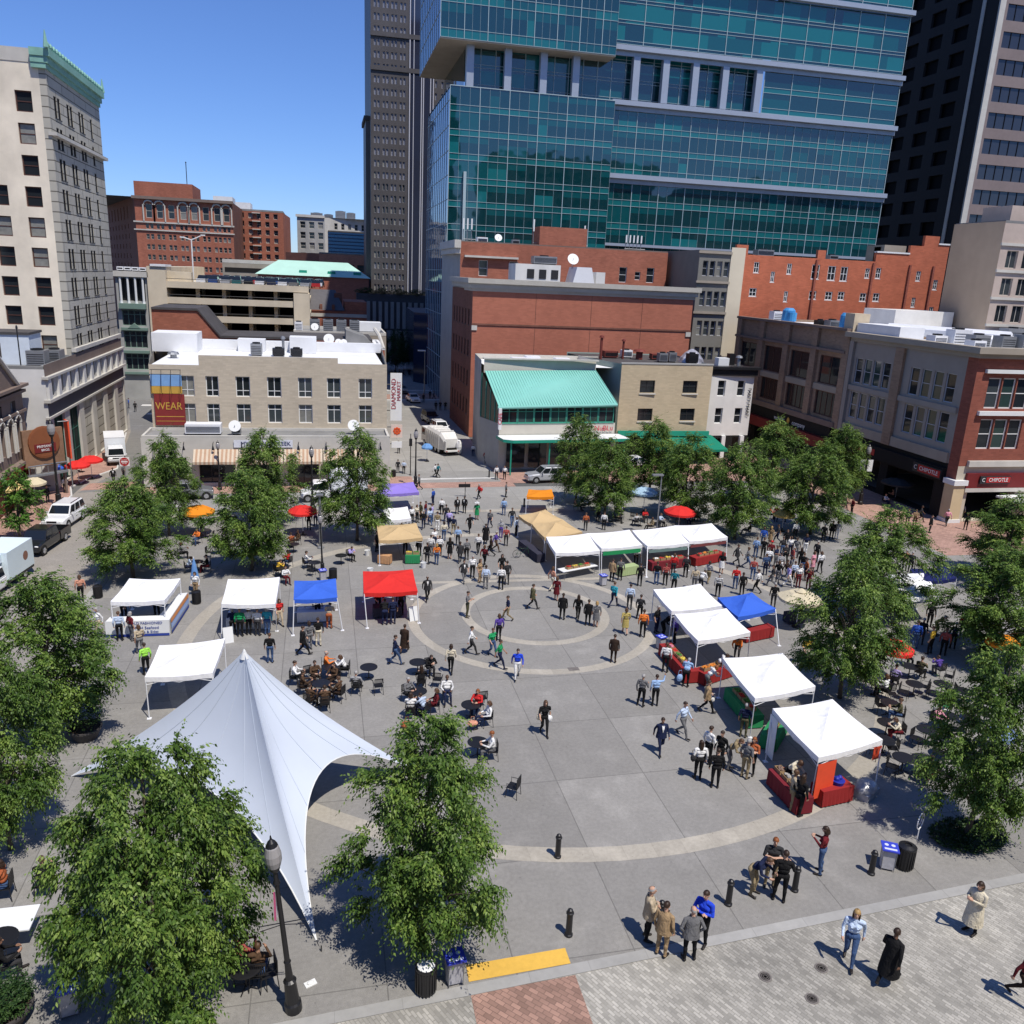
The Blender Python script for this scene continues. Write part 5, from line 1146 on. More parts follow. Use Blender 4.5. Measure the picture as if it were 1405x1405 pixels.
CN = dict(lightgrey='light grey', darkbrown='dark brown', lightblue='light blue', paleblue='pale blue', royal='bright blue', denim='blue denim', striped='black and white striped', plaid='red plaid', lime='lime green')
def CM(c):
    if c == 'striped':
        m = flat('cloth_striped',(.5,.5,.5),.9)
        if not m.get('done'):
            m['done'] = 1; N = m.node_tree.nodes; L = m.node_tree.links; tc = N.new('ShaderNodeTexCoord'); w = N.new('ShaderNodeTexWave'); w.bands_direction = 'Z'; w.inputs['Scale'].default_value = 3.2
            L.new(tc.outputs['Object'], w.inputs[0]); r = N.new('ShaderNodeValToRGB'); r.color_ramp.interpolation = 'CONSTANT'; r.color_ramp.elements[0].color = (.015,.015,.015,1); r.color_ramp.elements[1].position = .5; r.color_ramp.elements[1].color = (.7,.7,.7,1)
            L.new(w.outputs[0], r.inputs[0]); L.new(r.outputs[0], N['Principled BSDF'].inputs['Base Color'])
        return m
    if 'cloth_'+c in MATS: return MATS['cloth_'+c]
    m = M('cloth_'+c, CL[c], .88, 0, .22, 9, .15); N = m.node_tree.nodes; L = m.node_tree.links; tc = N.new('ShaderNodeTexCoord')
    mp = N.new('ShaderNodeMapping'); mp.inputs['Scale'].default_value = (1,1,.45); L.new(tc.outputs['Object'], mp.inputs[0])
    nz = N.new('ShaderNodeTexNoise'); nz.inputs['Scale'].default_value = 11; nz.inputs['Detail'].default_value = 2; nz.inputs['Distortion'].default_value = 1.2; L.new(mp.outputs[0], nz.inputs[0])
    bp = N.new('ShaderNodeBump'); bp.inputs['Strength'].default_value = .9; bp.inputs['Distance'].default_value = .05; L.new(nz.outputs[0], bp.inputs['Height']); L.new(bp.outputs[0], N['Principled BSDF'].inputs['Normal'])
    return m
SHOE = flat('shoe_leather',(.02,.016,.014),.5)
EYE = flat('eye_dark',(.02,.012,.01),.4)
def V3(*a): return Vector(a)
def ellipsoid(q, c, r, rot=None):
    l = MB(); l.ball((0,0,0), r, 16, k=10); M4 = Matrix.Translation(c) @ (rot or Matrix.Identity(4)); q.add([M4 @ Vector(v) for v in l.v], l.f)
def capsule(q, a, b, ra, rb):
    a, b = Vector(a), Vector(b); d = (b-a).normalized()
    q.tube([a-d*ra*.9, a-d*ra*.55, a, b, b+d*rb*.55, b+d*rb*.9], [ra*.35, ra*.82, ra, rb, rb*.82, rb*.35], 12)
def body(pose):
    """pose: joints for a 1.75 m figure facing -Y.  Returns (mesh, head centre, shoulder centre)"""
    J = dict(pose); q = MB(); seg = []
    def cap(a, b, ra, rb, m): capsule(q, a, b, ra, rb); seg.append((Vector(a), Vector(b), (ra+rb)/2, m))
    hip = J.get('hip', V3(0,0,.95)); ch = J.get('chest', V3(0,.0,1.30)); nk = ch+V3(0,0,.17)+(ch-hip).normalized()*.02; hd = J.get('head', nk+V3(0,-.025,.165))
    fem = J.get('fem', 0)
    cap(hip+V3(-.075,0,-.02), hip+V3(.075,0,-.02), .105, .105, 3)
    w = hip.lerp(ch,.48); cap(w+V3(-.055,0,0), w+V3(.055,0,0), .092 if fem else .105, .092 if fem else .105, 1)
    cap(ch+V3(-.075,0,-.04), ch+V3(.075,0,-.04), .108, .108, 1); cap(ch+V3(-.14,.01,.10), ch+V3(.14,.01,.10), .065, .065, 1); cap(ch+V3(0,.01,.02), nk+V3(0,.01,-.05), .10, .06, 1)
    if fem: 
        for s in (-1,1): cap(ch+V3(s*.065,-.085,-.03), ch+V3(s*.065,-.095,-.04), .055, .05, 1)
    cap(nk+V3(0,.01,-.04), hd+V3(0,.01,-.06), .052, .05, 0)
    ellipsoid(q, hd+V3(0,.008,.025), (.074,.092,.098)); seg.append((hd+V3(0,0,-.02), hd+V3(0,0,.07), .08, 0))
    ellipsoid(q, hd+V3(0,-.022,-.05), (.052,.062,.056))
    cap(hd+V3(0,-.082,.018), hd+V3(0,-.104,-.02), .010, .016, 0)
    for s in (-1,1): ellipsoid(q, hd+V3(s*.077,.012,0), (.012,.022,.032))
    for s, k in ((-1,'R'),(1,'L')):
        h = hip+V3(s*.092,0,-.03); kn = J['knee'+k]; an = J['ankle'+k]; toe = J.get('toe'+k, an+V3(s*.03,-.15,-.055))
        cap(h, kn, .088, .060, 3); cap(kn, an, .057, .040, 4)
        m = kn.lerp(an,.28)+V3(0,.018,0); cap(m, kn.lerp(an,.5)+V3(0,.01,0), .056, .05, 4)
        cap(an+V3(0,.03,-.035), toe, .042, .036, 5)
        sh = ch+V3(s*.185,.01,.095); el = J['elbow'+k]; wr = J['wrist'+k]
        cap(sh, el, .056, .043, 1); cap(el, wr, .042, .030, 2)
        hv = (J.get('hand'+k) or (wr-el)).normalized(); pal = V3(-s,0,0); pal = (pal-hv*pal.dot(hv)).normalized(); ac = hv.cross(pal).normalized()
        cap(wr, wr+hv*.075, .030, .034, 6)
        for i in range(4):                                  # four fingers of unequal length, curled towards the palm
            b0 = wr+hv*.08+ac*(i-1.5)*.0215; L1 = (.040,.046,.043,.033)[i]; b1 = b0+hv*L1+pal*.012; b2 = b1+hv*L1*.55+pal*.026
            capsule(q, b0-hv*.02, b1, .0112, .0105); capsule(q, b1, b2, .0105, .009); seg.append((b0,b2,.012,6))
        t0 = wr+hv*.03-ac*.028; t1 = t0+hv*.034-ac*.03+pal*.008; t2 = t1+hv*.03-ac*.006+pal*.01
        capsule(q, t0, t1, .014, .0125); capsule(q, t1, t2, .012, .010); seg.append((t0,t2,.012,6))
    me = q.mesh('raw', [], uv=False); o = bpy.data.objects.new('raw', me); COL.objects.link(o)
    md = o.modifiers.new('r','REMESH'); md.mode = 'VOXEL'; md.voxel_size = .0125; md.adaptivity = 0
    sm = o.modifiers.new('s','SMOOTH'); sm.factor = .5; sm.iterations = 2
    de = o.modifiers.new('d','DECIMATE'); de.ratio = .30
    dg = bpy.context.evaluated_depsgraph_get(); bm = bpy.data.meshes.new_from_object(o.evaluated_get(dg)); bpy.data.objects.remove(o); bpy.data.meshes.remove(me)
    nv = len(bm.vertices); co = np.empty(nv*3); bm.vertices.foreach_get('co', co); co = co.reshape(-1,3)
    nf = len(bm.polygons); ce = np.empty(nf*3); bm.polygons.foreach_get('center', ce); ce = ce.reshape(-1,3)
    best = np.full(nf, 1e9); mi = np.zeros(nf, int)
    for a, b, r, m in seg:
        a = np.array(a); d = np.array(b)-a; t = np.clip(((ce-a)@d)/max(1e-9,d@d),0,1); ds = np.linalg.norm(ce-a-t[:,None]*d,axis=1)-r
        k = ds < best; best[k] = ds[k]; mi[k] = m
    mi[mi == 6] = 0
    fs = []
    vs = [tuple(v) for v in co]; loops = [tuple(p.vertices) for p in bm.polygons]; bpy.data.meshes.remove(bm)
    out = MB(); out.v = vs; out.f = loops; out.m = list(mi)
    for s in (-1,1): out.ball(hd+V3(s*.031,-.079,.022), (.013,.006,.009), 8, 6, 4)
    out.ball(hd+V3(0,-.079,-.052), (.022,.006,.006), 8, 6, 4)
    base = [SK[0], MATS['white_paint'], SK[0], SHOE, SHOE, SHOE, EYE]
    return out.mesh('body', base, uv=False, smooth=True), hd, ch, hip
def st(**k):
    d = dict(kneeR=V3(-.10,-.015,.50), ankleR=V3(-.105,.03,.085), kneeL=V3(.10,-.015,.50), ankleL=V3(.105,.03,.085),
             elbowR=V3(-.245,.05,1.13), wristR=V3(-.25,-.03,.89), elbowL=V3(.245,.05,1.13), wristL=V3(.25,-.03,.89)); d.update(k); return d
POSES = dict(
 stand=st(), stand_f=st(fem=1, kneeR=V3(-.08,-.02,.50), ankleR=V3(-.075,.03,.085), kneeL=V3(.09,-.04,.50), ankleL=V3(.10,-.02,.085)),
 walk=st(kneeR=V3(-.09,-.20,.53), ankleR=V3(-.09,-.29,.12), toeR=V3(-.10,-.44,.11), kneeL=V3(.09,-.02,.50), ankleL=V3(.09,.30,.20), toeL=V3(.10,.23,.06), elbowR=V3(-.25,.13,1.15), wristR=V3(-.26,.16,.91), elbowL=V3(.25,-.05,1.14), wristL=V3(.24,-.22,.95)),
 walk_b=st(fem=1, kneeL=V3(.08,-.17,.53), ankleL=V3(.08,-.22,.11), toeL=V3(.09,-.37,.07), kneeR=V3(-.08,-.02,.50), ankleR=V3(-.08,.24,.17), toeR=V3(-.09,.14,.05), elbowL=V3(.24,.12,1.15), wristL=V3(.25,.10,.92), elbowR=V3(-.24,-.02,1.14), wristR=V3(-.23,-.17,.98)),
 fold=st(elbowR=V3(-.25,-.06,1.14), wristR=V3(.02,-.19,1.17), elbowL=V3(.25,-.06,1.14), wristL=V3(-.02,-.215,1.21), handR=V3(1,0,.1), handL=V3(-1,.05,0)),
 talk=st(elbowR=V3(-.26,.0,1.14), wristR=V3(-.19,-.23,1.20), kneeL=V3(.13,-.05,.50), ankleL=V3(.16,-.02,.085)),
 phone=st(fem=1, elbowR=V3(-.23,-.05,1.15), wristR=V3(-.09,-.27,1.28), elbowL=V3(.23,-.05,1.15), wristL=V3(.06,-.28,1.27)),
 pocket=st(elbowR=V3(-.30,.08,1.15), wristR=V3(-.20,.0,.96), elbowL=V3(.30,.08,1.15), wristL=V3(.20,.0,.96), kneeR=V3(-.13,-.03,.50), ankleR=V3(-.15,.0,.085)),
 point=st(elbowR=V3(-.33,-.08,1.38), wristR=V3(-.40,-.18,1.62)),
 bend=st(hip=V3(0,.10,.93), chest=V3(0,-.16,1.20), head=V3(0,-.33,1.40), elbowR=V3(-.24,-.24,1.03), wristR=V3(-.17,-.42,.98), elbowL=V3(.24,-.24,1.03), wristL=V3(.17,-.42,.98)),
 sit=dict(hip=V3(0,.02,.53), chest=V3(0,-.02,.88), kneeR=V3(-.11,-.40,.50), ankleR=V3(-.12,-.36,.085), kneeL=V3(.11,-.40,.50), ankleL=V3(.12,-.42,.085), elbowR=V3(-.25,-.16,.76), wristR=V3(-.13,-.38,.80), elbowL=V3(.25,-.16,.76), wristL=V3(.13,-.38,.80)),
 sit_back=dict(hip=V3(0,-.02,.53), chest=V3(0,.09,.86), kneeR=V3(-.12,-.44,.50), ankleR=V3(-.13,-.58,.10), kneeL=V3(.13,-.44,.50), ankleL=V3(.15,-.50,.085), elbowR=V3(-.27,.03,.70), wristR=V3(-.18,-.22,.66), elbowL=V3(.27,.03,.70), wristL=V3(.18,-.22,.66)),
 sit_lean=dict(fem=1, hip=V3(0,.05,.53), chest=V3(0,-.13,.83), head=V3(0,-.24,1.10), kneeR=V3(-.10,-.38,.50), ankleR=V3(-.10,-.30,.085), kneeL=V3(.10,-.38,.50), ankleL=V3(.10,-.34,.085), elbowR=V3(-.24,-.30,.75), wristR=V3(-.08,-.44,.82), elbowL=V3(.24,-.30,.75), wristL=V3(.08,-.44,.84)))
BODY = {k: body(v) for k, v in POSES.items()}
def hair_mesh(kind):
    q = MB(); n = 16
    lo = {'short': -.02, 'bald': .0, 'bob': -.11, 'long': -.27, 'tail': -.06}[kind]
    rings = 8; vs = []; 
    for i in range(rings+1):
        f = i/rings
        for k in range(n):
            a = 2*PI*k/n; back = max(0, math.sin(a)); front = max(0,-math.sin(a))
            th = f*(PI*.5+.25*back-.30*front*(1 if kind != 'bald' else 2.2))
            x = .082*math.sin(th)*math.cos(a); y = .100*math.sin(th)*math.sin(a)+.008; z = .108*math.cos(th)+.025
            if kind == 'bald' : z -= .006*(1-f)*0; 
            vs.append((x,y,z))
    fs = [(i*n+k,i*n+(k+1)%n,(i+1)*n+(k+1)%n,(i+1)*n+k) for i in range(1 if kind != 'bald' else 5, rings) for k in range(n)]
    if kind != 'bald': fs += [(0*n+k,(1)*n+k,(1)*n+(k+1)%n) for k in range(n)]
    q.add(vs, fs)
    if kind in ('bob','long'):
        m = 10; pts = []
        for j in range(5):
            t = j/4; z = .02+(lo-.02)*t
            for k in range(m+1):
                a = -.35+(PI+.7)*k/m; r = 1+.12*math.sin(t*PI)-(.12*t if kind == 'long' else 0); pts.append((.09*r*math.cos(a), .012+.108*r*math.sin(a)+.02*t, z))
        q.add(pts, [(j*(m+1)+k,j*(m+1)+k+1,(j+1)*(m+1)+k+1,(j+1)*(m+1)+k) for j in range(4) for k in range(m)])
        q.ball((0,.075,lo*.5),(.075,.045,abs(lo)*.6+.03),10)
    if kind == 'tail': q.tube([(0,.09,.05),(0,.15,.02),(0,.14,-.16)],[.03,.04,.012],8)
    return q.mesh('hair', HAIRC['b'], uv=False, smooth=True)
HAIR = {k: hair_mesh(k) for k in ('short','bald','bob','long','tail')}
def cap_mesh():
    q = MB(); q.lathe([(.098,.03),(.1,.07),(.07,.125),(.02,.145)],14,sy=1.12); q.box((-.075,-.2,.03),(.075,-.08,.045)); return q.mesh('hat', MATS['white_paint'], uv=False)
def sunhat_mesh():
    q = MB(); q.lathe([(.21,.045),(.10,.06),(.095,.13),(.03,.15)],16,sy=1.1); return q.mesh('hat', MATS['white_paint'], uv=False)
HATS = {'cap': cap_mesh(), 'sunhat': sunhat_mesh()}
def garment(rows, name):
    q = MB(); n = 18; vs = [(rx*math.cos(2*PI*k/n), ry*math.sin(2*PI*k/n)+oy, z+.008*math.sin(5*2*PI*k/n)*(1 if i == 0 else 0)) for i,(z,rx,ry,oy) in enumerate(rows) for k in range(n)]
    q.add(vs, [(i*n+k,i*n+(k+1)%n,(i+1)*n+(k+1)%n,(i+1)*n+k) for i in range(len(rows)-1) for k in range(n)])
    return q.mesh(name, MATS['white_paint'], uv=False, smooth=True)
GAR = dict(skirt=garment([(.50,.20,.17,0),(.72,.185,.15,0),(.92,.185,.125,0),(1.05,.15,.115,0)],'skirt'),
           coat=garment([(.36,.25,.26,.0),(.62,.235,.21,.0),(.90,.215,.155,0),(1.12,.185,.135,.0),(1.32,.20,.135,.0),(1.43,.17,.10,.01),(1.475,.075,.07,.015)],'coat'),
           jacket=garment([(.80,.225,.165,0),(.95,.21,.15,0),(1.12,.185,.135,0),(1.32,.20,.135,0),(1.43,.17,.10,.01),(1.475,.075,.07,.015)],'jacket'))
def _shirt():
    q = MB(); q.add([(-.055,-.118,1.44),(.055,-.118,1.44),(.04,-.150,1.30),(-.04,-.150,1.30),(0,-.140,1.10),(0,-.152,1.2)],[(0,3,2,1),(3,4,2)]); q.v = [(x,y-.012,z) for x,y,z in q.v]; return q.mesh('shirt_front', MATS['white_paint'], uv=False)
SHIRT = _shirt()
PEOPLE = []
NAMEV = dict(stand='standing', stand_f='standing', walk='walking', walk_b='walking', fold='with folded arms', talk='talking', phone='raising both hands', pocket='with hands at the hips', point='raising an arm', bend='bending forward', sit='seated', sit_back='leaning back on a chair', sit_lean='leaning on the table')
def hgt(y): return float(np.interp(y,(19,25,31,45,66,80),(1.84,1.73,1.62,1.57,1.43,1.36)))
def person(px, py, pose, face, top, bot, hair='d', hk='short', label=None, sl=1, skin=None, ex='', where='', pos=None, hs=1., z=0., rank=0):
    """face: degrees, 0 = towards the viewer, 90 = to the right, 180 = away, 270 = left"""
    g = pos or G(px,py); g = Vector((g[0],g[1],z)); me, hd, ch, hip = BODY[pose]
    va = math.atan2(g.x, g.y)
    s = hgt(g.y)/1.75*hs*random.uniform(.97,1.03)
    wear = 'long coat' if 'C' in ex else ('jacket' if 'J' in ex else ('dress' if 'D' in ex else 'top'))
    low = 'skirt' if 'K' in ex else 'shorts' if 'S' in ex else 'trousers'
    n = lambda c: CN.get(c,c)
    auto = f"person in {n(top)} {wear}" + ("" if 'D' in ex else f" and {n(bot)} {low}") + f" {NAMEV[pose]}"
    t = thing('person', None, 'person', g, R_(face)-va, 'people at the market', s)
    sk = SK[skin if skin is not None else random.choices((0,1,2),(.66,.2,.14))[0]]
    t.scale = (s*1.13, s*1.13, s); b = inst('body', me, t)
    ml = [sk, CM(top), CM(top) if sl else sk, CM(bot) if bot != top or True else None, CM(bot), SHOE, EYE]
    if 'S' in ex or 'K' in ex or 'D' in ex: ml[4] = sk
    if 'D' in ex: ml[3] = CM(top)
    for i, mm in enumerate(ml): b.material_slots[i].link = 'OBJECT'; b.material_slots[i].material = mm
    def kid(name, m, mat, loc=(0,0,0), sc=None):
        o = inst(name, m, t, loc, 0, sc); o.material_slots[0].link = 'OBJECT'; o.material_slots[0].material = mat; return o
    if hk in HATS: kid('hair', HAIR['short'], HAIRC[hair], hd); kid('hat', HATS[hk], CM('red' if 'r' in ex else 'white'), hd)
    else: kid('hair', HAIR[hk], HAIRC[hair], hd)
    if 'C' in ex: kid('coat', GAR['coat'], CM(top))
    if 'J' in ex: kid('jacket', GAR['jacket'], CM(top))
    if 'J' in ex or 'w' in ex: kid('shirt_front', SHIRT, CM('white'))
    if 'K' in ex or 'D' in ex: kid('skirt', GAR['skirt'], CM(top if 'D' in ex else bot), (0,0,(hip.z-.95)), (1,1,1) if hip.z > .8 else (1.1,1.6,.35))
    PEOPLE.append((t, label or '', auto, where, g)); return t
# ------------------------------------------------------------------ canopies
def canopy_mat(c): return cloth('canopy_'+c, dict(white=(.86,.86,.87), red=(.72,.035,.03), blue=(.05,.15,.66), tan=(.62,.45,.24), purple=(.30,.22,.66), orange=(.80,.27,.02), navy=(.012,.018,.10), cream=(.66,.58,.40))[c], .16 if c != 'white' else .05)
def canopy(label, cor, color, eave, peak, feet=None, val=.24, flat_top=False, group='pop-up market canopies', legs=True, name='market_canopy'):
    """cor: four pixel corners of the lower valance edge, front-left first, anticlockwise seen from above; eave/peak heights in metres"""
    P = [G(x,y,eave) for x,y in cor]; c = sum(P, Vector())/4
    t = thing(name, label, 'canopy', (c.x,c.y,0), 0, group); L = [p-Vector((c.x,c.y,0)) for p in P]
    q = MB(); n = 10; top = Vector((0,0,peak))
    E_ = [p+Vector((0,0,val)) for p in L]
    for k in range(4):
        a, b = E_[k], E_[(k+1)%4]; la, lb = L[k], L[(k+1)%4]
        vs = []; m = 8
        for i in range(m+1):
            f = i/m
            for j in range(n+1):
                u = j/n; e = a.lerp(b,u); e = e+Vector((0,0,-.07*math.sin(PI*u)))
                p = e.lerp(top, f); p.z -= .16*(peak-eave-val)*math.sin(PI*f)*(1 if not flat_top else .3)*(1+.8*math.sin(PI*u)); vs.append(p)
        q.add(vs, [(i*(n+1)+j,i*(n+1)+j+1,(i+1)*(n+1)+j+1,(i+1)*(n+1)+j) for i in range(m) for j in range(n)])
        vs = []
        for j in range(n+1):
            u = j/n; d = -.07*math.sin(PI*u); vs += [a.lerp(b,u)+Vector((0,0,d)), la.lerp(lb,u)+Vector((0,0,d*.7+.018*math.sin(u*17+k)))]
        q.add(vs, [(2*j+1,2*j+3,2*j+2,2*j) for j in range(n)])
    q.build('canopy_cloth', canopy_mat(color), t, smooth=True)
    fr = MB()
    for k in range(4):
        a, b = E_[k]*.985, E_[(k+1)%4]*.985; m = (a+b)/2-Vector((0,0,.32)); fr.tube([a-Vector((0,0,.05)),m,b-Vector((0,0,.05))],.014,5); fr.tube([a-Vector((0,0,.36)),(a+b)/2-Vector((0,0,.06)),b-Vector((0,0,.36))],.014,5)
        fr.tube([a-Vector((0,0,.06)), top-Vector((0,0,.12))],.014,5)
    fr.build('frame', MATS['white_metal'], t)
    if legs:
        for k in range(4):
            p = L[k]*.985; f = (G(*feet[k])-Vector((c.x,c.y,0))) if feet and feet[k] else Vector((p.x,p.y,0))
            lg = MB(); lg.tube([f, Vector((p.x,p.y,eave+val-.05))], .026, 6); lg.box((f.x-.09,f.y-.09,0),(f.x+.09,f.y+.09,.02)); lg.build('leg', MATS['white_metal'], t)
    return t, L
def mid(L,i,j,t): return L[i].lerp(L[j],t)
def banner_on(t, L, i, j, z0, z1, col, s=None, size=.3, tcol=None, t0=.04, t1=.96, name='banner'):
    a, b = mid(L,i,j,t0), mid(L,i,j,t1); d = (b-a).normalized(); n = Vector((d.y,-d.x,0))*.05; q = MB()
    q.quad((a.x+n.x,a.y+n.y,z0),(b.x+n.x,b.y+n.y,z0),(b.x+n.x,b.y+n.y,z1),(a.x+n.x,a.y+n.y,z1)); q.quad((b.x+n.x*.7,b.y+n.y*.7,z0),(a.x+n.x*.7,a.y+n.y*.7,z0),(a.x+n.x*.7,a.y+n.y*.7,z1),(b.x+n.x*.7,b.y+n.y*.7,z1)); o = q.build(name, col, t)
    if s:
        c = (a+b)/2+n*1.3; text(s, size, tcol or WP, o, (c.x,c.y,(z0+z1)/2), (PI/2,0,math.atan2(d.y,d.x)), depth=.003)
    return o
C1,_1 = canopy('white canopy over the stall with blue lettered banners', [(152,831),(226,829),(248,799),(178,799)], 'white', 1.62, 2.25)
stall = thing('market_stall','white stall counter with blue and orange banners under a white canopy','stall',C1.location,0)
q = MB(); A,B_,C_,D_ = [Vector((p.x*1.18,p.y*1.22,0)) for p in _1]
q.prism([(A.x,A.y),(B_.x,B_.y),(C_.x,C_.y),(C_.x-.45,C_.y-.1),(B_.x-.6,B_.y+.7),(A.x+.1,A.y+.7)],.02,.86); q.build('counter', WP, stall)
navy = flat('navy_print',(.03,.06,.30)); LL = [A,B_,C_,D_]
banner_on(stall,LL,0,1,.60,.9,WP,'OLD FASHIONED',.2,navy,.3,1.); banner_on(stall,LL,0,1,.38,.6,WP,'FISH Seafood',.22,navy,.3,1.); banner_on(stall,LL,0,1,.16,.38,WP,'Soups & Sides',.2,navy,.3,1.); banner_on(stall,LL,0,1,.16,.9,WP,t0=.0,t1=.3)
banner_on(stall,LL,0,1,.03,.16,navy,name='banner_stripe',t0=.0,t1=1.0).location.y -= .025
banner_on(stall,LL,1,2,.03,.9,WP); o = banner_on(stall,LL,1,2,.06,.2,navy,name='banner_stripe'); o.location.x += .03; o = banner_on(stall,LL,1,2,.32,.62,flat('paleblue_print',(.35,.48,.75)),name='banner_stripe'); o.location.x += .03
o = banner_on(stall,LL,1,2,.66,.88,flat('orange_print',(.75,.30,.10)),name='banner_stripe'); o.location.x += .03
canopy('white canopy left of the blue canopy', [(304,834),(378,834),(384,797),(313,800)], 'white', 1.75, 2.35, [(304,879),(380,866),None,None])
canopy('bright blue canopy with white frame left of the red canopy', [(403,828),(463,825),(461,799),(404,802)], 'blue', 1.7, 2.2, [(402,872),(470,865),None,None])
canopy('red canopy on the left half of the square', [(499,819),(573,816),(566,786),(498,789)], 'red', 1.7, 2.3, [(504,862),(575,855),None,None])
canopy('white canopy standing close behind the big white tent', [(199,936),(292,930),(309,882),(219,892)], 'white', 1.75, 2.25, [(205,986),None,None,None])
canopy('tan canopy with green tables behind the red canopy', [(520,746),(580,742),(571,722),(517,725)], 'tan', 1.55, 2.1, [(521,776),(579,770),None,None])
canopy('small white canopy behind the tan canopy at left', [(523,718),(564,715),(559,699),(527,701)], 'white', 1.55, 2.0)
canopy('purple canopy by the street corner', [(514,682),(575,679),(567,665),(524,667)], 'purple', 1.6, 2.1)
canopy('small orange canopy near the bollards at the back', [(722,685),(760,685),(757,675),(725,675)], 'orange', 1.35, 1.7)
canopy('tan canopy, farther one of the pair beside the bicycle', [(729,723),(772,717),(748,703),(711,711)], 'tan', 1.5, 2.15)
canopy('tan canopy, nearer one of the pair next to the white row', [(747,742),(799,734),(772,717),(729,722)], 'tan', 1.5, 2.15)
canopy('white canopy at the left end of the back row', [(762,763),(823,760),(807,736),(749,741)], 'white', 1.5, 2.15, [(762,798),(822,788),None,None])
t,L = canopy('white canopy with a green front banner in the back row', [(825,757),(881,752),(863,731),(807,736)], 'white', 1.5, 2.15, [(825,788),(880,776),None,None])
banner_on(t,L,0,1,1.22,1.5,flat('banner_green',(.02,.26,.09)))
t,L = canopy('white canopy with a grey green front banner in the back row', [(888,754),(945,749),(926,725),(867,732)], 'white', 1.5, 2.2, [(887,792),(944,783),None,None])
banner_on(t,L,0,1,1.25,1.46,flat('banner_sage',(.16,.24,.22)))
t,L = canopy('white canopy at the right end of the back row over red tables', [(945,747),(998,741),(976,722),(926,725)], 'white', 1.5, 2.2, [None,(996,771),None,None])
banner_on(t,L,0,1,1.25,1.46,flat('banner_brown',(.18,.05,.05)))
canopy('white canopy joined behind the front one over the flower stall', [(921,844),(990,836),(960,806),(896,814)], 'white', 1.7, 2.15)
canopy('white canopy over the flower stall at right', [(957,885),(1029,873),(996,840),(925,848)], 'white', 1.72, 2.3, [(952,934),(1026,904),None,None])
canopy('white canopy with green tables right of the flower stall', [(1035,965),(1118,948),(1073,902),(991,909)], 'white', 1.85, 2.4, [(1029,1012),None,None,None])
t,L = canopy('white canopy with red cloths nearest at right', [(1122,1047),(1210,1022),(1141,966),(1059,979)], 'white', 1.9, 2.5, [(1111,1105),(1199,1091),None,(1050,1045)])
banner_on(t,L,0,1,.35,1.85,M('drape_red',(.72,.08,.03),.6,0,.1,3),t0=.0,t1=.28,name='drape'); banner_on(t,L,0,1,1.35,1.9,MATS['drape_red'],t0=.86,t1=.99,name='drape'); banner_on(t,L,3,0,.05,1.9,canopy_mat('white'),t0=.0,t1=.17,name='drape')
t,L = canopy('blue canopy with slanted white legs behind the flower stall', [(1012,852),(1064,840),(1031,818),(984,825)], 'blue', 1.5, 2.25, [(1012,872),(1069,886),None,None])
canopy('white canopy half hidden by the tall trees at right', [(1240,826),(1290,822),(1268,789),(1218,793)], 'white', 1.6, 2.15)
canopy('navy blue canopy behind the half hidden white one', [(1262,803),(1312,798),(1296,782),(1248,785)], 'navy', 1.6, 2.1)

# ------------------------------------------------------------------ star shaped tent
TENT = M('tent_cloth',(.51,.56,.64),.7,0,.05,.4,.2)
def star_tent():
    tipA, tipB, tipC = G(434,1290), G(98,1065), G(575,1060); tipD = G(330,1000); cen = (tipA+tipB+tipC+tipD)/4
    gp = Vector((cen.x,cen.y,0)); d = math.hypot(cen.x,cen.y)
    r = ray(335,893); tt = math.hypot(*cen[:2])/math.hypot(r[0],r[1]); pk = Vector((r[0]*tt, r[1]*tt, CH+r[2]*tt))
    gp = Vector((pk.x,pk.y,0))
    t = thing('star_tent','big pale grey star shaped tent with one tall peak in the left foreground','tent',gp)
    seams = []; tips = [v-gp for v in (tipA,tipC,tipD,tipB)]; top = Vector((0,0,pk.z)); q = MB(); n, m = 28, 18
    for i in range(4):
        a, b = tips[i], tips[(i+1)%4]
        kk, kz = ((.20,.74),(.2,.75),(.2,.75),(.36,.62))[i]; ctl = (a+b)/2*kk+Vector((0,0,pk.z*kz)); ends = []
        for j in range(n+1):
            u = j/n; p = a*(1-u)**2+ctl*2*u*(1-u)+b*u*u; ends.append(p)
        vs = []
        for k in range(m+1):
            f = k/m
            for j in range(n+1):
                p = top.lerp(ends[j], f); p = p.copy(); s = math.sin(PI*f**.8); p.z -= s*pk.z*.055*(1+1.1*math.sin(PI*j/n)); vs.append(p)
        q.add(vs, [(k*(n+1)+j,(k+1)*(n+1)+j,(k+1)*(n+1)+j+1,k*(n+1)+j+1) for k in range(m) for j in range(n)])
        for j in (5,9,14,19,23): seams.append([vs[k*(n+1)+j]+Vector((0,0,.006)) for k in range(1,m+1)])
        hem = MB(); hem.tube(ends, .022, 6, cap=False); hem.build('hem', WP, t)
        rp = MB(); rp.tube([a, a*1.06+Vector((0,0,-.02))], .015, 5); rp.tube([a*1.06, a*1.06+Vector((0,0,.2))], .02, 6); rp.build('peg', MATS['black_metal'], t)
    q.build('canopy_cloth', TENT, t, smooth=True)
    for pts in seams:
        sq = MB(); sq.tube(pts, .011, 4, cap=False); sq.build('seam', flat('tent_seam',(.38,.43,.50),.8), t)
    p = MB(); p.tube([(0,0,0),(0,0,pk.z-.02)],.06,10); p.lathe([(.2,0),(.2,.03)],12); p.build('mast', MATS['grey_metal'], t)
    p = MB(); p.lathe([(.16,-.28),(.05,.0),(.02,.06)],12,(0,0,pk.z)); p.build('peak_cap', WP, t)
star_tent()

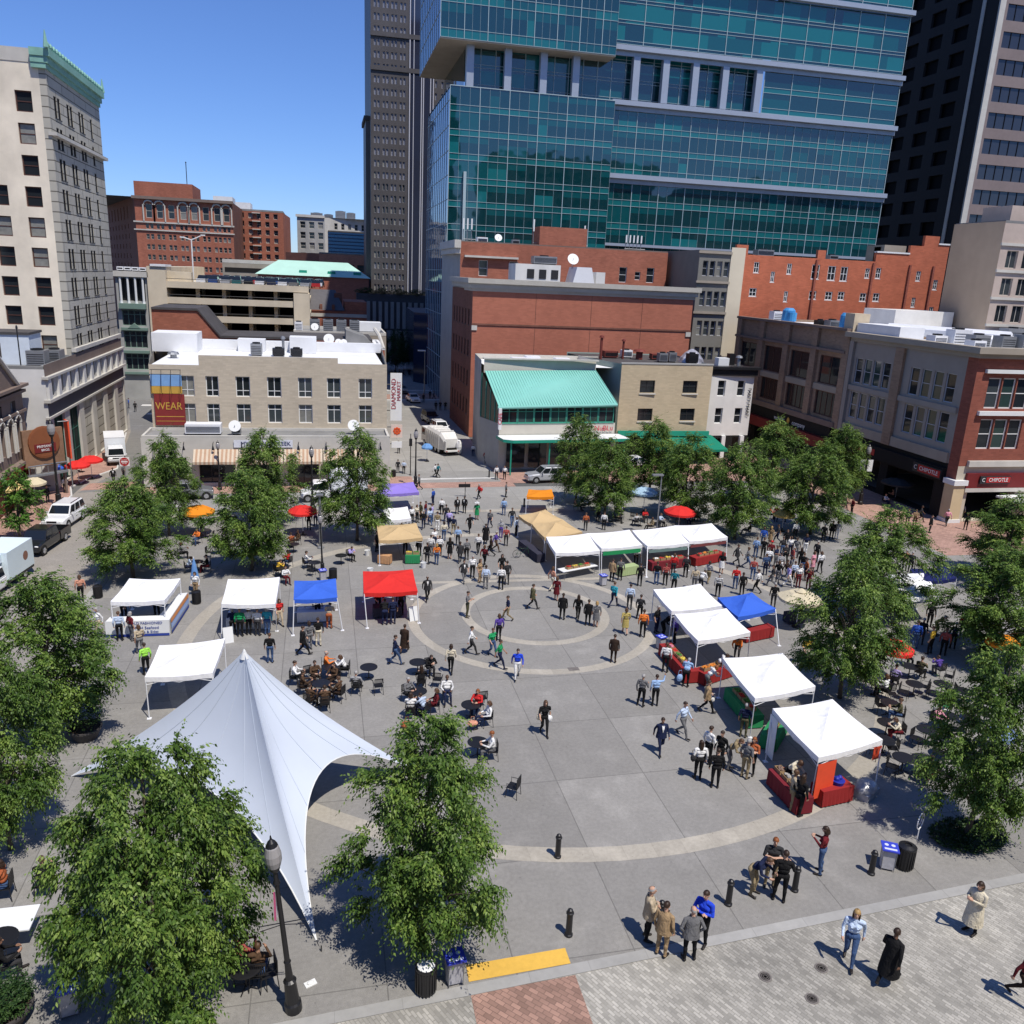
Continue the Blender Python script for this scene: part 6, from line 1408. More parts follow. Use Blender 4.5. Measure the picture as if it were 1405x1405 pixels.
# ------------------------------------------------------------------ market umbrellas
def umbrella(x, y, w, col, label, h=2.0, n=8, closed=False, base=None, vent=False):
    """x,y = pixel of the canopy centre; w = canopy width in pixels"""
    g = G(x,y,h*.92); m = mpp(g); r = w/2*m; t = thing('market_umbrella', label, 'umbrella', (g.x,g.y,0), .3, 'umbrellas over cafe tables')
    mt = canopy_mat(col) if isinstance(col,str) else col
    q = MB()
    if closed:
        q.lathe([(.26,h*.42),(.2,h*.6),(.12,h*.85),(.03,h*1.05)],10,cap=False)
    else:
        vs = [(0,0,h+.22)]
        for f,z in ((.5,.17),(1.,-.14)):
            for k in range(n*4):
                a = 2*PI*k/(n*4); sc = 1-.05*abs(math.sin(a*n/2)); vs.append((r*f*sc*math.cos(a), r*f*sc*math.sin(a), h+z-.03*abs(math.sin(a*n/2))))
        N = n*4; vs += [(v[0]*1.0,v[1]*1.0,v[2]-.16) for v in vs[1+N:1+2*N]]
        q.add(vs, [(0,1+k,1+(k+1)%N) for k in range(N)]+[(1+k,1+N+k,1+N+(k+1)%N,1+(k+1)%N) for k in range(N)]+[(1+N+k,1+2*N+k,1+2*N+(k+1)%N,1+N+(k+1)%N) for k in range(N)])
        if vent: q.lathe([(r*.3,h+.24),(.03,h+.42)],n,cap=False)
    q.build('canopy_cloth', mt, t)
    q = MB(); q.tube([(0,0,0),(0,0,h+.2)],.025,8); q.build('pole', MATS['white_metal'], t)
    q = MB(); q.lathe([(.25,0),(.25,.06),(.06,.1),(.05,.3)],14); q.build('base', MATS['black_metal'], t)
    if not closed:
        q = MB()
        for k in range(n): a = 2*PI*k/n; q.tube([(0,0,h*.8),(r*.5*math.cos(a),r*.5*math.sin(a),h+.12)],.012,4)
        q.build('rib', MATS['grey_metal'], t)
    return t
rust = M('umb_orange',(.80,.24,.05),.8,0,.1)
umbrella(272,701,44,'orange','orange umbrella beside the tree at left'); umbrella(415,701,40,'red','red umbrella left of the dark lamp post')
umbrella(933,702,44,'red','red umbrella behind the white back row'); umbrella(1228,889,50,'red','red umbrella partly shaded by the tall trees at right')
umbrella(1376,881,44,'orange','orange umbrella at the right edge'); umbrella(266,772,30,cloth('canopy_skyblue',(.16,.34,.66),.2),'folded blue umbrella between two trees at left',2.0,8,True)
umbrella(885,675,36,cloth('canopy_paleblue',(.45,.64,.80),.2),'pale blue umbrella under the trees at the back')
umbrella(1098,820,60,'cream','cream umbrella with a small vent cap beside the blue canopy',2.0,6,vent=True)
umbrella(106,638,32,'red','red umbrella on the left street, nearer one',1.9); umbrella(124,631,32,'red','red umbrella on the left street, farther one',1.9)
umbrella(88,616,22,rust,'orange umbrella below the hanging orange banner',2.3); umbrella(76,642,20,'blue','blue umbrella beside the wooden sign board',1.8)
umbrella(6,668,56,cloth('canopy_yellow',(.74,.58,.24),.2),'yellow umbrella cut by the left edge'); umbrella(46,662,32,'cream','pale yellow umbrella behind the young tree at left')
umbrella(306,636,28,cloth('canopy_indigo',(.10,.10,.30),.2),'indigo umbrella under the striped awning, left one',1.7); umbrella(428,632,30,MATS['canopy_indigo'],'indigo umbrella above the white box van',1.7)
umbrella(586,613,16,MATS['canopy_skyblue'],'small blue umbrella by the narrow street',1.7)
umbrella(1076,705,30,cloth('canopy_gold',(.70,.50,.16),.2),'golden umbrella under the trees right of the back row',1.6)
umbrella(1232,662,44,M('umb_dark',(.04,.04,.04),.8,0,.1),'dark umbrella in the shade of the corner building',1.9)
umbrella(1374,1006,40,cloth('canopy_blue_white',(.30,.42,.80),.2),'blue umbrella showing through the right hand tree',1.9)

# ------------------------------------------------------------------ cafe tables and chairs
BM = MATS['black_metal']
def chair_proto():
    t = thing('cafe_chair', None, 'chair', (0,0,0), 0, 'black metal chairs at the cafe tables')
    q = MB(); q.box((-.22,-.22,.435),(.22,.22,.455)); q.build('seat', BM, t)
    q = MB(); q.box((-.22,.2,.86),(.22,.225,.9)); q.box((-.22,.2,.5),(-.19,.225,.86)); q.box((.19,.2,.5),(.22,.225,.86)); q.box((-.19,.2,.5),(.19,.225,.53))
    for i in range(7): q.box((-.165+i*.05,.205,.53),(-.14+i*.05,.22,.86))
    q.build('backrest', BM, t)
    for sx in (-1,1):
        for sy in (-1,1):
            q = MB(); q.tube([(sx*.2,sy*.2,.44),(sx*.23,sy*.24,0)],.014,5); q.build('leg', BM, t)
        q = MB(); q.tube([(sx*.23,-.18,.44),(sx*.25,-.2,.64),(sx*.24,.2,.66)],.013,5); q.build('armrest', BM, t)
    return t
def table_proto(r=.46):
    t = thing('cafe_table', None, 'table', (0,0,0), 0, 'round black cafe tables')
    q = MB(); q.lathe([(r,.70),(r,.725),(r*.9,.73)],24); q.build('tabletop', BM, t)
    q = MB(); q.tube([(0,0,.04),(0,0,.7)],.03,8); q.build('pedestal', BM, t)
    for k in range(4):
        a = k*PI/2+.4; q = MB(); q.tube([(0,0,.12),(.32*math.cos(a),.32*math.sin(a),.015)],.018,5); q.build('foot', BM, t)
    return t
CH0 = chair_proto(); TB0 = table_proto(); usedc = []; usedt = []
CHAIRS = []; TABLES = []
def chair(x, y, face, pos=None, why=''):
    g = pos or G(x,y); o = CH0 if not usedc else copy_tree(CH0); usedc.append(1)
    s = hgt(g[1])/1.75; o.location = (g[0],g[1],0); o.rotation_euler = (0,0,R_(face)-math.atan2(g[0],g[1])); o.scale = (s,s,s); CHAIRS.append((o,why)); return o
def table(x, y, why='', pos=None):
    g = pos or G(x,y); o = TB0 if not usedt else copy_tree(TB0); usedt.append(1); s = hgt(g[1])/1.75; o.location = (g[0],g[1],0); o.rotation_euler = (0,0,x*.1); o.scale = (s,s,s); TABLES.append((o,why)); return o
def sitter(px, py, face, pose, top, bot, hair='d', hk='short', label=None, **k):
    """a chair on the ground point and the person on it"""
    g = G(px,py); c = chair(px,py,face,why=label or ''); a = c.rotation_euler.z; s = c.scale[0]
    return person(px,py,pose,face,top,bot,hair,hk,label,**k)
# ------------------------------------------------------------------ vehicles
CARP = {}
def paint(c):
    k = 'paint_%s' % c; 
    return flat(k, dict(white=(.74,.75,.76), silver=(.45,.46,.48), black=(.012,.013,.015), darkblue=(.015,.02,.05), grey=(.16,.165,.17), red=(.42,.02,.02), blue=(.03,.07,.22), teal=(.02,.12,.13), beige=(.4,.36,.28))[c], .28, .5, .3 if c == 'silver' else 0, coat=.6)
CG = flat('car_glass',(.012,.015,.018),.05,.7); LAMP = flat('lamp_lens',(.75,.75,.72),.15,.6); TAIL = flat('tail_lens',(.35,.01,.01),.2,.6); CHR = M('chrome',(.55,.56,.58),.25,.8,0.,4)
def wheel(t, x, y, r, s, w=.22):
    q = MB(); q.tube([(x-w/2*s,y,r),(x-w*.35*s,y,r),(x+w*.35*s,y,r),(x+w/2*s,y,r)],[r*.92,r,r,r*.92],18); o = q.build('wheel', MATS['rubber'], t)
    q = MB(); q.tube([(x+w*.4*s,y,r),(x+w*.53*s,y,r)],[r*.66,r*.6],14)
    for k in range(5): a = 2*PI*k/5; q.obox((x+w*.55*s,y+r*.33*math.cos(a),r+r*.33*math.sin(a)),(.012,r*.08,r*.3),0,0,('X',a+PI/2))
    q.build('rim', CHR, o)
def carbody(t, L, W, zb, hood, belt, H, cowl, rear, col, wr, ax, pillars=2, tum=.14, rake=(.55,.25), trunk=None, name='body'):
    """front at -Y. hood/belt/H heights, cowl/rear = y of cabin base ends"""
    w = W/2; q = MB(); yf, yr = -L/2, L/2
    stn = [(yf,zb+.14,hood-.20,.80*w),(yf+.10,zb+.02,hood-.10,.93*w),(yf+.45,zb,hood-.01,.985*w),(cowl,zb,belt-.02,w),((cowl+rear)/2,zb,belt,w),(rear,zb,trunk or belt,w),(yr-.12,zb+.02,(trunk or belt)-.04,.97*w),(yr,zb+.14,(trunk or belt)-.14,.90*w)]
    ring = lambda y,z0,z1,h: [(-h*.9,y,z0),(-h,y,z0+.14),(-h*1.0,y,(z0+z1)/2),(-h*.985,y,z1-.10),(-h*.86,y,z1),(h*.86,y,z1),(h*.985,y,z1-.10),(h,y,(z0+z1)/2),(h,y,z0+.14),(h*.9,y,z0)]
    vs = []; 
    for s in stn: vs += ring(*s)
    n = 10; q.add(vs,[(i*n+k,(i+1)*n+k,(i+1)*n+(k+1)%n,i*n+(k+1)%n) for i in range(len(stn)-1) for k in range(n)]+[tuple(range(n)),tuple((len(stn)-1)*n+k for k in reversed(range(n)))])
    b0 = [(-w*.95,cowl,belt-.03),(w*.95,cowl,belt-.03),(w*.95,rear,belt-.03),(-w*.95,rear,belt-.03)]; wt = w*.95-tum
    b1 = [(-wt,cowl+rake[0],H),(wt,cowl+rake[0],H),(wt,rear-rake[1],H),(-wt,rear-rake[1],H)]
    bm = [tuple(Vector(a).lerp(Vector(c),.9)) for a,c in zip(b0,b1)]; ct = [(p[0]*.92,p[1]+(.12 if i < 2 else -.1),p[2]) for i,p in enumerate(b1)]
    q.add(b0+bm+ct,[(0,1,5,4),(1,2,6,5),(2,3,7,6),(3,0,4,7),(4,5,9,8),(5,6,10,9),(6,7,11,10),(7,4,8,11),(8,9,10,11)])
    for y in ax:
        for s in (-1,1): q.tube([(s*(w-.02),y,wr*1.02),(s*(w+.006),y,wr*1.02)],wr*1.18,16,1)
    body = q.build(name, [col, MATS['rubber']], t)
    def pane(nm, a, b, c, d, f0, f1, g0=.12, g1=.86):
        a,b,c,d = map(Vector,(a,b,c,d)); P = lambda u,v: a.lerp(b,u).lerp(d.lerp(c,u),v); nn = (b-a).cross(d-a).normalized()*.012
        k = MB(); k.quad(P(f0,g0)+nn,P(f1,g0)+nn,P(f1,g1)+nn,P(f0,g1)+nn); k.build(nm, CG, t)
    pane('windshield',b0[0],b0[1],b1[1],b1[0],.05,.95); pane('rear_window',b0[2],b0[3],b1[3],b1[2],.07,.93,.2)
    for i in range(pillars):
        f0, f1 = i/pillars+.03, (i+1)/pillars-.015
        pane('side_window',b0[1],b0[2],b1[2],b1[1],f0,f1); pane('side_window',b0[3],b0[0],b1[0],b1[3],1-f1,1-f0)
    for s in (-1,1):
        k = MB(); k.ball((s*w*.66,yf+.07,hood-.2),(.17,.07,.08),10); k.build('headlight', LAMP, t)
        k = MB(); k.box((s*w*.80-.09,yr-.10,(trunk or belt)-.35),(s*w*.80+.09,yr-.0,(trunk or belt)-.14)); k.build('tail_light', TAIL, t)
        k = MB(); k.box((s*(w+.09)-.09,cowl+.28,belt),(s*(w+.09)+.09,cowl+.42,belt+.15)); k.build('mirror', col, t)
    k = MB(); k.box((-w*.86,yf-.05,zb+.08),(w*.86,yf+.06,zb+.26)); k.build('bumper', CHR if col.name == 'paint_white' and H > 1.7 else col, t)
    k = MB(); k.box((-w*.42,yf-.012,hood-.28),(w*.42,yf+.05,hood-.14)); k.build('grille', BM, t)
    for y in ax:
        for s in (-1,1): wheel(t, s*(w-.10), y, wr, s)
    return body
def car(kind, label, cat, pos, rz, col, sc=1.):
    t = thing({'suv':'parked_suv','sedan':'parked_car','pickup':'pickup_truck'}[kind], label, cat, (pos[0],pos[1],0), rz, None, sc)
    c = paint(col)
    if kind == 'suv':
        carbody(t,4.7,1.86,.28,1.04,1.10,1.80,-1.05,2.15,c,.37,(-1.45,1.40),3,.13,(.75,.22))
        for s in (-1,1):
            k = MB(); k.tube([(s*.66,-.1,1.86),(s*.66,1.7,1.86)],.025,6); k.build('roof_rail', BM, t)
    if kind == 'sedan': carbody(t,4.5,1.78,.24,.82,.92,1.44,-.85,1.45,c,.32,(-1.35,1.30),2,.17,(.75,.6),trunk=.98)
    if kind == 'pickup':
        carbody(t,3.5,1.88,.34,1.04,1.10,1.78,-.70,1.55,c,.38,(-1.1,),2,.13,(.6,.12))
        q = MB(); q.box((-.94,1.72,.4),(.94,3.55,.62)); q.box((-.94,1.76,.62),(-.86,3.55,1.1)); q.box((.86,1.76,.62),(.94,3.55,1.1)); q.box((-.86,3.47,.62),(.86,3.55,1.1)); q.box((-.86,1.76,.62),(.86,1.84,1.1)); q.build('truck_bed', c, t)
        for s in (-1,1): wheel(t, s*.84, 2.55, .38, s)
    return t
def box_truck(label, pos, rz, sc=1., boxcol='white', van=False, L=4.4, name='box_truck'):
    t = thing(name, label, 'truck', (pos[0],pos[1],0), rz, None, sc); c = paint('white')
    if van: carbody(t,2.9,1.95,.36,1.02,1.18,1.95,-.75,1.30,c,.38,(-.85,),1,.12,(.6,.05))
    else: carbody(t,2.2,2.0,.45,1.15,1.25,2.15,-1.02,1.05,c,.40,(-.35,),1,.12,(.28,.05))
    y0 = 1.5 if van else 1.2
    q = MB(); q.box((-1.12,y0,.75),(1.12,y0+L,3.0)); 
    for i in range(1,6): q.box((1.121,y0+L*i/6-.012,.8),(1.13,y0+L*i/6+.012,2.95)); q.box((-1.13,y0+L*i/6-.012,.8),(-1.121,y0+L*i/6+.012,2.95))
    q.build('cargo_box', M('box_white',(.72,.76,.80),.5,0,.05,1), t)
    q = MB(); q.box((-1.14,y0-.02,2.98),(1.14,y0+L+.02,3.05)); q.build('box_roof', MATS['white_metal'], t)
    q = MB(); q.box((-.45,y0-.3,.5),(.45,y0+L-.2,.72)); q.build('chassis', BM, t)
    q = MB(); q.box((-1.0,y0+L-.05,.45),(1.0,y0+L+.06,.6)); q.build('rear_bumper', BM, t)
    for s in (-1,1): wheel(t, s*.9, y0+L*.66, .40, s, .34)
    return t
sy = lambda d: 0.86
# left street
box_truck('white box truck facing the viewer on the left street', G(157,640)+Vector((0,1.0,0)), R_(14), .80)
car('suv','white suv parked beside the brick pavement at left','car', G(80,722)+Vector((.3,.6,0)), R_(-8), 'white', .88)
car('pickup','black pickup truck parked between the white suv and the white camper truck','pickup', G(57,757)+Vector((-.2,.3,0)), R_(-9), 'black', .84)
b = thing('camper_truck','white crew cab truck with a tall white box at the left edge','truck',G(-30,830)+Vector((-.2,.6,0)),R_(-9),None,.86); carbody(b,4.0,1.95,.36,1.04,1.16,1.86,-.85,1.85,paint('white'),.38,(-1.2,),2,.12,(.6,.1))
q = MB(); q.box((-1.05,2.05,.72),(1.05,5.5,2.65)); q.box((-.7,1.4,2.0),(.7,2.04,2.55)); q.build('cargo_box', M('box_ice',(.66,.76,.80),.5,0,.05,1), b); q = MB(); q.box((-1.0,2.0,.5),(1.0,5.5,.71)); q.build('chassis', BM, b)
q = MB(); q.lathe([(.34,0),(.02,.004)],14); o = q.build('emblem', flat('logo_brown',(.25,.12,.08),.5), b, (1.052,4.4,1.7)); o.rotation_euler = (0,PI/2,0)
for s in (-1,1): wheel(b, s*.86, 4.3, .38, s)
# street in front of the beige block
t = box_truck('white box van parked before the striped awnings', G(412,688)+Vector((1.25,.5,0)), R_(-84), .84, van=True, L=3.6, name='box_van')
car('pickup','grey pickup truck behind the trees before the striped awnings','pickup', G(268,683), R_(96), 'grey', .82)
car('suv','silver suv parked in front of the green roofed restaurant','car', G(746,661)+Vector((.2,.2,0)), R_(-84), 'silver', .84)
car('sedan','white car mostly hidden by the trees right of the silver suv','car', G(818,645), R_(-84), 'white', .8); car('sedan','white car hidden behind the trees before the green awning','car', G(868,640), R_(-84), 'white', .8); 
# narrow street
car('sedan','white sedan far down the narrow street','car', G(567,551), R_(8), 'white', .85); car('sedan','grey car behind the white sedan in the narrow street','car', G(560,545)+Vector((-.6,5,0)), R_(8), 'grey', .85)
car('suv','white suv standing behind the garbage truck','car', G(604,594), R_(10), 'white', .84); car('suv','dark blue suv behind the white suv in the narrow street','car', G(592,580)+Vector((-.1,.5,0)), R_(10), 'darkblue', .84)
g = G(622,626); t = thing('garbage_truck','white garbage truck seen from its rear in the narrow street','truck',(g.x-.25,g.y+.6,0),R_(14),None,.86)
wp = M('truck_offwhite',(.66,.65,.62),.55,0,.12,2)
q = MB()                                                   # ribbed body, hopper towards the viewer
sec = [(-.2,.75,2.1,1.0),(.9,.6,2.75,1.18),(5.4,.6,2.85,1.18),(5.6,.7,2.7,1.1)]
vs = []
for y,z0,z1,w in sec: vs += [(-w,y,z0),(w,y,z0),(w,y,z1-.35),(w*.8,y,z1),(-w*.8,y,z1),(-w,y,z1-.35)]
q.add(vs,[(i*6+k,(i+1)*6+k,(i+1)*6+(k+1)%6,i*6+(k+1)%6) for i in range(3) for k in range(6)]+[tuple(range(5,-1,-1)),tuple(18+k for k in range(6))])
for i in range(7): q.box((-1.25,.9+i*.66,.65),(-1.181,1.02+i*.66,2.4)); q.box((1.181,.9+i*.66,.65),(1.25,1.02+i*.66,2.4))
for i in range(4): q.box((-.9,1.2+i*1.2,2.8),(.9,1.3+i*1.2,2.92))
q.build('body', wp, t)
q = MB(); q.box((-.95,-.75,.55),(.95,-.21,.75)); q.box((-.95,-.75,.75),(-.85,-.21,1.9)); q.box((.85,-.75,.75),(.95,-.21,1.9)); q.box((-.85,-.5,.76),(.85,-.22,1.0),1); q.build('hopper', [wp, MATS['dark_interior']], t)
q = MB(); q.ball((1.0,-.3,1.15),(.42,.55,.85),12); q.ball((1.15,-.1,.6),(.35,.4,.5),10); q.build('tarpaulin', M('tarp_white',(.70,.69,.68),.6,0,.2,5), t)
q = MB(); q.box((-1.1,5.75,.6),(1.1,7.5,2.5)); q.build('cab', wp, t); q = MB(); q.box((-.95,7.5,1.5),(.95,7.515,2.3)); q.box((1.1,6.2,1.5),(1.115,7.2,2.3)); q.box((-1.115,6.2,1.5),(-1.1,7.2,2.3)); q.build('cab_window', CG, t)
q = MB(); q.box((-.5,.2,.4),(.5,7.2,.6)); q.build('chassis', BM, t)
for y in (1.2,2.3,6.4):
    for s in (-1,1): wheel(t, s*.95, y, .45, s, .36)
for s in (-1,1): q = MB(); q.box((s*.8-.1,-.78,.6),(s*.8+.1,-.755,.7)); q.build('tail_light', TAIL, t)
# kiosk or truck at right edge
g = G(1400,722); t = thing('food_truck','white roofed food truck cut by the right edge','truck',(g.x,g.y,0),R_(5)); q = MB(); q.box((-1.5,-1.2,.4),(4,1.3,2.3)); q.build('body', M('truck_tan',(.42,.36,.26),.6,0,.1), t); q = MB(); q.box((-1.75,-1.4,2.3),(4.2,1.5,2.45)); q.build('roof', WP, t); q = MB(); q.box((-.2,-1.215,1.1),(1.2,-1.2,1.9)); q.build('serving_window', CG, t)
for x in (-.6,2.8): 
    for s in (-1,1):
        q = MB(); q.tube([(x,s*1.18-.1,.38),(x,s*1.18+.1,.38)],.38,14); q.build('wheel', MATS['rubber'], t)
# garage roof cars (small)
def tiny():
    q = MB(); q.box((-.85,-2.1,.3),(.85,2.1,.85)); a = [(-.8,-1.0,.85),(.8,-1.0,.85),(.8,1.6,.85),(-.8,1.6,.85)]; c = [(-.62,-.4,1.4),(.62,-.4,1.4),(.62,1.1,1.4),(-.62,1.1,1.4)]
    q.add(a+c,[(0,1,5,4),(1,2,6,5),(2,3,7,6),(3,0,4,7)],1); q.add(c,[(0,1,2,3)])
    for y in (-1.3,1.3):
        for s in (-1,1): q.tube([(s*.7,y,.3),(s*.88,y,.3)],.3,10,2)
    return q.mesh('parked_car',[paint('white'),CG,MATS['rubber']],uv=False)
TC = tiny(); k = 0; nm = ('white','silver','black','darkblue','grey','red','blue','teal','white')
names = ('white','silver','black','dark blue','grey','red','blue','teal','pale')
for r in range(3):
    for i in range(11):
        j = (i*5+r*3+(i*i)%4)%9; x = -16.2+i*1.55+r*.3; o = inst('parked_car', TC, None, (x,127+r*5.5,16.11), R_(180 if r%2 else 0)+random.uniform(-.05,.05), (.72,.8,.85)); o.material_slots[0].link = 'OBJECT'; o.material_slots[0].material = paint(nm[j])
        tag(o, f"{names[j]} car in the {('front','middle','rear')[r]} row on the garage roof, {('leftmost','second','third','fourth','fifth','sixth','seventh','eighth','ninth','tenth','last')[i]} from left", 'car', 'cars parked on the garage roof')

# ------------------------------------------------------------------ street furniture
def bollard():
    q = MB(); q.lathe([(.13,0),(.13,.06),(.10,.09),(.095,.78),(.12,.8),(.12,.84),(.10,.86),(.08,.93),(.03,.97)],16); return q.mesh('bollard', MATS['black_metal'], uv=False)
BO = bollard()
for x,y,l in ((765,1176,'black bollard standing on the big pale paving ring'),(780,1283,'black bollard nearest the yellow strip'),(905,1271,'black bollard behind the man in brown suit'),(999,1241,'black bollard between the suited men and the red haired person'),(1090,1222,'black bollard right of the person all in black'),(1195,1199,'black bollard left of the blue lidded recycling bin'),(690,697,'black bollard at the back, left of the small orange canopy'),(719,695,'black bollard at the back, next to the small orange canopy'),(603,700,'black bollard at the back beside the purple canopy crowd'),(671,655,'black bollard on the brick corner of the narrow street'),(33,1375,'black bollard beside the planter in the bottom left corner')):
    g = G(x,y); s = hgt(g.y)/1.85; o = inst('bollard', BO, None, (g.x,g.y,0), 0, (s,s,s)); tag(o,l,'bollard','black bollards round the square')
def bin_black(x,y,label,white=False):
    g = G(x,y); s = hgt(g.y)/2.0; t = thing('litter_bin',label,'bin',(g.x,g.y,0),0,'black litter bins',s)
    q = MB(); q.lathe([(.26,0),(.29,.08),(.31,.85),(.33,.9),(.33,.95),(.27,.96)],20)
    for k in range(20): a = 2*PI*k/20; q.obox((.315*math.cos(a),.315*math.sin(a),.47),(.012,.018,.38),a)
    q.build('drum', MATS['black_metal'], t)
    q = MB(); q.lathe([(.29,.955),(.29,.96),(.14,1.02),(.13,.98)],18,cap=False) if not white else q.lathe([(.28,.955),(.2,1.0),(.05,1.03)],14); q.build('lid', MATS['black_metal'] if not white else WP, t)
def bin_recycle(x,y,label,rz=0):
    g = G(x,y); s = hgt(g.y)/2.0; t = thing('recycling_bin',label,'bin',(g.x,g.y,0),rz,'blue lidded recycling bins',s)
    q = MB(); q.prism([(-.22,-.22),(.22,-.22),(.26,0),(.22,.22),(-.22,.22),(-.26,0)],.08,.82); q.build('bag_body', M('clear_bag',(.42,.42,.45),.3,0,.25,9,.5), t)
    for sx in (-1,1):
        for yy in (-1,1):
            q = MB(); q.tube([(sx*.22,yy*.22,0),(sx*.24,yy*.24,.9)],.012,5); q.build('leg', MATS['grey_metal'], t)
    q = MB(); q.box((-.3,-.3,.88),(.3,.3,.93)); q.build('lid', flat('recycle_blue',(.04,.06,.48),.45,.4), t)
    q = MB()
    for i,xx in enumerate((-.12,.12)): q.lathe([(.075,.931),(.075,.938),(.02,.939)],12,(xx,.08,0))
    q.box((-.22,-.22,.931),(.22,-.12,.937)); q.build('lid_print', flat('recycle_white',(.6,.64,.85),.5), t)
bin_black(584,1360,'black litter bin overflowing with white rubbish beside the yellow strip',True); bin_recycle(623,1345,'blue lidded recycling bin beside the yellow strip',.1)
bin_black(1240,1190,'black litter bin next to the recycling bin at right'); bin_recycle(1216,1190,'blue lidded recycling bin left of the right hand litter bin',-.5)
bin_black(457,795,'black litter bin behind the left blue canopy'); bin_recycle(443,796,'recycling bin at the foot of the dark lamp post',.2); bin_black(135,820,'black litter bin at the left road edge'); bin_black(1108,785,'black litter bin in the right hand crowd') if False else None
bin_recycle(827,803,'blue lidded recycling bin at the end of the white back row',.2); bin_recycle(906,890,'blue lidded recycling bin by the flower stall',.3); bin_recycle(97,1388,'blue topped recycling bin under the lower left tree',.2); bin_black(540,654,'dark litter bin on the corner by the narrow street'); bin_black(270,828,'black litter bin between the two white canopies at left')
def lamp(x,y,ty,label,banner=None,tilt=0.,glass=True,rz=0):
    g = G(x,y); h = zat(x,ty,g); t = thing('street_lamp',label,'street lamp',(g.x,g.y,0),rz,'old style street lamps'); s = h/5.0
    t.rotation_euler = (0,tilt,rz)
    q = MB(); q.lathe([(.22,0),(.22,.25),(.18,.3),(.15,.9),(.17,.95),(.10,1.0),(.075,1.5),(.095,1.55),(.07,1.6),(.055,3.9),(.09,3.95),(.06,4.05),(.05,4.25),(.12,4.35),(.14,4.45)],14,m=0); q.build('pole', BM, t).scale = (s,s,s)
    q = MB(); q.lathe([(.15,4.45),(.2,4.62),(.205,4.8),(.16,5.0),(.12,5.05)],16); q.build('globe', flat('lamp_globe',(.30,.29,.29),.25,.6), t).scale = (s,s,s)
    q = MB(); q.lathe([(.15,5.04),(.10,5.14),(.03,5.22),(.015,5.32)],12); q.build('finial', BM, t).scale = (s,s,s)
    q = MB(); q.tube([(-.55,0,2.75),(.55,0,2.75)],.014,5); q.tube([(-.55,0,2.6),(0,0,2.7),(.55,0,2.6)],.012,5); q.build('banner_arm', BM, t).scale = (s,s,s)
    if banner:
        for sgn in (-1,1):
            q = MB(); q.box((sgn*.35-.24,-.01,2.9),(sgn*.35+.24,.01,3.9)); q.build('banner', banner, t).scale = (s,s,s)
    return t
lamp(403,1385,1158,'ornate black street lamp in front of the big white tent',tilt=-.075)
r = MB(); g = G(403,1385); r.box((g.x-.40,g.y+.02,2.9),(g.x-.35,g.y+.05,3.75)); r.box((g.x-.34,g.y+.02,3.0),(g.x-.31,g.y+.05,3.75),1); o = r.build('ribbon', [flat('ribbon_pink',(.50,.10,.22),.6), flat('ribbon_white',(.6,.55,.6),.6)]); tag(o,'pink and white ribbon hanging on the ornate front lamp','ribbon')
lamp(443,788,708,'dark street lamp behind the left blue canopy',tilt=-.03); lamp(429,698,616,'slim dark street lamp before the white box van'); lamp(1180,692,612,'street lamp with pale banners before the shaded shops',WP); lamp(82,700,582,'dark lamp post on the left brick pavement'); lamp(570,668,592,'dark lamp post at the narrow street corner'); lamp(302,672,608,'dark lamp post before the striped awnings'); lamp(12,720,655,'short street lamp by the yellow umbrella at the left edge')
def pole(name,x,y,ty,label,cat,r=.06,head=None,mat='grey_metal'):
    g = G(x,y); h = zat(x,ty,g); t = thing(name,label,cat,(g.x,g.y,0)); q = MB(); q.tube([(0,0,0),(0,0,h)],[r,r*.7],8); q.lathe([(r*2.2,0),(r*2,.1),(r,.16)],10); q.build('pole', MATS[mat], t); return t, h
t,h = pole('floodlight_pole',900,737,652,'slim grey floodlight pole behind the white back row','street lamp',.07); q = MB(); q.box((-.75,-.16,h),(.1,.16,h+.12)); q.build('lamp_head', MATS['grey_metal'], t)
t,h = pole('floodlight_pole',440,752,680,'short grey square topped pole beside the dark lamp','street lamp',.12); q = MB(); q.box((-.25,-.2,h),(.25,.2,h+.1)); q.build('lamp_head', MATS['grey_metal'], t)
t,h = pole('lamp_post',582,548,481,'tall grey lamp post in the narrow street','street lamp',.09); q = MB(); q.box((-1.1,-.2,h-.1),(.1,.2,h+.08)); q.build('lamp_head', MATS['white_metal'], t)
t,h = pole('signal_pole',563,652,595,'thin dark signal pole at the narrow street corner','pole',.05,mat='black_metal'); q = MB(); q.box((-.14,-.12,h-1.2),(.14,.12,h-.5)); q.build('signal_head', BM, t)
t,h = pole('street_sign',638,682,661,'dark crossed street name sign near the centre back','sign',.035,mat='black_metal'); q = MB(); q.box((-.6,-.02,h-.5),(.45,.02,h-.2)); q.build('sign_plate', BM, t)
t,h = pole('road_sign',173,660,628,'round red no entry sign on the left street','sign',.035); q = MB(); q.box((-.42,-.02,h-.75),(.42,.02,h+.05)); q.build('sign_plate', WP, t); q = MB(); q.tube([(0,-.021,h-.35),(0,-.03,h-.35)],.38,20); o = q.build('disc', MATS['red_sign'], t); q = MB(); q.box((-.27,-.036,h-.41),(.27,-.031,h-.29)); q.build('bar', WP, t)
text('DO NOT', .13, WP, t, (0,-.035,h-.2), (PI/2,0,0)); text('ENTER', .13, WP, t, (0,-.035,h-.52), (PI/2,0,0))
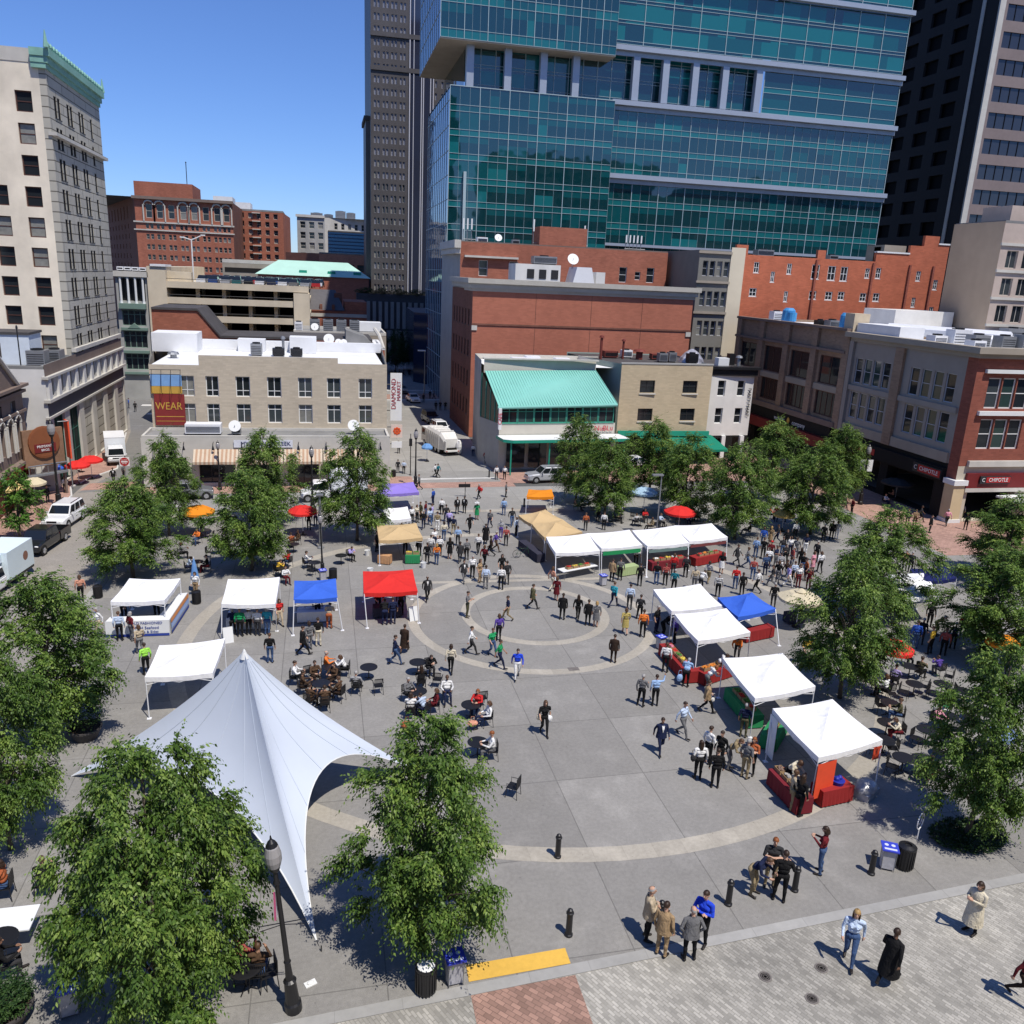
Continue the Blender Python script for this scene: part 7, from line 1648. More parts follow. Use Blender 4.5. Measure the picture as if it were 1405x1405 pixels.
# bicycle beside the tan canopies, bike rack at right
def bicycle(x,y,rz,label):
    g = G(x,y); s = hgt(g.y)/1.75; t = thing('bicycle',label,'bicycle',(g.x,g.y,0),rz,None,s)
    for xx in (-.52,.52):
        q = MB(); q.tube([(xx+.34*math.cos(a),0,.35+.34*math.sin(a)) for a in [2*PI*k/20 for k in range(21)]],.02,6,cap=False)
        for k in range(8): a = PI*k/8; q.tube([(xx+.33*math.cos(a),0,.35+.33*math.sin(a)),(xx-.33*math.cos(a),0,.35-.33*math.sin(a))],.004,3)
        q.build('wheel', MATS['rubber'], t)
    q = MB(); q.tube([(-.52,0,.35),(-.1,0,.33),(-.22,0,.85),(-.52,0,.35)],.016,6); q.tube([(-.1,0,.33),(.38,0,.80),(-.2,0,.78)],.018,6); q.tube([(.52,0,.35),(.36,0,.95)],.016,6); q.build('frame', flat('bike_green',(.03,.10,.06),.4), t)
    q = MB(); q.ball((-.23,0,.9),(.14,.06,.035),8); q.build('saddle', BM, t); q = MB(); q.tube([(.33,-.26,.98),(.36,0,.98),(.33,.26,.98)],.014,6); q.build('handlebar', BM, t)
bicycle(717,765,.1,'bicycle standing beside the tan canopies')
g = G(1258,1152); t = thing('bike_rack','bent grey steel bike rack ring in the shade at right','bike rack',(g.x,g.y,0),.5)
q = MB(); q.tube([(0,0,0),(0,0,.45)]+[(.26*math.sin(a),0,.78-.32*math.cos(a)) for a in [2*PI*k/24 for k in range(25)]],.02,6); q.tube([(.26*math.sin(a)*.55,.02,.82-.32*math.cos(a)*.55) for a in [2*PI*k/16 for k in range(17)]],.012,5); q.build('ring', MATS['white_metal'], t)
# ------------------------------------------------------------------ stall goods: folding tables, crates, buckets
def ftable(a, b, w, label, col, h=.74, cloth_=True, goods=None, group='folding tables at the stalls'):
    A, B = Vector(a), Vector(b); c = (A+B)/2; d = B-A; rz = math.atan2(d.y,d.x); L = d.length; s = hgt(c.y)/1.8
    t = thing('folding_table',label,'table',(c.x,c.y,0),rz,group); hh = h*s
    q = MB(); q.box((-L/2,-w/2,hh-.04),(L/2,w/2,hh)); q.build('tabletop', WP if not cloth_ else col, t)
    if cloth_:
        q = MB(); n = 24
        for sg in (-1,1): 
            vs = []
            for i in range(n+1):
                x = -L/2+L*i/n; vs += [(x,sg*w/2,hh),(x,sg*(w/2+.02+.015*math.sin(i*2.1)),.06)]
            q.add(vs,[(2*i,2*i+1,2*i+3,2*i+2) for i in range(n)])
        for sg in (-1,1): q.quad((sg*(L/2+.004),-w/2,hh),(sg*(L/2+.02),-w/2,.06),(sg*(L/2+.02),w/2,.06),(sg*(L/2+.004),w/2,hh))
        q.build('tablecloth', col, t)
    for sx in (-1,1):
        q = MB(); q.tube([(sx*(L/2-.2),-w*.4,0),(sx*(L/2-.2),-w*.4,hh-.04)],.018,5); q.tube([(sx*(L/2-.2),w*.4,0),(sx*(L/2-.2),w*.4,hh-.04)],.018,5); q.tube([(sx*(L/2-.2),-w*.4,.12),(sx*(L/2-.2),w*.4,.12)],.014,5); q.build('leg', MATS['grey_metal'], t)
    return t, c, d.normalized(), hh
def crates(c, d, z, n, cols, labels, cat, group, size=(.42,.3,.16), side=0.):
    nrm = Vector((-d.y,d.x,0))
    for i in range(n):
        p = c+d*((i-(n-1)/2)*(size[0]+.07))+nrm*side; m = cols[i%len(cols)]
        t = thing('produce_crate',labels.replace('#',('first','second','third','fourth','fifth','sixth','seventh')[i]),cat,(p.x,p.y,z+.002),math.atan2(d.y,d.x),group)
        q = MB(); a,b,h = size[0]/2,size[1]/2,size[2]; q.box((-a,-b,0),(a,b,.02)); q.box((-a,-b,.02),(a,-b+.02,h)); q.box((-a,b-.02,.02),(a,b,h)); q.box((-a,-b+.02,.02),(-a+.02,b-.02,h)); q.box((a-.02,-b+.02,.02),(a,b-.02,h)); q.build('box', M('crate_wood',(.34,.23,.12),.8,0,.15,8), t)
        q = MB(); random.seed(i+int(p.x*7)); 
        for k in range(12): q.ball((random.uniform(-a+.06,a-.06),random.uniform(-b+.06,b-.06),h*.75+random.uniform(0,.05)),random.uniform(.045,.07),7,k=4)
        q.build('goods', m, t)
fr = lambda n,c: M('goods_'+n,c,.6,0,.25,12)
red,grn,org,yel,flw,pur = fr('red',(.45,.03,.02)),fr('green',(.06,.20,.03)),fr('orange',(.65,.22,.03)),fr('yellow',(.6,.45,.06)),fr('pink',(.6,.18,.25)),fr('purple',(.2,.08,.3))
cr = M('cloth_table_red',(.26,.016,.016),.85,0,.1,4); cg = M('cloth_table_green',(.02,.22,.08),.85,0,.1,4); cw = M('cloth_table_white',(.70,.70,.68),.85,0,.06,4); cm_ = M('cloth_table_maroon',(.16,.012,.02),.85,0,.1,4); cgr = M('cloth_table_lime',(.34,.42,.20),.85,0,.1,4)
t,c,d,h = ftable(G(1062,1075),G(1102,1118),.7,'long maroon draped table along the open side of the nearest red stall',cm_); crates(c,d,h,4,[fr('brown',(.2,.13,.1)),fr('grey',(.35,.33,.3))],'# crate of goods on the long maroon table of the nearest stall','crate','crates on the red table')
t,c,d,h = ftable(G(1118,1102),G(1160,1093),.7,'short red table at the front of the nearest red stall',cr); 
o = MB(); o.lathe([(.22,0),(.26,.16),(.24,.17)],14); o.ball((-.06,0,.2),.12,8); o.ball((.09,.05,.21),.11,8); o = o.build('basin',[flat('basin_blue',(.02,.03,.30),.4)],None,(c.x+.2,c.y,h)); tag(o,'dark blue basin on the short red table','basin')
q = MB(); q.ball((0,0,.32),(.55,.42,.36),14,k=10); q.box((-.5,-.36,0),(.5,.36,.28)); o = q.build('wrapped_bundle', M('plastic_wrap',(.42,.42,.44),.2,0,.3,6,.7), None, G(1186,1090), .5); tag(o,'grey plastic wrapped bundle on the ground beside the red stall','bundle')
t,c,d,h = ftable(G(1052,1030),G(1068,1004),.7,'green covered table under the canopy right of the flower stall',cg); crates(c,d,h,3,[grn,grn],'# crate of green vegetables on the green table','crate','crates of vegetables')
t,c,d,h = ftable(G(1002,960),G(1036,1000),.7,'long table with a green cloth at the shaded side of the canopy',cg); crates(c,d,h,4,[grn,red],'# crate on the long green table in the shade','crate','crates of vegetables')
t,c,d,h = ftable(G(912,898),G(948,938),.75,'long red flower table on the left side of the flower stall',cr); crates(c,d,h,5,[flw,red,grn,yel],'# tray of flowers on the long red flower table','tray','trays of flowers')
t,c,d,h = ftable(G(958,938),G(1000,924),.75,'front table of the flower stall heaped with orange goods',cr); crates(c,d,h,4,[org,org,grn,flw],'# tray on the front table of the flower stall','tray','trays of flowers')
t,c,d,h = ftable(G(768,795),G(815,786),.7,'long white folding table of the leftmost white back row stall',cw,cloth_=False); crates(c,d,h,4,[red,yel,grn],'# crate on the leftmost table of the back row','crate','crates in the back row')
t,c,d,h = ftable(G(848,790),G(872,786),.6,'pale green covered table under the green bannered canopy',cgr)
t,c,d,h = ftable(G(890,782),G(940,776),.7,'maroon covered table in the middle of the white back row',cm_); crates(c,d,h,5,[cw,red,yel],'# box on the maroon table of the back row','crate','crates in the back row')
t,c,d,h = ftable(G(949,776),G(990,768),.7,'red covered table at the right end of the white back row',cr); crates(c,d,h,4,[red,org,grn],'# crate on the red table at the right end','crate','crates in the back row')
t,c,d,h = ftable(G(556,772),G(576,772),.6,'green covered table with yellow goods under the tan canopy',cg); crates(c,d,h,2,[yel,grn],'# crate on the green table of the tan canopy','crate','crates in the back row')
t,c,d,h = ftable(G(408,852),G(452,850),.7,'white covered table with papers under the left blue canopy',cw)
for i,(x,y) in enumerate(((414,850),(424,850),(436,849),(446,849))):
    g = G(x,y); q = MB(); q.box((-.14,-.1,0),(.14,.1,.09)); o = q.build('box', WP, None, (g.x,g.y,h+.002), i*.3); tag(o,('first','second','third','last')[i]+' white box on the table of the left blue canopy','box','boxes on the white table')
t,c,d,h = ftable(G(512,846),G(550,844),.7,'dark covered table under the red canopy',M('cloth_table_dark',(.03,.03,.05),.85,0,.1,4))
t,c,d,h = ftable(G(312,862),G(372,860),.7,'white covered table under the white canopy left of the blue one',cw); crates(c,d,h,4,[org,red,yel],'# crate on the table of the left white canopy','crate','crates in the left row')
t,c,d,h = ftable(G(716,752),G(742,772),.6,'dark covered table beside the bicycle',MATS['cloth_table_dark'])
t,c,d,h = ftable(G(1018,880),G(1056,872),.6,'red covered table under the right blue canopy',cr)
t,c,d,h = ftable(G(1078,855),G(1116,850),.6,'dark table under the cream umbrella',MATS['cloth_table_dark'])
t,c,d,h = ftable(G(520,772),G(536,774),.5,'small table with orange crates at the tan canopy',fr('tan',(.5,.28,.14)))
for i,(x,y,l) in enumerate(((581,779,'white bucket on the ground right of the tan canopy'),(504,762,'white bucket left of the tan canopy'),(508,787,'white bucket beside the red canopy'))):
    g = G(x,y); q = MB(); q.lathe([(.15,0),(.19,.36),(.2,.37),(.17,.36),(.14,.05)],14); o = q.build('bucket', WP, None, (g.x,g.y,0)); tag(o,l,'bucket','white buckets')
for x,y,l in ((313,880,'white folding sign board at the foot of the left white canopy'),(566,850,'white folding sign board under the red canopy edge')):
    g = G(x,y); t = thing('sandwich_board',l,'sign',(g.x,g.y,0),.3); 
    for s in (-1,1): q = MB(); q.add([(-.25,s*.02,.8),(.25,s*.02,.8),(.25,s*.22,0),(-.25,s*.22,0),(-.25,s*.035,.8),(.25,s*.035,.8),(.25,s*.235,0),(-.25,s*.235,0)],[(0,1,2,3),(4,5,6,7),(0,1,5,4),(2,3,7,6),(1,2,6,5),(3,0,4,7)]); q.build('panel', WP, t)
# bags: things of their own
def bag(x,y,z,col,label,r=(.16,.09,.17),name='handbag'):
    g = G(x,y); q = MB(); q.ball((0,0,0),r,12); q.tube([(-.1,0,r[2]*.8),(-.06,0,r[2]+.2),(.06,0,r[2]+.2),(.1,0,r[2]*.8)],.012,5); o = q.build(name, CM(col), None, (g.x,g.y,z)); tag(o,label,'bag')
bag(752,1008,.78,'white','white shoulder bag of the woman in black dress'); bag(738,1008,.86,'cream','cream tote bag held by the woman in black dress',(.12,.08,.15))
bag(911,921,1.12,'black','dark backpack on the person at the flower stall',(.17,.10,.22),'backpack'); bag(931,944,.55,'lightblue','light blue carrier bag beside the person in light blue',(.16,.1,.2)); bag(976,976,.6,'white','white bag carried by the person in tan coat',(.1,.07,.12)); bag(660,683,.75,'red','red bag of the person in red jacket',(.15,.1,.17)); bag(558,1000,.2,'rust','orange red bag on the ground above the front tree',(.26,.2,.18)); bag(648,1002,.35,'salmon','salmon bag beside the red and white seated pair',(.24,.18,.12)); bag(948,1070,1.0,'charcoal','dark shoulder bag of the woman in white blouse',(.13,.1,.16))
# newspaper on the paving by the lamp
q = MB(); q.box((-.16,-.1,0),(.16,.1,.03)); q.ball((0,0,.05),(.1,.07,.04),8); o = q.build('litter', WP, None, G(426,1350), .4); tag(o,'scrap of white litter on the paving right of the ornate lamp','litter')
q = MB(); q.box((-.7,-.5,.68),(.7,.5,.72)); q.tube([(0,0,0),(0,0,.68)],.05,8); o = q.build('table', WP, None, G(15,1290)); tag(o,'white table top cut by the left edge below the star tent','table')
p_ = person
# ---- foreground
p_(887,1288,'fold',100,'beige','black','g','bald','bald man in cream blazer with folded arms facing the brown suit',ex='J',sl=1,skin=0)
p_(907,1310,'stand',160,'tan','tan','d','short','man in brown suit seen from behind by the kerb',ex='J',skin=0)
p_(944,1316,'pocket',200,'grey','black','g','bald','bald man in grey blazer seen from behind by the kerb',ex='J',skin=0)
p_(961,1295,'fold',335,'royal','black','d','short','man in bright blue shirt with red tie by the kerb',skin=0)
p_(1163,1321,'walk_b',5,'paleblue','denim','y','long','woman in pale blue jacket and jeans walking on the setts',skin=0)
p_(1216,1349,'walk',160,'black','black','d','short','person in long black coat walking away on the setts',ex='C')
p_(1331,1279,'phone',330,'cream','black','d','bob','woman in long open cream coat on the setts',ex='C')
p_(1397,1374,'walk',80,'maroon','darkbrown','d','short','person in dark maroon walking at the right edge of the setts')
p_(1124,1198,'phone',265,'maroon','denim','d','bob','person in maroon top and jeans holding a camera')
p_(1055,1216,'fold',10,'charcoal','khaki','r','short','red haired person with folded arms and khaki trousers by the bollards',sl=0,skin=0)
p_(1069,1236,'talk',190,'black','black','d','short','person all in black beside a bollard, back to the viewer')
p_(1033,1227,'bend',70,'navy','khaki','n','short','person in navy jacket and khaki trousers by the bollards')
p_(746,1008,'walk_b',15,'black','black','n','long','woman in black dress carrying a white bag in the open centre',ex='',sl=0,skin=0)
p_(905,1033,'walk',20,'navy','navy','d','short','man in navy suit with open pale shirt walking',ex='Jw')
p_(935,1011,'walk',60,'paleblue','grey','d','short','man in pale blue shirt and grey trousers walking right',skin=0)
p_(879,969,'talk',165,'grey','black','g','short','man in grey shirt looking up beside the pointing man')
p_(898,968,'point',195,'lightblue','black','d','short','man in light blue shirt pointing upwards')
p_(841,909,'stand',175,'darkbrown','darkbrown','d','short','man in dark brown jacket on the outer paving ring',ex='J')
p_(709,931,'walk',5,'royal','white','d','short','man in bright blue sweater and white trousers walking',skin=0)
p_(685,917,'walk',75,'green','navy','d','short','person in green shirt and dark trousers, nearest of the green pair',sl=0)
p_(675,900,'walk_b',40,'green','denim','n','short','person in green shirt and jeans on the inner ring',sl=0)
p_(684,879,'stand_f',200,'purple','black','n','bob','person in purple top behind the two green shirts')
p_(646,898,'walk',95,'white','charcoal','d','short','man in white shirt striding right between the paving rings')
p_(618,924,'walk_b',175,'cream','black','d','bob','woman in cream cardigan walking away over the outer ring')
p_(542,912,'walk',100,'navy','denim','d','short','person in navy top and jeans in front of the red canopy')
p_(555,895,'walk',160,'darkbrown','brown','d','short','person in long dark brown coat in front of the red canopy',ex='C')
p_(416,899,'walk',105,'black','black','d','short','person in dark suit striding in front of the blue canopy',ex='J')
p_(437,886,'stand',185,'black','cream','d','short','person in dark top and cream trousers before the blue canopy')
p_(425,891,'stand_f',200,'grey','grey','d','bob','person in grey before the blue canopy table')
p_(371,909,'stand',170,'black','denim','n','short','person in black vest and jeans beside the star tent',sl=0)
p_(384,858,'walk_b',20,'red','beige','d','long','woman in red top between the white and the blue canopy',sl=0)
p_(586,824,'walk',10,'charcoal','black','g','bald','man in dark jacket with white shirt right of the red canopy',ex='Jw')
p_(641,847,'phone',80,'grey','olive','d','short','man in grey shirt and olive trousers left of the inner ring',sl=0)
p_(696,852,'walk',285,'navy','khaki','d','short','man in navy shirt and khaki trousers inside the inner ring',sl=0)
p_(730,836,'walk',110,'olive','charcoal','d','short','man in olive jacket walking inside the inner ring',ex='J')
p_(771,850,'stand',175,'black','black','d','short','person in black jacket, leftmost of four inside the inner ring',ex='J')
p_(792,851,'walk_b',170,'black','black','d','long','dark haired woman in black, second of four inside the ring')
p_(806,858,'stand',180,'black','black','d','short','person in black suit, third of four inside the ring',ex='J')
p_(817,860,'stand_f',185,'grey','grey','y','bob','woman in grey dress, rightmost of four inside the ring',ex='D',sl=0,skin=0)
p_(763,824,'stand_f',160,'maroon','maroon','n','bob','woman in dark red top left of the four in the ring',ex='K',sl=0,skin=0)
p_(757,810,'walk_b',130,'salmon','cream','n','bob','person in salmon top near the white canopy corner',sl=0)
p_(841,833,'walk',150,'turquoise','navy','n','short','person in turquoise shirt walking by the inner ring')
p_(863,836,'stand',180,'paleblue','charcoal','d','short','man in pale blue shirt right of the inner ring')
p_(877,850,'talk',170,'charcoal','black','d','short','person in dark vest beside the man in pale blue')
p_(857,870,'walk_b',190,'gold','gold','n','bob','woman in yellow patterned dress right of the inner ring',ex='D',sl=0,skin=0)
p_(881,874,'stand',185,'orange','black','d','short','person in orange top and black trousers right of the ring')
p_(912,922,'stand',175,'white','black','n','short','person in white shirt with a dark backpack at the flower stall')
p_(940,942,'bend',170,'lightblue','black','g','short','person in light blue jacket at the flower stall')
p_(968,978,'walk',110,'tan','black','d','short','person in tan coat walking right of the flower stall',ex='J')
p_(971,949,'bend',120,'white','grey','r','bob','woman in white top leaning to the flower table')
p_(985,930,'bend',100,'white','brown','d','short','person in white shirt choosing flowers under the canopy')
p_(1019,1011,'stand',175,'navy','olive','g','short','man in navy tee at the canopy leg',sl=0)
p_(957,1069,'stand_f',200,'white','black','d','long','woman in white blouse and black trousers, long dark hair')
p_(970,1047,'talk',140,'white','black','d','short','man in white shirt talking in the group of eight')
p_(980,1080,'stand',190,'black','black','d','short','person in black with back turned in the group')
p_(986,1052,'stand',330,'black','black','d','short','person in black half hidden in the standing group')
p_(1000,1055,'bend',80,'khaki','grey','n','short','person in khaki jacket bending in the standing group',ex='')
p_(1021,1067,'stand',150,'grey','khaki','g','short','man in grey shirt and khaki trousers by the drape stall',sl=0)
p_(1029,1062,'fold',340,'rust','black','r','bob','woman in rust top with folded arms by the canopy corner',sl=0,skin=0)
p_(1081,1084,'bend',60,'cream','black','n','short','person in cream top leaning over the red table')
p_(1084,1111,'phone',110,'beige','khaki','n','short','person in beige top at the corner of the red stall')
p_(1094,1119,'stand_f',150,'black','black','d','long','person in black at the red drape corner')
# ---- back centre
for r in [
 (575,672,'walk',290,'grey','charcoal'),(657,685,'walk_b',300,'red','black'),(694,682,'stand',80,'grey','black'),(691,707,'stand',180,'lightblue','denim'),
 (627,705,'stand',20,'black','black','d','short','J'),(637,704,'stand',340,'black','black','d','short','Jw'),(654,713,'stand_f',10,'green','green','n','sunhat','K'),(616,725,'walk',200,'lilac','navy'),
 (666,746,'walk',180,'black','black','d','short','C'),(656,760,'walk',190,'white','black'),(673,763,'walk',280,'darkbrown','black'),(680,757,'walk',75,'purple','brown'),(687,738,'stand_f',170,'lightgrey','purple'),(694,749,'stand',180,'plaid','charcoal'),
 (581,726,'walk',180,'black','navy'),(600,728,'stand',170,'khaki','white'),(590,721,'walk_b',200,'paleblue','denim'),(565,719,'stand',20,'white','black'),(572,717,'stand_f',40,'cream','black'),(577,713,'stand',300,'olive','olive'),(584,711,'stand',70,'maroon','denim'),(594,693,'stand',240,'blue','navy'),(593,716,'talk',260,'lilac','denim'),
 (575,763,'stand',200,'black','black','d','short','J'),(586,774,'stand',160,'black','charcoal'),(599,775,'stand_f',180,'orange','denim','y','bob'),(591,763,'stand',170,'white','grey'),(603,763,'stand',190,'white','black'),(596,752,'talk',20,'white','navy'),
 (617,767,'stand_f',190,'black','black','d','long','K'),(628,749,'stand',180,'lightblue','charcoal'),(631,772,'walk',185,'charcoal','charcoal','d','short','J'),
 (636,799,'walk',20,'charcoal','grey','d','short','J'),(648,793,'stand',15,'white','black','g'),(658,799,'stand_f',60,'tan','tan','n','long'),(666,808,'stand',180,'paleblue','grey'),(687,809,'stand',180,'white','black'),(695,802,'stand',200,'charcoal','charcoal'),(688,791,'stand_f',20,'black','black','d','long'),
 (551,741,'stand',20,'olive','black'),(556,760,'stand',10,'black','black'),(517,757,'stand',60,'charcoal','black')]:
    p_(r[0],r[1],r[2],r[3],r[4],r[5],r[6] if len(r) > 6 else random.choice('ddnng'),r[7] if len(r) > 7 else ('bob' if r[2] in ('stand_f','walk_b') else 'short'),ex=r[8] if len(r) > 8 else '',sl=random.random() < .7)
# ---- back right rows and crowd
for r in [
 (850,796,'stand',180,'grey','black'),(839,798,'stand',150,'tan','black','d','short','J'),(872,776,'bend',20,'white','black'),(877,804,'stand',185,'black','black'),(900,802,'stand',175,'black','denim'),(912,803,'stand',185,'plaid','black'),(923,790,'stand_f',180,'red','charcoal'),(940,792,'stand',180,'charcoal','black'),(924,812,'talk',170,'teal','black'),
 (952,809,'stand_f',190,'beige','grey'),(961,810,'bend',150,'white','charcoal'),(971,800,'walk_b',160,'lightgrey','khaki'),(984,819,'stand',180,'striped','black'),(989,787,'stand_f',170,'black','white','d','bob','K'),(1010,776,'walk',60,'charcoal','charcoal','d','short','J'),(1008,808,'stand',180,'red','denim'),(1017,817,'stand',200,'black','black'),
 (1046,750,'stand',180,'blue','denim'),(1056,747,'stand_f',160,'tan','tan','y','bob','K'),(1032,795,'stand',180,'plaid','denim'),(1038,813,'walk',250,'white','black'),(1049,789,'stand',200,'denim','navy'),(1058,805,'walk',280,'charcoal','grey'),(1036,765,'stand',160,'lightblue','denim'),
 (1072,763,'stand',30,'charcoal','denim'),(1083,763,'stand_f',20,'white','navy'),(1091,765,'stand',350,'grey','grey'),(1097,779,'stand_f',190,'black','black','d','long'),(1077,797,'walk',70,'darkbrown','grey'),(1083,793,'stand_f',100,'grey','red','d','bob','S'),(1069,788,'stand',200,'lightgrey','white'),(1056,770,'stand',180,'maroon','black','d','cap','r'),
 (1094,806,'stand_f',20,'white','maroon'),(1108,809,'stand',340,'maroon','maroon'),(1124,786,'walk_b',200,'white','black'),(1114,785,'stand_f',60,'pink','pink','n','bob','D'),(1129,744,'stand',160,'black','black'),(1140,740,'stand',170,'black','black','d','short','J'),(1147,740,'stand_f',190,'striped','white'),(1064,716,'stand',180,'red','navy'),(1086,778,'stand',110,'plaid','denim'),(1063,778,'talk',60,'navy','grey'),
 (1060,833,'stand',190,'black','charcoal'),(1104,796,'talk',290,'rust','black'),(1080,806,'walk',120,'lilac','white'),
 (1275,731,'stand',80,'black','charcoal','d','short','J'),(1298,722,'walk',200,'pink','charcoal'),(1318,712,'stand',180,'lightgrey','olive'),(1286,708,'stand_f',180,'red','red','d','bob','C'),(1324,727,'stand',170,'black','black'),(1244,721,'stand',170,'charcoal','black','d','short','Jw'),(1254,722,'stand',190,'tan','brown'),(1262,716,'walk',90,'charcoal','black'),(1382,706,'stand',190,'white','denim'),
 (1158,700,'walk',80,'charcoal','charcoal'),(1168,705,'stand',300,'maroon','black'),(1100,722,'stand',200,'navy','black'),(1010,905,'bend',350,'orange','charcoal'),
 (910,874,'bend',70,'black','black'),(924,882,'stand',300,'purple','black'),(900,868,'stand',60,'black','navy'),(1076,716,'stand',150,'black','black'),(820,715,'stand',140,'charcoal','black'),(803,728,'stand',190,'rust','charcoal'),(828,727,'stand',170,'white','black'),
 (1275,897,'talk',250,'yellow','black'),(1254,889,'stand',190,'blue','denim'),(1293,899,'stand',180,'plaid','black'),(1274,860,'stand',20,'black','black'),(1284,872,'bend',80,'gold','gold'),(1319,876,'stand',190,'red','black'),(1330,873,'stand',170,'orange','black'),(1388,868,'stand',180,'green','white'),(1240,783,'stand',190,'salmon','black'),(1248,785,'stand',170,'charcoal','black'),(1104,912,'walk_b',30,'yellow','cream','n','bob','S')]:
    p_(r[0],r[1],r[2],r[3],r[4],r[5],r[6] if len(r) > 6 else random.choice('ddnng'),r[7] if len(r) > 7 else ('bob' if r[2] in ('stand_f','walk_b') else 'short'),ex=r[8] if len(r) > 8 else '',sl=random.random() < .7)
# ---- street and left side
for r in [
 (546,649,'stand',180,'charcoal','charcoal'),(554,650,'stand',180,'paleblue','black'),(597,655,'walk',60,'white','black'),(601,655,'walk',240,'teal','black'),(547,622,'stand',20,'red','black'),(592,601,'stand',180,'charcoal','black'),(598,563,'stand',180,'black','black'),(604,563,'stand',170,'charcoal','charcoal'),(611,563,'stand',190,'black','black'),(581,552,'stand',20,'charcoal','black'),(595,548,'walk',90,'grey','black'),(590,547,'stand',200,'black','black'),
 (649,626,'stand',180,'white','navy'),(658,625,'stand',200,'paleblue','navy'),(666,636,'walk',190,'plaid','black'),(681,658,'stand',20,'white','charcoal'),(692,658,'stand',340,'white','black'),(640,592,'walk',180,'charcoal','black'),(646,585,'walk',350,'navy','black'),(636,580,'walk',10,'grey','charcoal'),
 (537,518,'walk',180,'black','black'),(542,516,'walk',0,'charcoal','black'),(548,517,'stand',90,'black','charcoal'),(554,516,'walk',270,'charcoal','charcoal'),(561,515,'stand',0,'black','black'),(566,516,'walk',180,'navy','black'),
 (201,925,'stand',200,'lime','black','d','short'),(193,898,'walk_b',200,'beige','grey'),(165,879,'stand',170,'paleblue','black'),(181,879,'stand_f',120,'maroon','grey'),(112,825,'stand_f',180,'salmon','black'),(136,873,'walk_b',300,'white','beige'),(269,818,'stand_f',330,'white','tan'),(156,663,'walk',10,'black','black','d','short','J'),(170,657,'stand',60,'grey','charcoal'),(186,565,'walk',180,'charcoal','black'),(177,560,'stand',90,'blue','navy'),(184,545,'walk',0,'white','black'),
 (171,850,'bend',20,'black','black'),(216,848,'stand',340,'black','black'),(320,871,'bend',180,'navy','black'),(330,873,'stand',170,'green','black'),(342,871,'stand_f',190,'white','black'),(354,872,'stand',160,'white','charcoal'),(367,871,'stand_f',170,'turquoise','denim'),(436,850,'stand',20,'black','black'),(452,862,'bend',170,'beige','rust'),(519,840,'bend',10,'maroon','black'),(539,856,'stand',190,'navy','navy'),(550,843,'stand',350,'charcoal','black'),(528,857,'bend',180,'black','navy'),
 (424,727,'stand',170,'black','charcoal'),(433,722,'stand',190,'pink','navy'),(66,690,'stand',40,'black','black'),(60,660,'stand',340,'white','blue'),(78,662,'walk',30,'paleblue','denim'),(90,676,'stand',200,'white','black'),(100,664,'stand',90,'charcoal','black')]:
    p_(r[0],r[1],r[2],r[3],r[4],r[5],r[6] if len(r) > 6 else random.choice('ddnng'),r[7] if len(r) > 7 else ('bob' if r[2] in ('stand_f','walk_b') else 'short'),ex=r[8] if len(r) > 8 else '',sl=random.random() < .7)
# ---- seated at the cafe tables
table(506,932,'empty round black table with two chairs right of the brown shirted group')
sitter(489,952,170,'sit_back','lightgrey','charcoal','g','short','grey haired person seated left of the empty black table'); chair(519,951,190,why='empty black chair with its back to the viewer by the empty table')
table(441,955,'round black table ringed by people in brown shirts'); table(455,932,'round black table between the orange and the white shirt')
for x,y,f,l in ((415,953,100,'left'),(425,972,140,'near left'),(446,976,185,'nearest'),(466,962,240,'right'),(459,940,320,'far right'),(432,938,20,'far left')): sitter(x,y,f,'sit','brown','darkbrown',random.choice('dn'),'short',f'person in brown shirt on the {l} side of the crowded round table')
sitter(447,925,90,'sit','orange','olive','g','bald','bald person in orange top seated right of the star tent'); sitter(474,928,260,'sit_lean','white','black','n','bob','person in white top seated opposite the orange top')
sitter(404,940,80,'sit','white','black','d','short','person in white shirt and black vest seated at the star tent edge'); chair(420,932,200,why='empty black chair left of the crowded round table')
table(573,925,'round black table between two people in black'); sitter(578,946,185,'sit','black','black','d','long','long haired person in black seated with back to the viewer'); sitter(589,925,20,'sit_lean','black','charcoal','d','short','person in black seated facing the viewer at a small table')
sitter(613,960,5,'sit_back','white','navy','n','short','man in white shirt stretched out on a chair, facing the viewer'); chair(600,942,170,why='empty black chair behind the man in white shirt')
table(573,966,'round black table of the four people above the front tree')
sitter(563,986,175,'sit','white','black','d','bob','person in white top and black vest with a red bag'); sitter(559,962,40,'sit','grey','charcoal','g','short','grey haired person at the table above the front tree'); sitter(582,984,230,'sit_lean','paleblue','navy','d','short','person in pale blue shirt leaning at the table'); sitter(596,978,280,'sit_back','maroon','maroon','n','bob','person in maroon seated right of the pale blue shirt')
table(645,985,'low black table before the red and white seated pair')
sitter(655,978,340,'sit','red','navy','r','bob','red haired person in red seated right of the centre'); sitter(668,996,290,'sit_back','white','navy','n','bob','person in white top seated next to the red one'); chair(661,968,200,why='empty black chair behind the person in red')
table(655,1038,'round black table half behind the front tree'); sitter(675,1042,280,'sit','white','grey','r','short','person in white top seated half behind the front tree'); chair(704,1092,250,why='empty black chair right of the front tree')
sitter(480,769,40,'sit_lean','lilac','black','d','short','person in lilac shirt alone on a chair near the red canopy'); table(468,774,'small black table by the lone person in lilac')
table(432,784,'round black table left of the dark lamp post'); sitter(420,780,110,'sit','white','navy','d','short','man in white shirt seated left of the dark lamp post'); chair(427,790,150,why='empty black chair left of the dark lamp post')
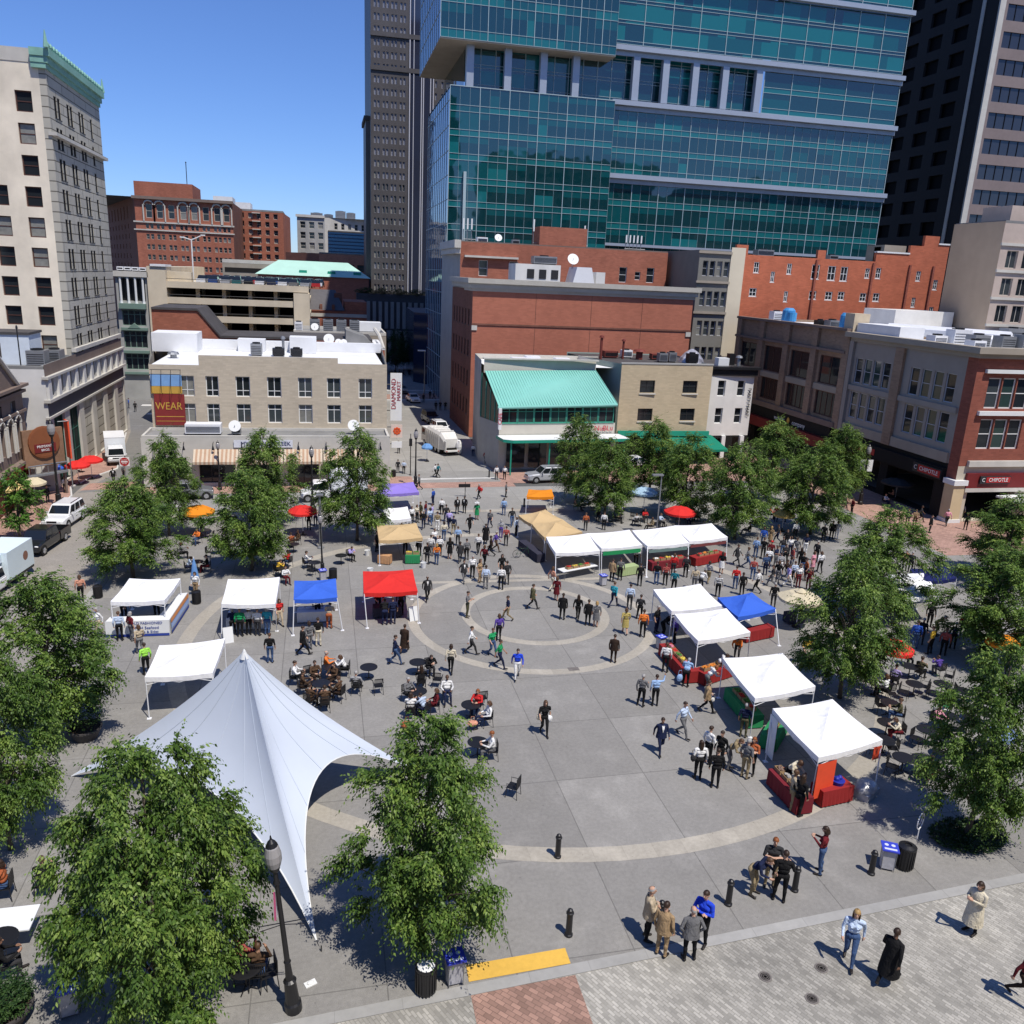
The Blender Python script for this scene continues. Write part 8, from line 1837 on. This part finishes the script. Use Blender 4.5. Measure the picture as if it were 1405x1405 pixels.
sitter(381,790,120,'sit_lean','yellow','brown','d','short','person in yellow seated under the tree at left'); sitter(396,778,230,'sit','red','denim','d','bob','person in red seated under the tree at left'); sitter(392,800,20,'sit','white','maroon','d','short','person in white seated above the white canopy'); table(388,792,'round black table under the tree at left')
sitter(400,752,200,'sit','rust','tan','d','short','person in rust seated left of the lamp post, farther back'); sitter(408,748,300,'sit_back','brown','brown','d','short','person in brown seated left of the lamp post, farther back'); table(403,758,'round black table farther back left of the lamp post')
table(271,783,'round black table under the folded blue umbrella'); sitter(258,786,100,'sit_lean','paleblue','navy','d','short','person in pale blue seated at the folded umbrella'); sitter(285,785,260,'sit','black','maroon','d','short','person in black seated right of the folded umbrella'); sitter(249,767,100,'sit','grey','black','n','bob','person in grey seated behind the folded umbrella')
sitter(272,746,320,'sit','orange','denim','d','bob','person in orange top seated below the orange umbrella'); sitter(277,730,200,'sit','maroon','black','d','short','person in maroon seated just behind the orange top'); chair(290,742,250,why='empty black chair below the orange umbrella'); table(282,738,'round black table below the orange umbrella')
# right hand side
table(1218,982,'round black table with white papers at right'); sitter(1232,992,280,'sit','olive','denim','n','short','person in olive top reading at a table at right'); sitter(1231,1016,300,'sit_lean','cream','maroon','n','bob','woman in cream top with a plate, seated beside the red stall'); table(1214,1010,'round black table beside the red stall'); chair(1206,978,120,why='empty black chair left of the olive reader'); chair(1222,962,20,why='empty black chair behind the olive reader')
sitter(1189,945,90,'sit_back','white','teal','n','short','person in white leaning back under the tall tree at right'); sitter(1213,958,250,'sit','white','black','n','bob','person in white shirt seated below the red shaded umbrella'); table(1202,955,'round black table under the tall tree at right')
sitter(1225,942,170,'sit','lilac','black','d','short','person in lilac shirt seated in shade below the red umbrella'); sitter(1244,912,20,'sit','charcoal','black','d','short','person in charcoal seated right under the red umbrella'); sitter(1260,932,160,'sit','olive','black','d','short','person in dark olive seated in the shade at right'); sitter(1288,928,230,'sit_lean','purple','grey','d','short','person in purple seated in the shade at right'); table(1246,930,'round black table in deep shade below the red umbrella'); chair(1300,938,260,why='empty pale lit chair right of the purple seated person')
sitter(1282,1000,60,'sit','pink','navy','g','short','grey haired person in pink seated at right'); sitter(1294,985,300,'sit','green','white','d','short','person in green seated behind the pink top at right'); table(1298,1000,'round black table by the pink seated person'); chair(1310,1012,190,why='empty black chair, left one below the right hand tree'); chair(1324,1005,200,why='empty black chair, right one below the right hand tree')
sitter(1272,1078,200,'sit','charcoal','maroon','d','short','person in charcoal seated by the right planting pit'); chair(1284,1070,160,why='empty black chair by the right planting pit'); table(1262,1062,'round black table by the right planting pit')
sitter(1213,693,60,'sit','white','navy','n','short','person in white seated before the shaded shops'); sitter(1224,686,270,'sit','salmon','black','n','short','person in salmon seated before the shaded shops'); table(1220,692,'small black table before the shaded shops')
sitter(1026,735,260,'sit_back','black','grey','d','short','person in black seated at the end of the white row'); sitter(1055,712,110,'sit','red','navy','d','short','person in red seated under the trees at right'); table(1046,722,'round black table under the trees at right')
for i,(x,y,f,c) in enumerate(((790,700,100,'salmon'),(806,698,240,'white'),(845,716,60,'navy'),(852,708,300,'lilac'),(872,722,200,'white'),(884,716,20,'red'),(893,728,300,'khaki'),(905,722,60,'paleblue'),(944,720,10,'white'),(957,716,200,'white'),(962,704,40,'grey'),(938,706,170,'maroon'))):
    sitter(x,y,f,'sit' if i%2 else 'sit_back',c,random.choice(('black','navy','charcoal')),random.choice('dnn'),'short')
for x,y,l in ((798,702,'left of the small orange canopy'),(848,715,'behind the green bannered canopy'),(878,722,'left of the tall floodlight'),(900,728,'right of the tall floodlight'),(950,716,'under the back red umbrella')): table(x,y,'round black table under the trees '+l)
for i,(x,y,f) in enumerate(((812,706,200),(838,722,90),(868,714,160),(910,732,280),(930,722,100),(968,722,250),(975,735,170),(1000,728,90))): chair(x,y,f,why='empty black chair under the back trees, '+['left of the dark table','behind the green bannered canopy','near the tall floodlight','right of the tall floodlight','left of the red umbrella','right of the red umbrella','above the right end of the white row','farthest right of the white row'][i])
# lower left
sitter(8,1232,250,'sit','rust','denim','d','bob','person in rust top and jeans seated at the left edge'); sitter(2,1345,90,'sit','black','charcoal','d','short','person in black seated at the lower left edge'); table(4,1318,'pale lit table at the lower left edge'); sitter(62,1228,160,'sit','black','black','n','short','person in black seen under the lower left tree'); chair(66,1218,160,why='spare black chair under the lower left tree') if False else None
sitter(326,1340,120,'sit_lean','plaid','beige','n','bob','woman in patterned top seated right of the lower left tree'); sitter(356,1352,170,'sit','brown','denim','n','short','person in brown and jeans with back turned near the ornate lamp'); chair(368,1352,280,why='empty black chair beside the ornate lamp'); table(338,1355,'round black table right of the lower left tree')

# ---- more of the crowd: far centre, right hand stalls
for r in [
 (606,706,'stand',180,'white','black'),(612,716,'talk',200,'charcoal','navy'),(622,733,'walk',170,'navy','khaki'),(609,742,'stand_f',190,'cream','denim'),(644,731,'walk',20,'black','black'),(640,768,'stand',200,'grey','black'),(664,777,'walk_b',150,'maroon','black'),(702,722,'walk',10,'charcoal','denim'),(708,735,'stand',60,'paleblue','black'),(672,725,'walk',340,'grey','navy'),
 (1046,766,'stand',170,'black','charcoal'),(1053,780,'stand',190,'white','navy'),(1066,800,'stand_f',160,'black','grey'),(1088,800,'stand',200,'paleblue','black'),(1100,788,'stand',170,'black','denim'),(1076,774,'talk',20,'charcoal','black'),(1024,780,'walk',90,'grey','denim'),(1119,770,'stand',150,'charcoal','black'),(1104,760,'stand_f',190,'navy','white'),(1078,752,'stand',10,'black','black'),(1066,745,'walk',270,'charcoal','navy'),(1090,740,'stand',200,'white','black'),
 (1262,884,'stand',170,'black','charcoal'),(1306,890,'stand',190,'navy','black'),(1232,855,'walk',30,'charcoal','black'),(1142,900,'stand',200,'black','navy')]:
    p_(r[0],r[1],r[2],r[3],r[4],r[5],random.choice('ddnng'),'bob' if r[2] in ('stand_f','walk_b') else 'short',sl=random.random() < .7)
for i,(x,y) in enumerate(((1252,955),(1318,965),(1345,1040),(1300,1040),(1236,1060))): 
    table(x,y,'dark cafe table in the shade at right, '+('near the red umbrella','behind the pink seated person','below the right hand tree','left of the right hand tree','behind the nearest red stall')[i]); chair(x-14,y+4,80,why='empty black chair at the shaded table '+('near the red umbrella','behind the pink person','below the right tree','left of the right tree','behind the red stall')[i]); chair(x+14,y-3,260,why='empty black chair across the shaded table '+('near the red umbrella','behind the pink person','below the right tree','left of the right tree','behind the red stall')[i])
for i,(x,y) in enumerate(((40,716),(64,676),(92,662),(112,648))): 
    n = ('by the young tree','below the sign board','by the nearer red umbrella','by the farther red umbrella')[i]; table(x,y,'small dark table on the left brick pavement '+n); chair(x-9,y+2,90,why='black chair on the left brick pavement '+n) if False else chair(x-9,y+2,90,why='empty chair on the left brick pavement '+n)

for i,(x,y) in enumerate(((1290,955),(1340,990),(1268,1020),(1210,1035),(360,770),(300,760))):
    n = ('beside the purple seated person','under the right edge tree','in front of the pink seated person','behind the tray tables at right','under the middle left tree','near the orange umbrella at left')[i]
    table(x,y,'round dark table '+n); chair(x-13,y+5,70,why='empty metal chair, left one '+n); chair(x+12,y+3,290,why='empty metal chair, right one '+n)

# ---- labels for everybody
LM = [('the red canopy',536,850),('the left blue canopy',435,850),('the right blue canopy',1030,850),('the flower stall',965,915),('the red draped stall',1125,1080),('the tan canopy',550,765),('the tan canopy pair',745,745),('the inner paving ring',738,845),('the small orange canopy',740,695),('the purple canopy',545,690),('the garbage truck',622,615),('the silver car',745,655),('the corner restaurant',1320,712),('the cream umbrella',1098,850),('the red shaded umbrella',1228,925),('the bannered stall',205,860),('the white back row',880,790),('the street corner',560,640),('the box truck',158,632),('the sign board',58,655),('the far street end',552,515),('the back red umbrella',933,728),('the bicycle',716,765),('the beige corner',175,562),('the bollards',672,697)]
LMG = [(n,G(x,y)) for n,x,y in LM]
seen = {}
def rel(g, skip=0):
    best = sorted(LMG, key=lambda l: (l[1]-g).length)[skip]
    d = g-best[1]; va = math.atan2(best[1].x,best[1].y); lx = d.x*math.cos(va)-d.y*math.sin(va); ly = d.x*math.sin(va)+d.y*math.cos(va)
    w = ('right of' if lx > 0 else 'left of') if abs(lx) > abs(ly) else ('behind' if ly > 0 else 'in front of')
    return f'{w} {best[0]}'
PEOPLE.sort(key=lambda p: p[4].y)
for t, l, auto, wh, g in PEOPLE:
    if l and len(l.split()) <= 16: lab = l
    else: lab = f'{auto} {rel(g)}'
    if len(lab.split()) > 16: lab = lab.replace(' and ',', ',1) if False else auto.split(' and ')[0]+' '+auto.split(' ')[-1]+' '+rel(g)
    if lab in seen:
        lab2 = f'{auto} {rel(g,1)}'; lab = lab2 if lab2 not in seen else f'{auto} farther {rel(g)}'
    k = 2
    while lab in seen: lab = f'{auto} {rel(g,k)}'; k += 1
    if len(lab.split()) > 16: lab = ' '.join(w for w in lab.split() if w not in ('the','trousers'))
    seen[lab] = 1; t['label'] = lab
for L_, nm in ((CHAIRS,'chair'),(TABLES,'table')):
    for o, w in L_:
        o['category'] = nm
        if nm == 'chair' and not w.startswith(('empty','spare')):
            w = 'black metal chair under the '+w if w else 'black metal chair of a seated person '+rel(o.location)
        while len(w.split()) > 16: w = ' '.join(w.split()[:-1])
        k = 0; w0 = w
        while w in seen: w = 'black metal chair '+rel(o.location,k)+(' beside a seated person' if k > 1 else ''); k += 1
        seen[w] = 1; o['label'] = w
bpy.context.view_layer.update()
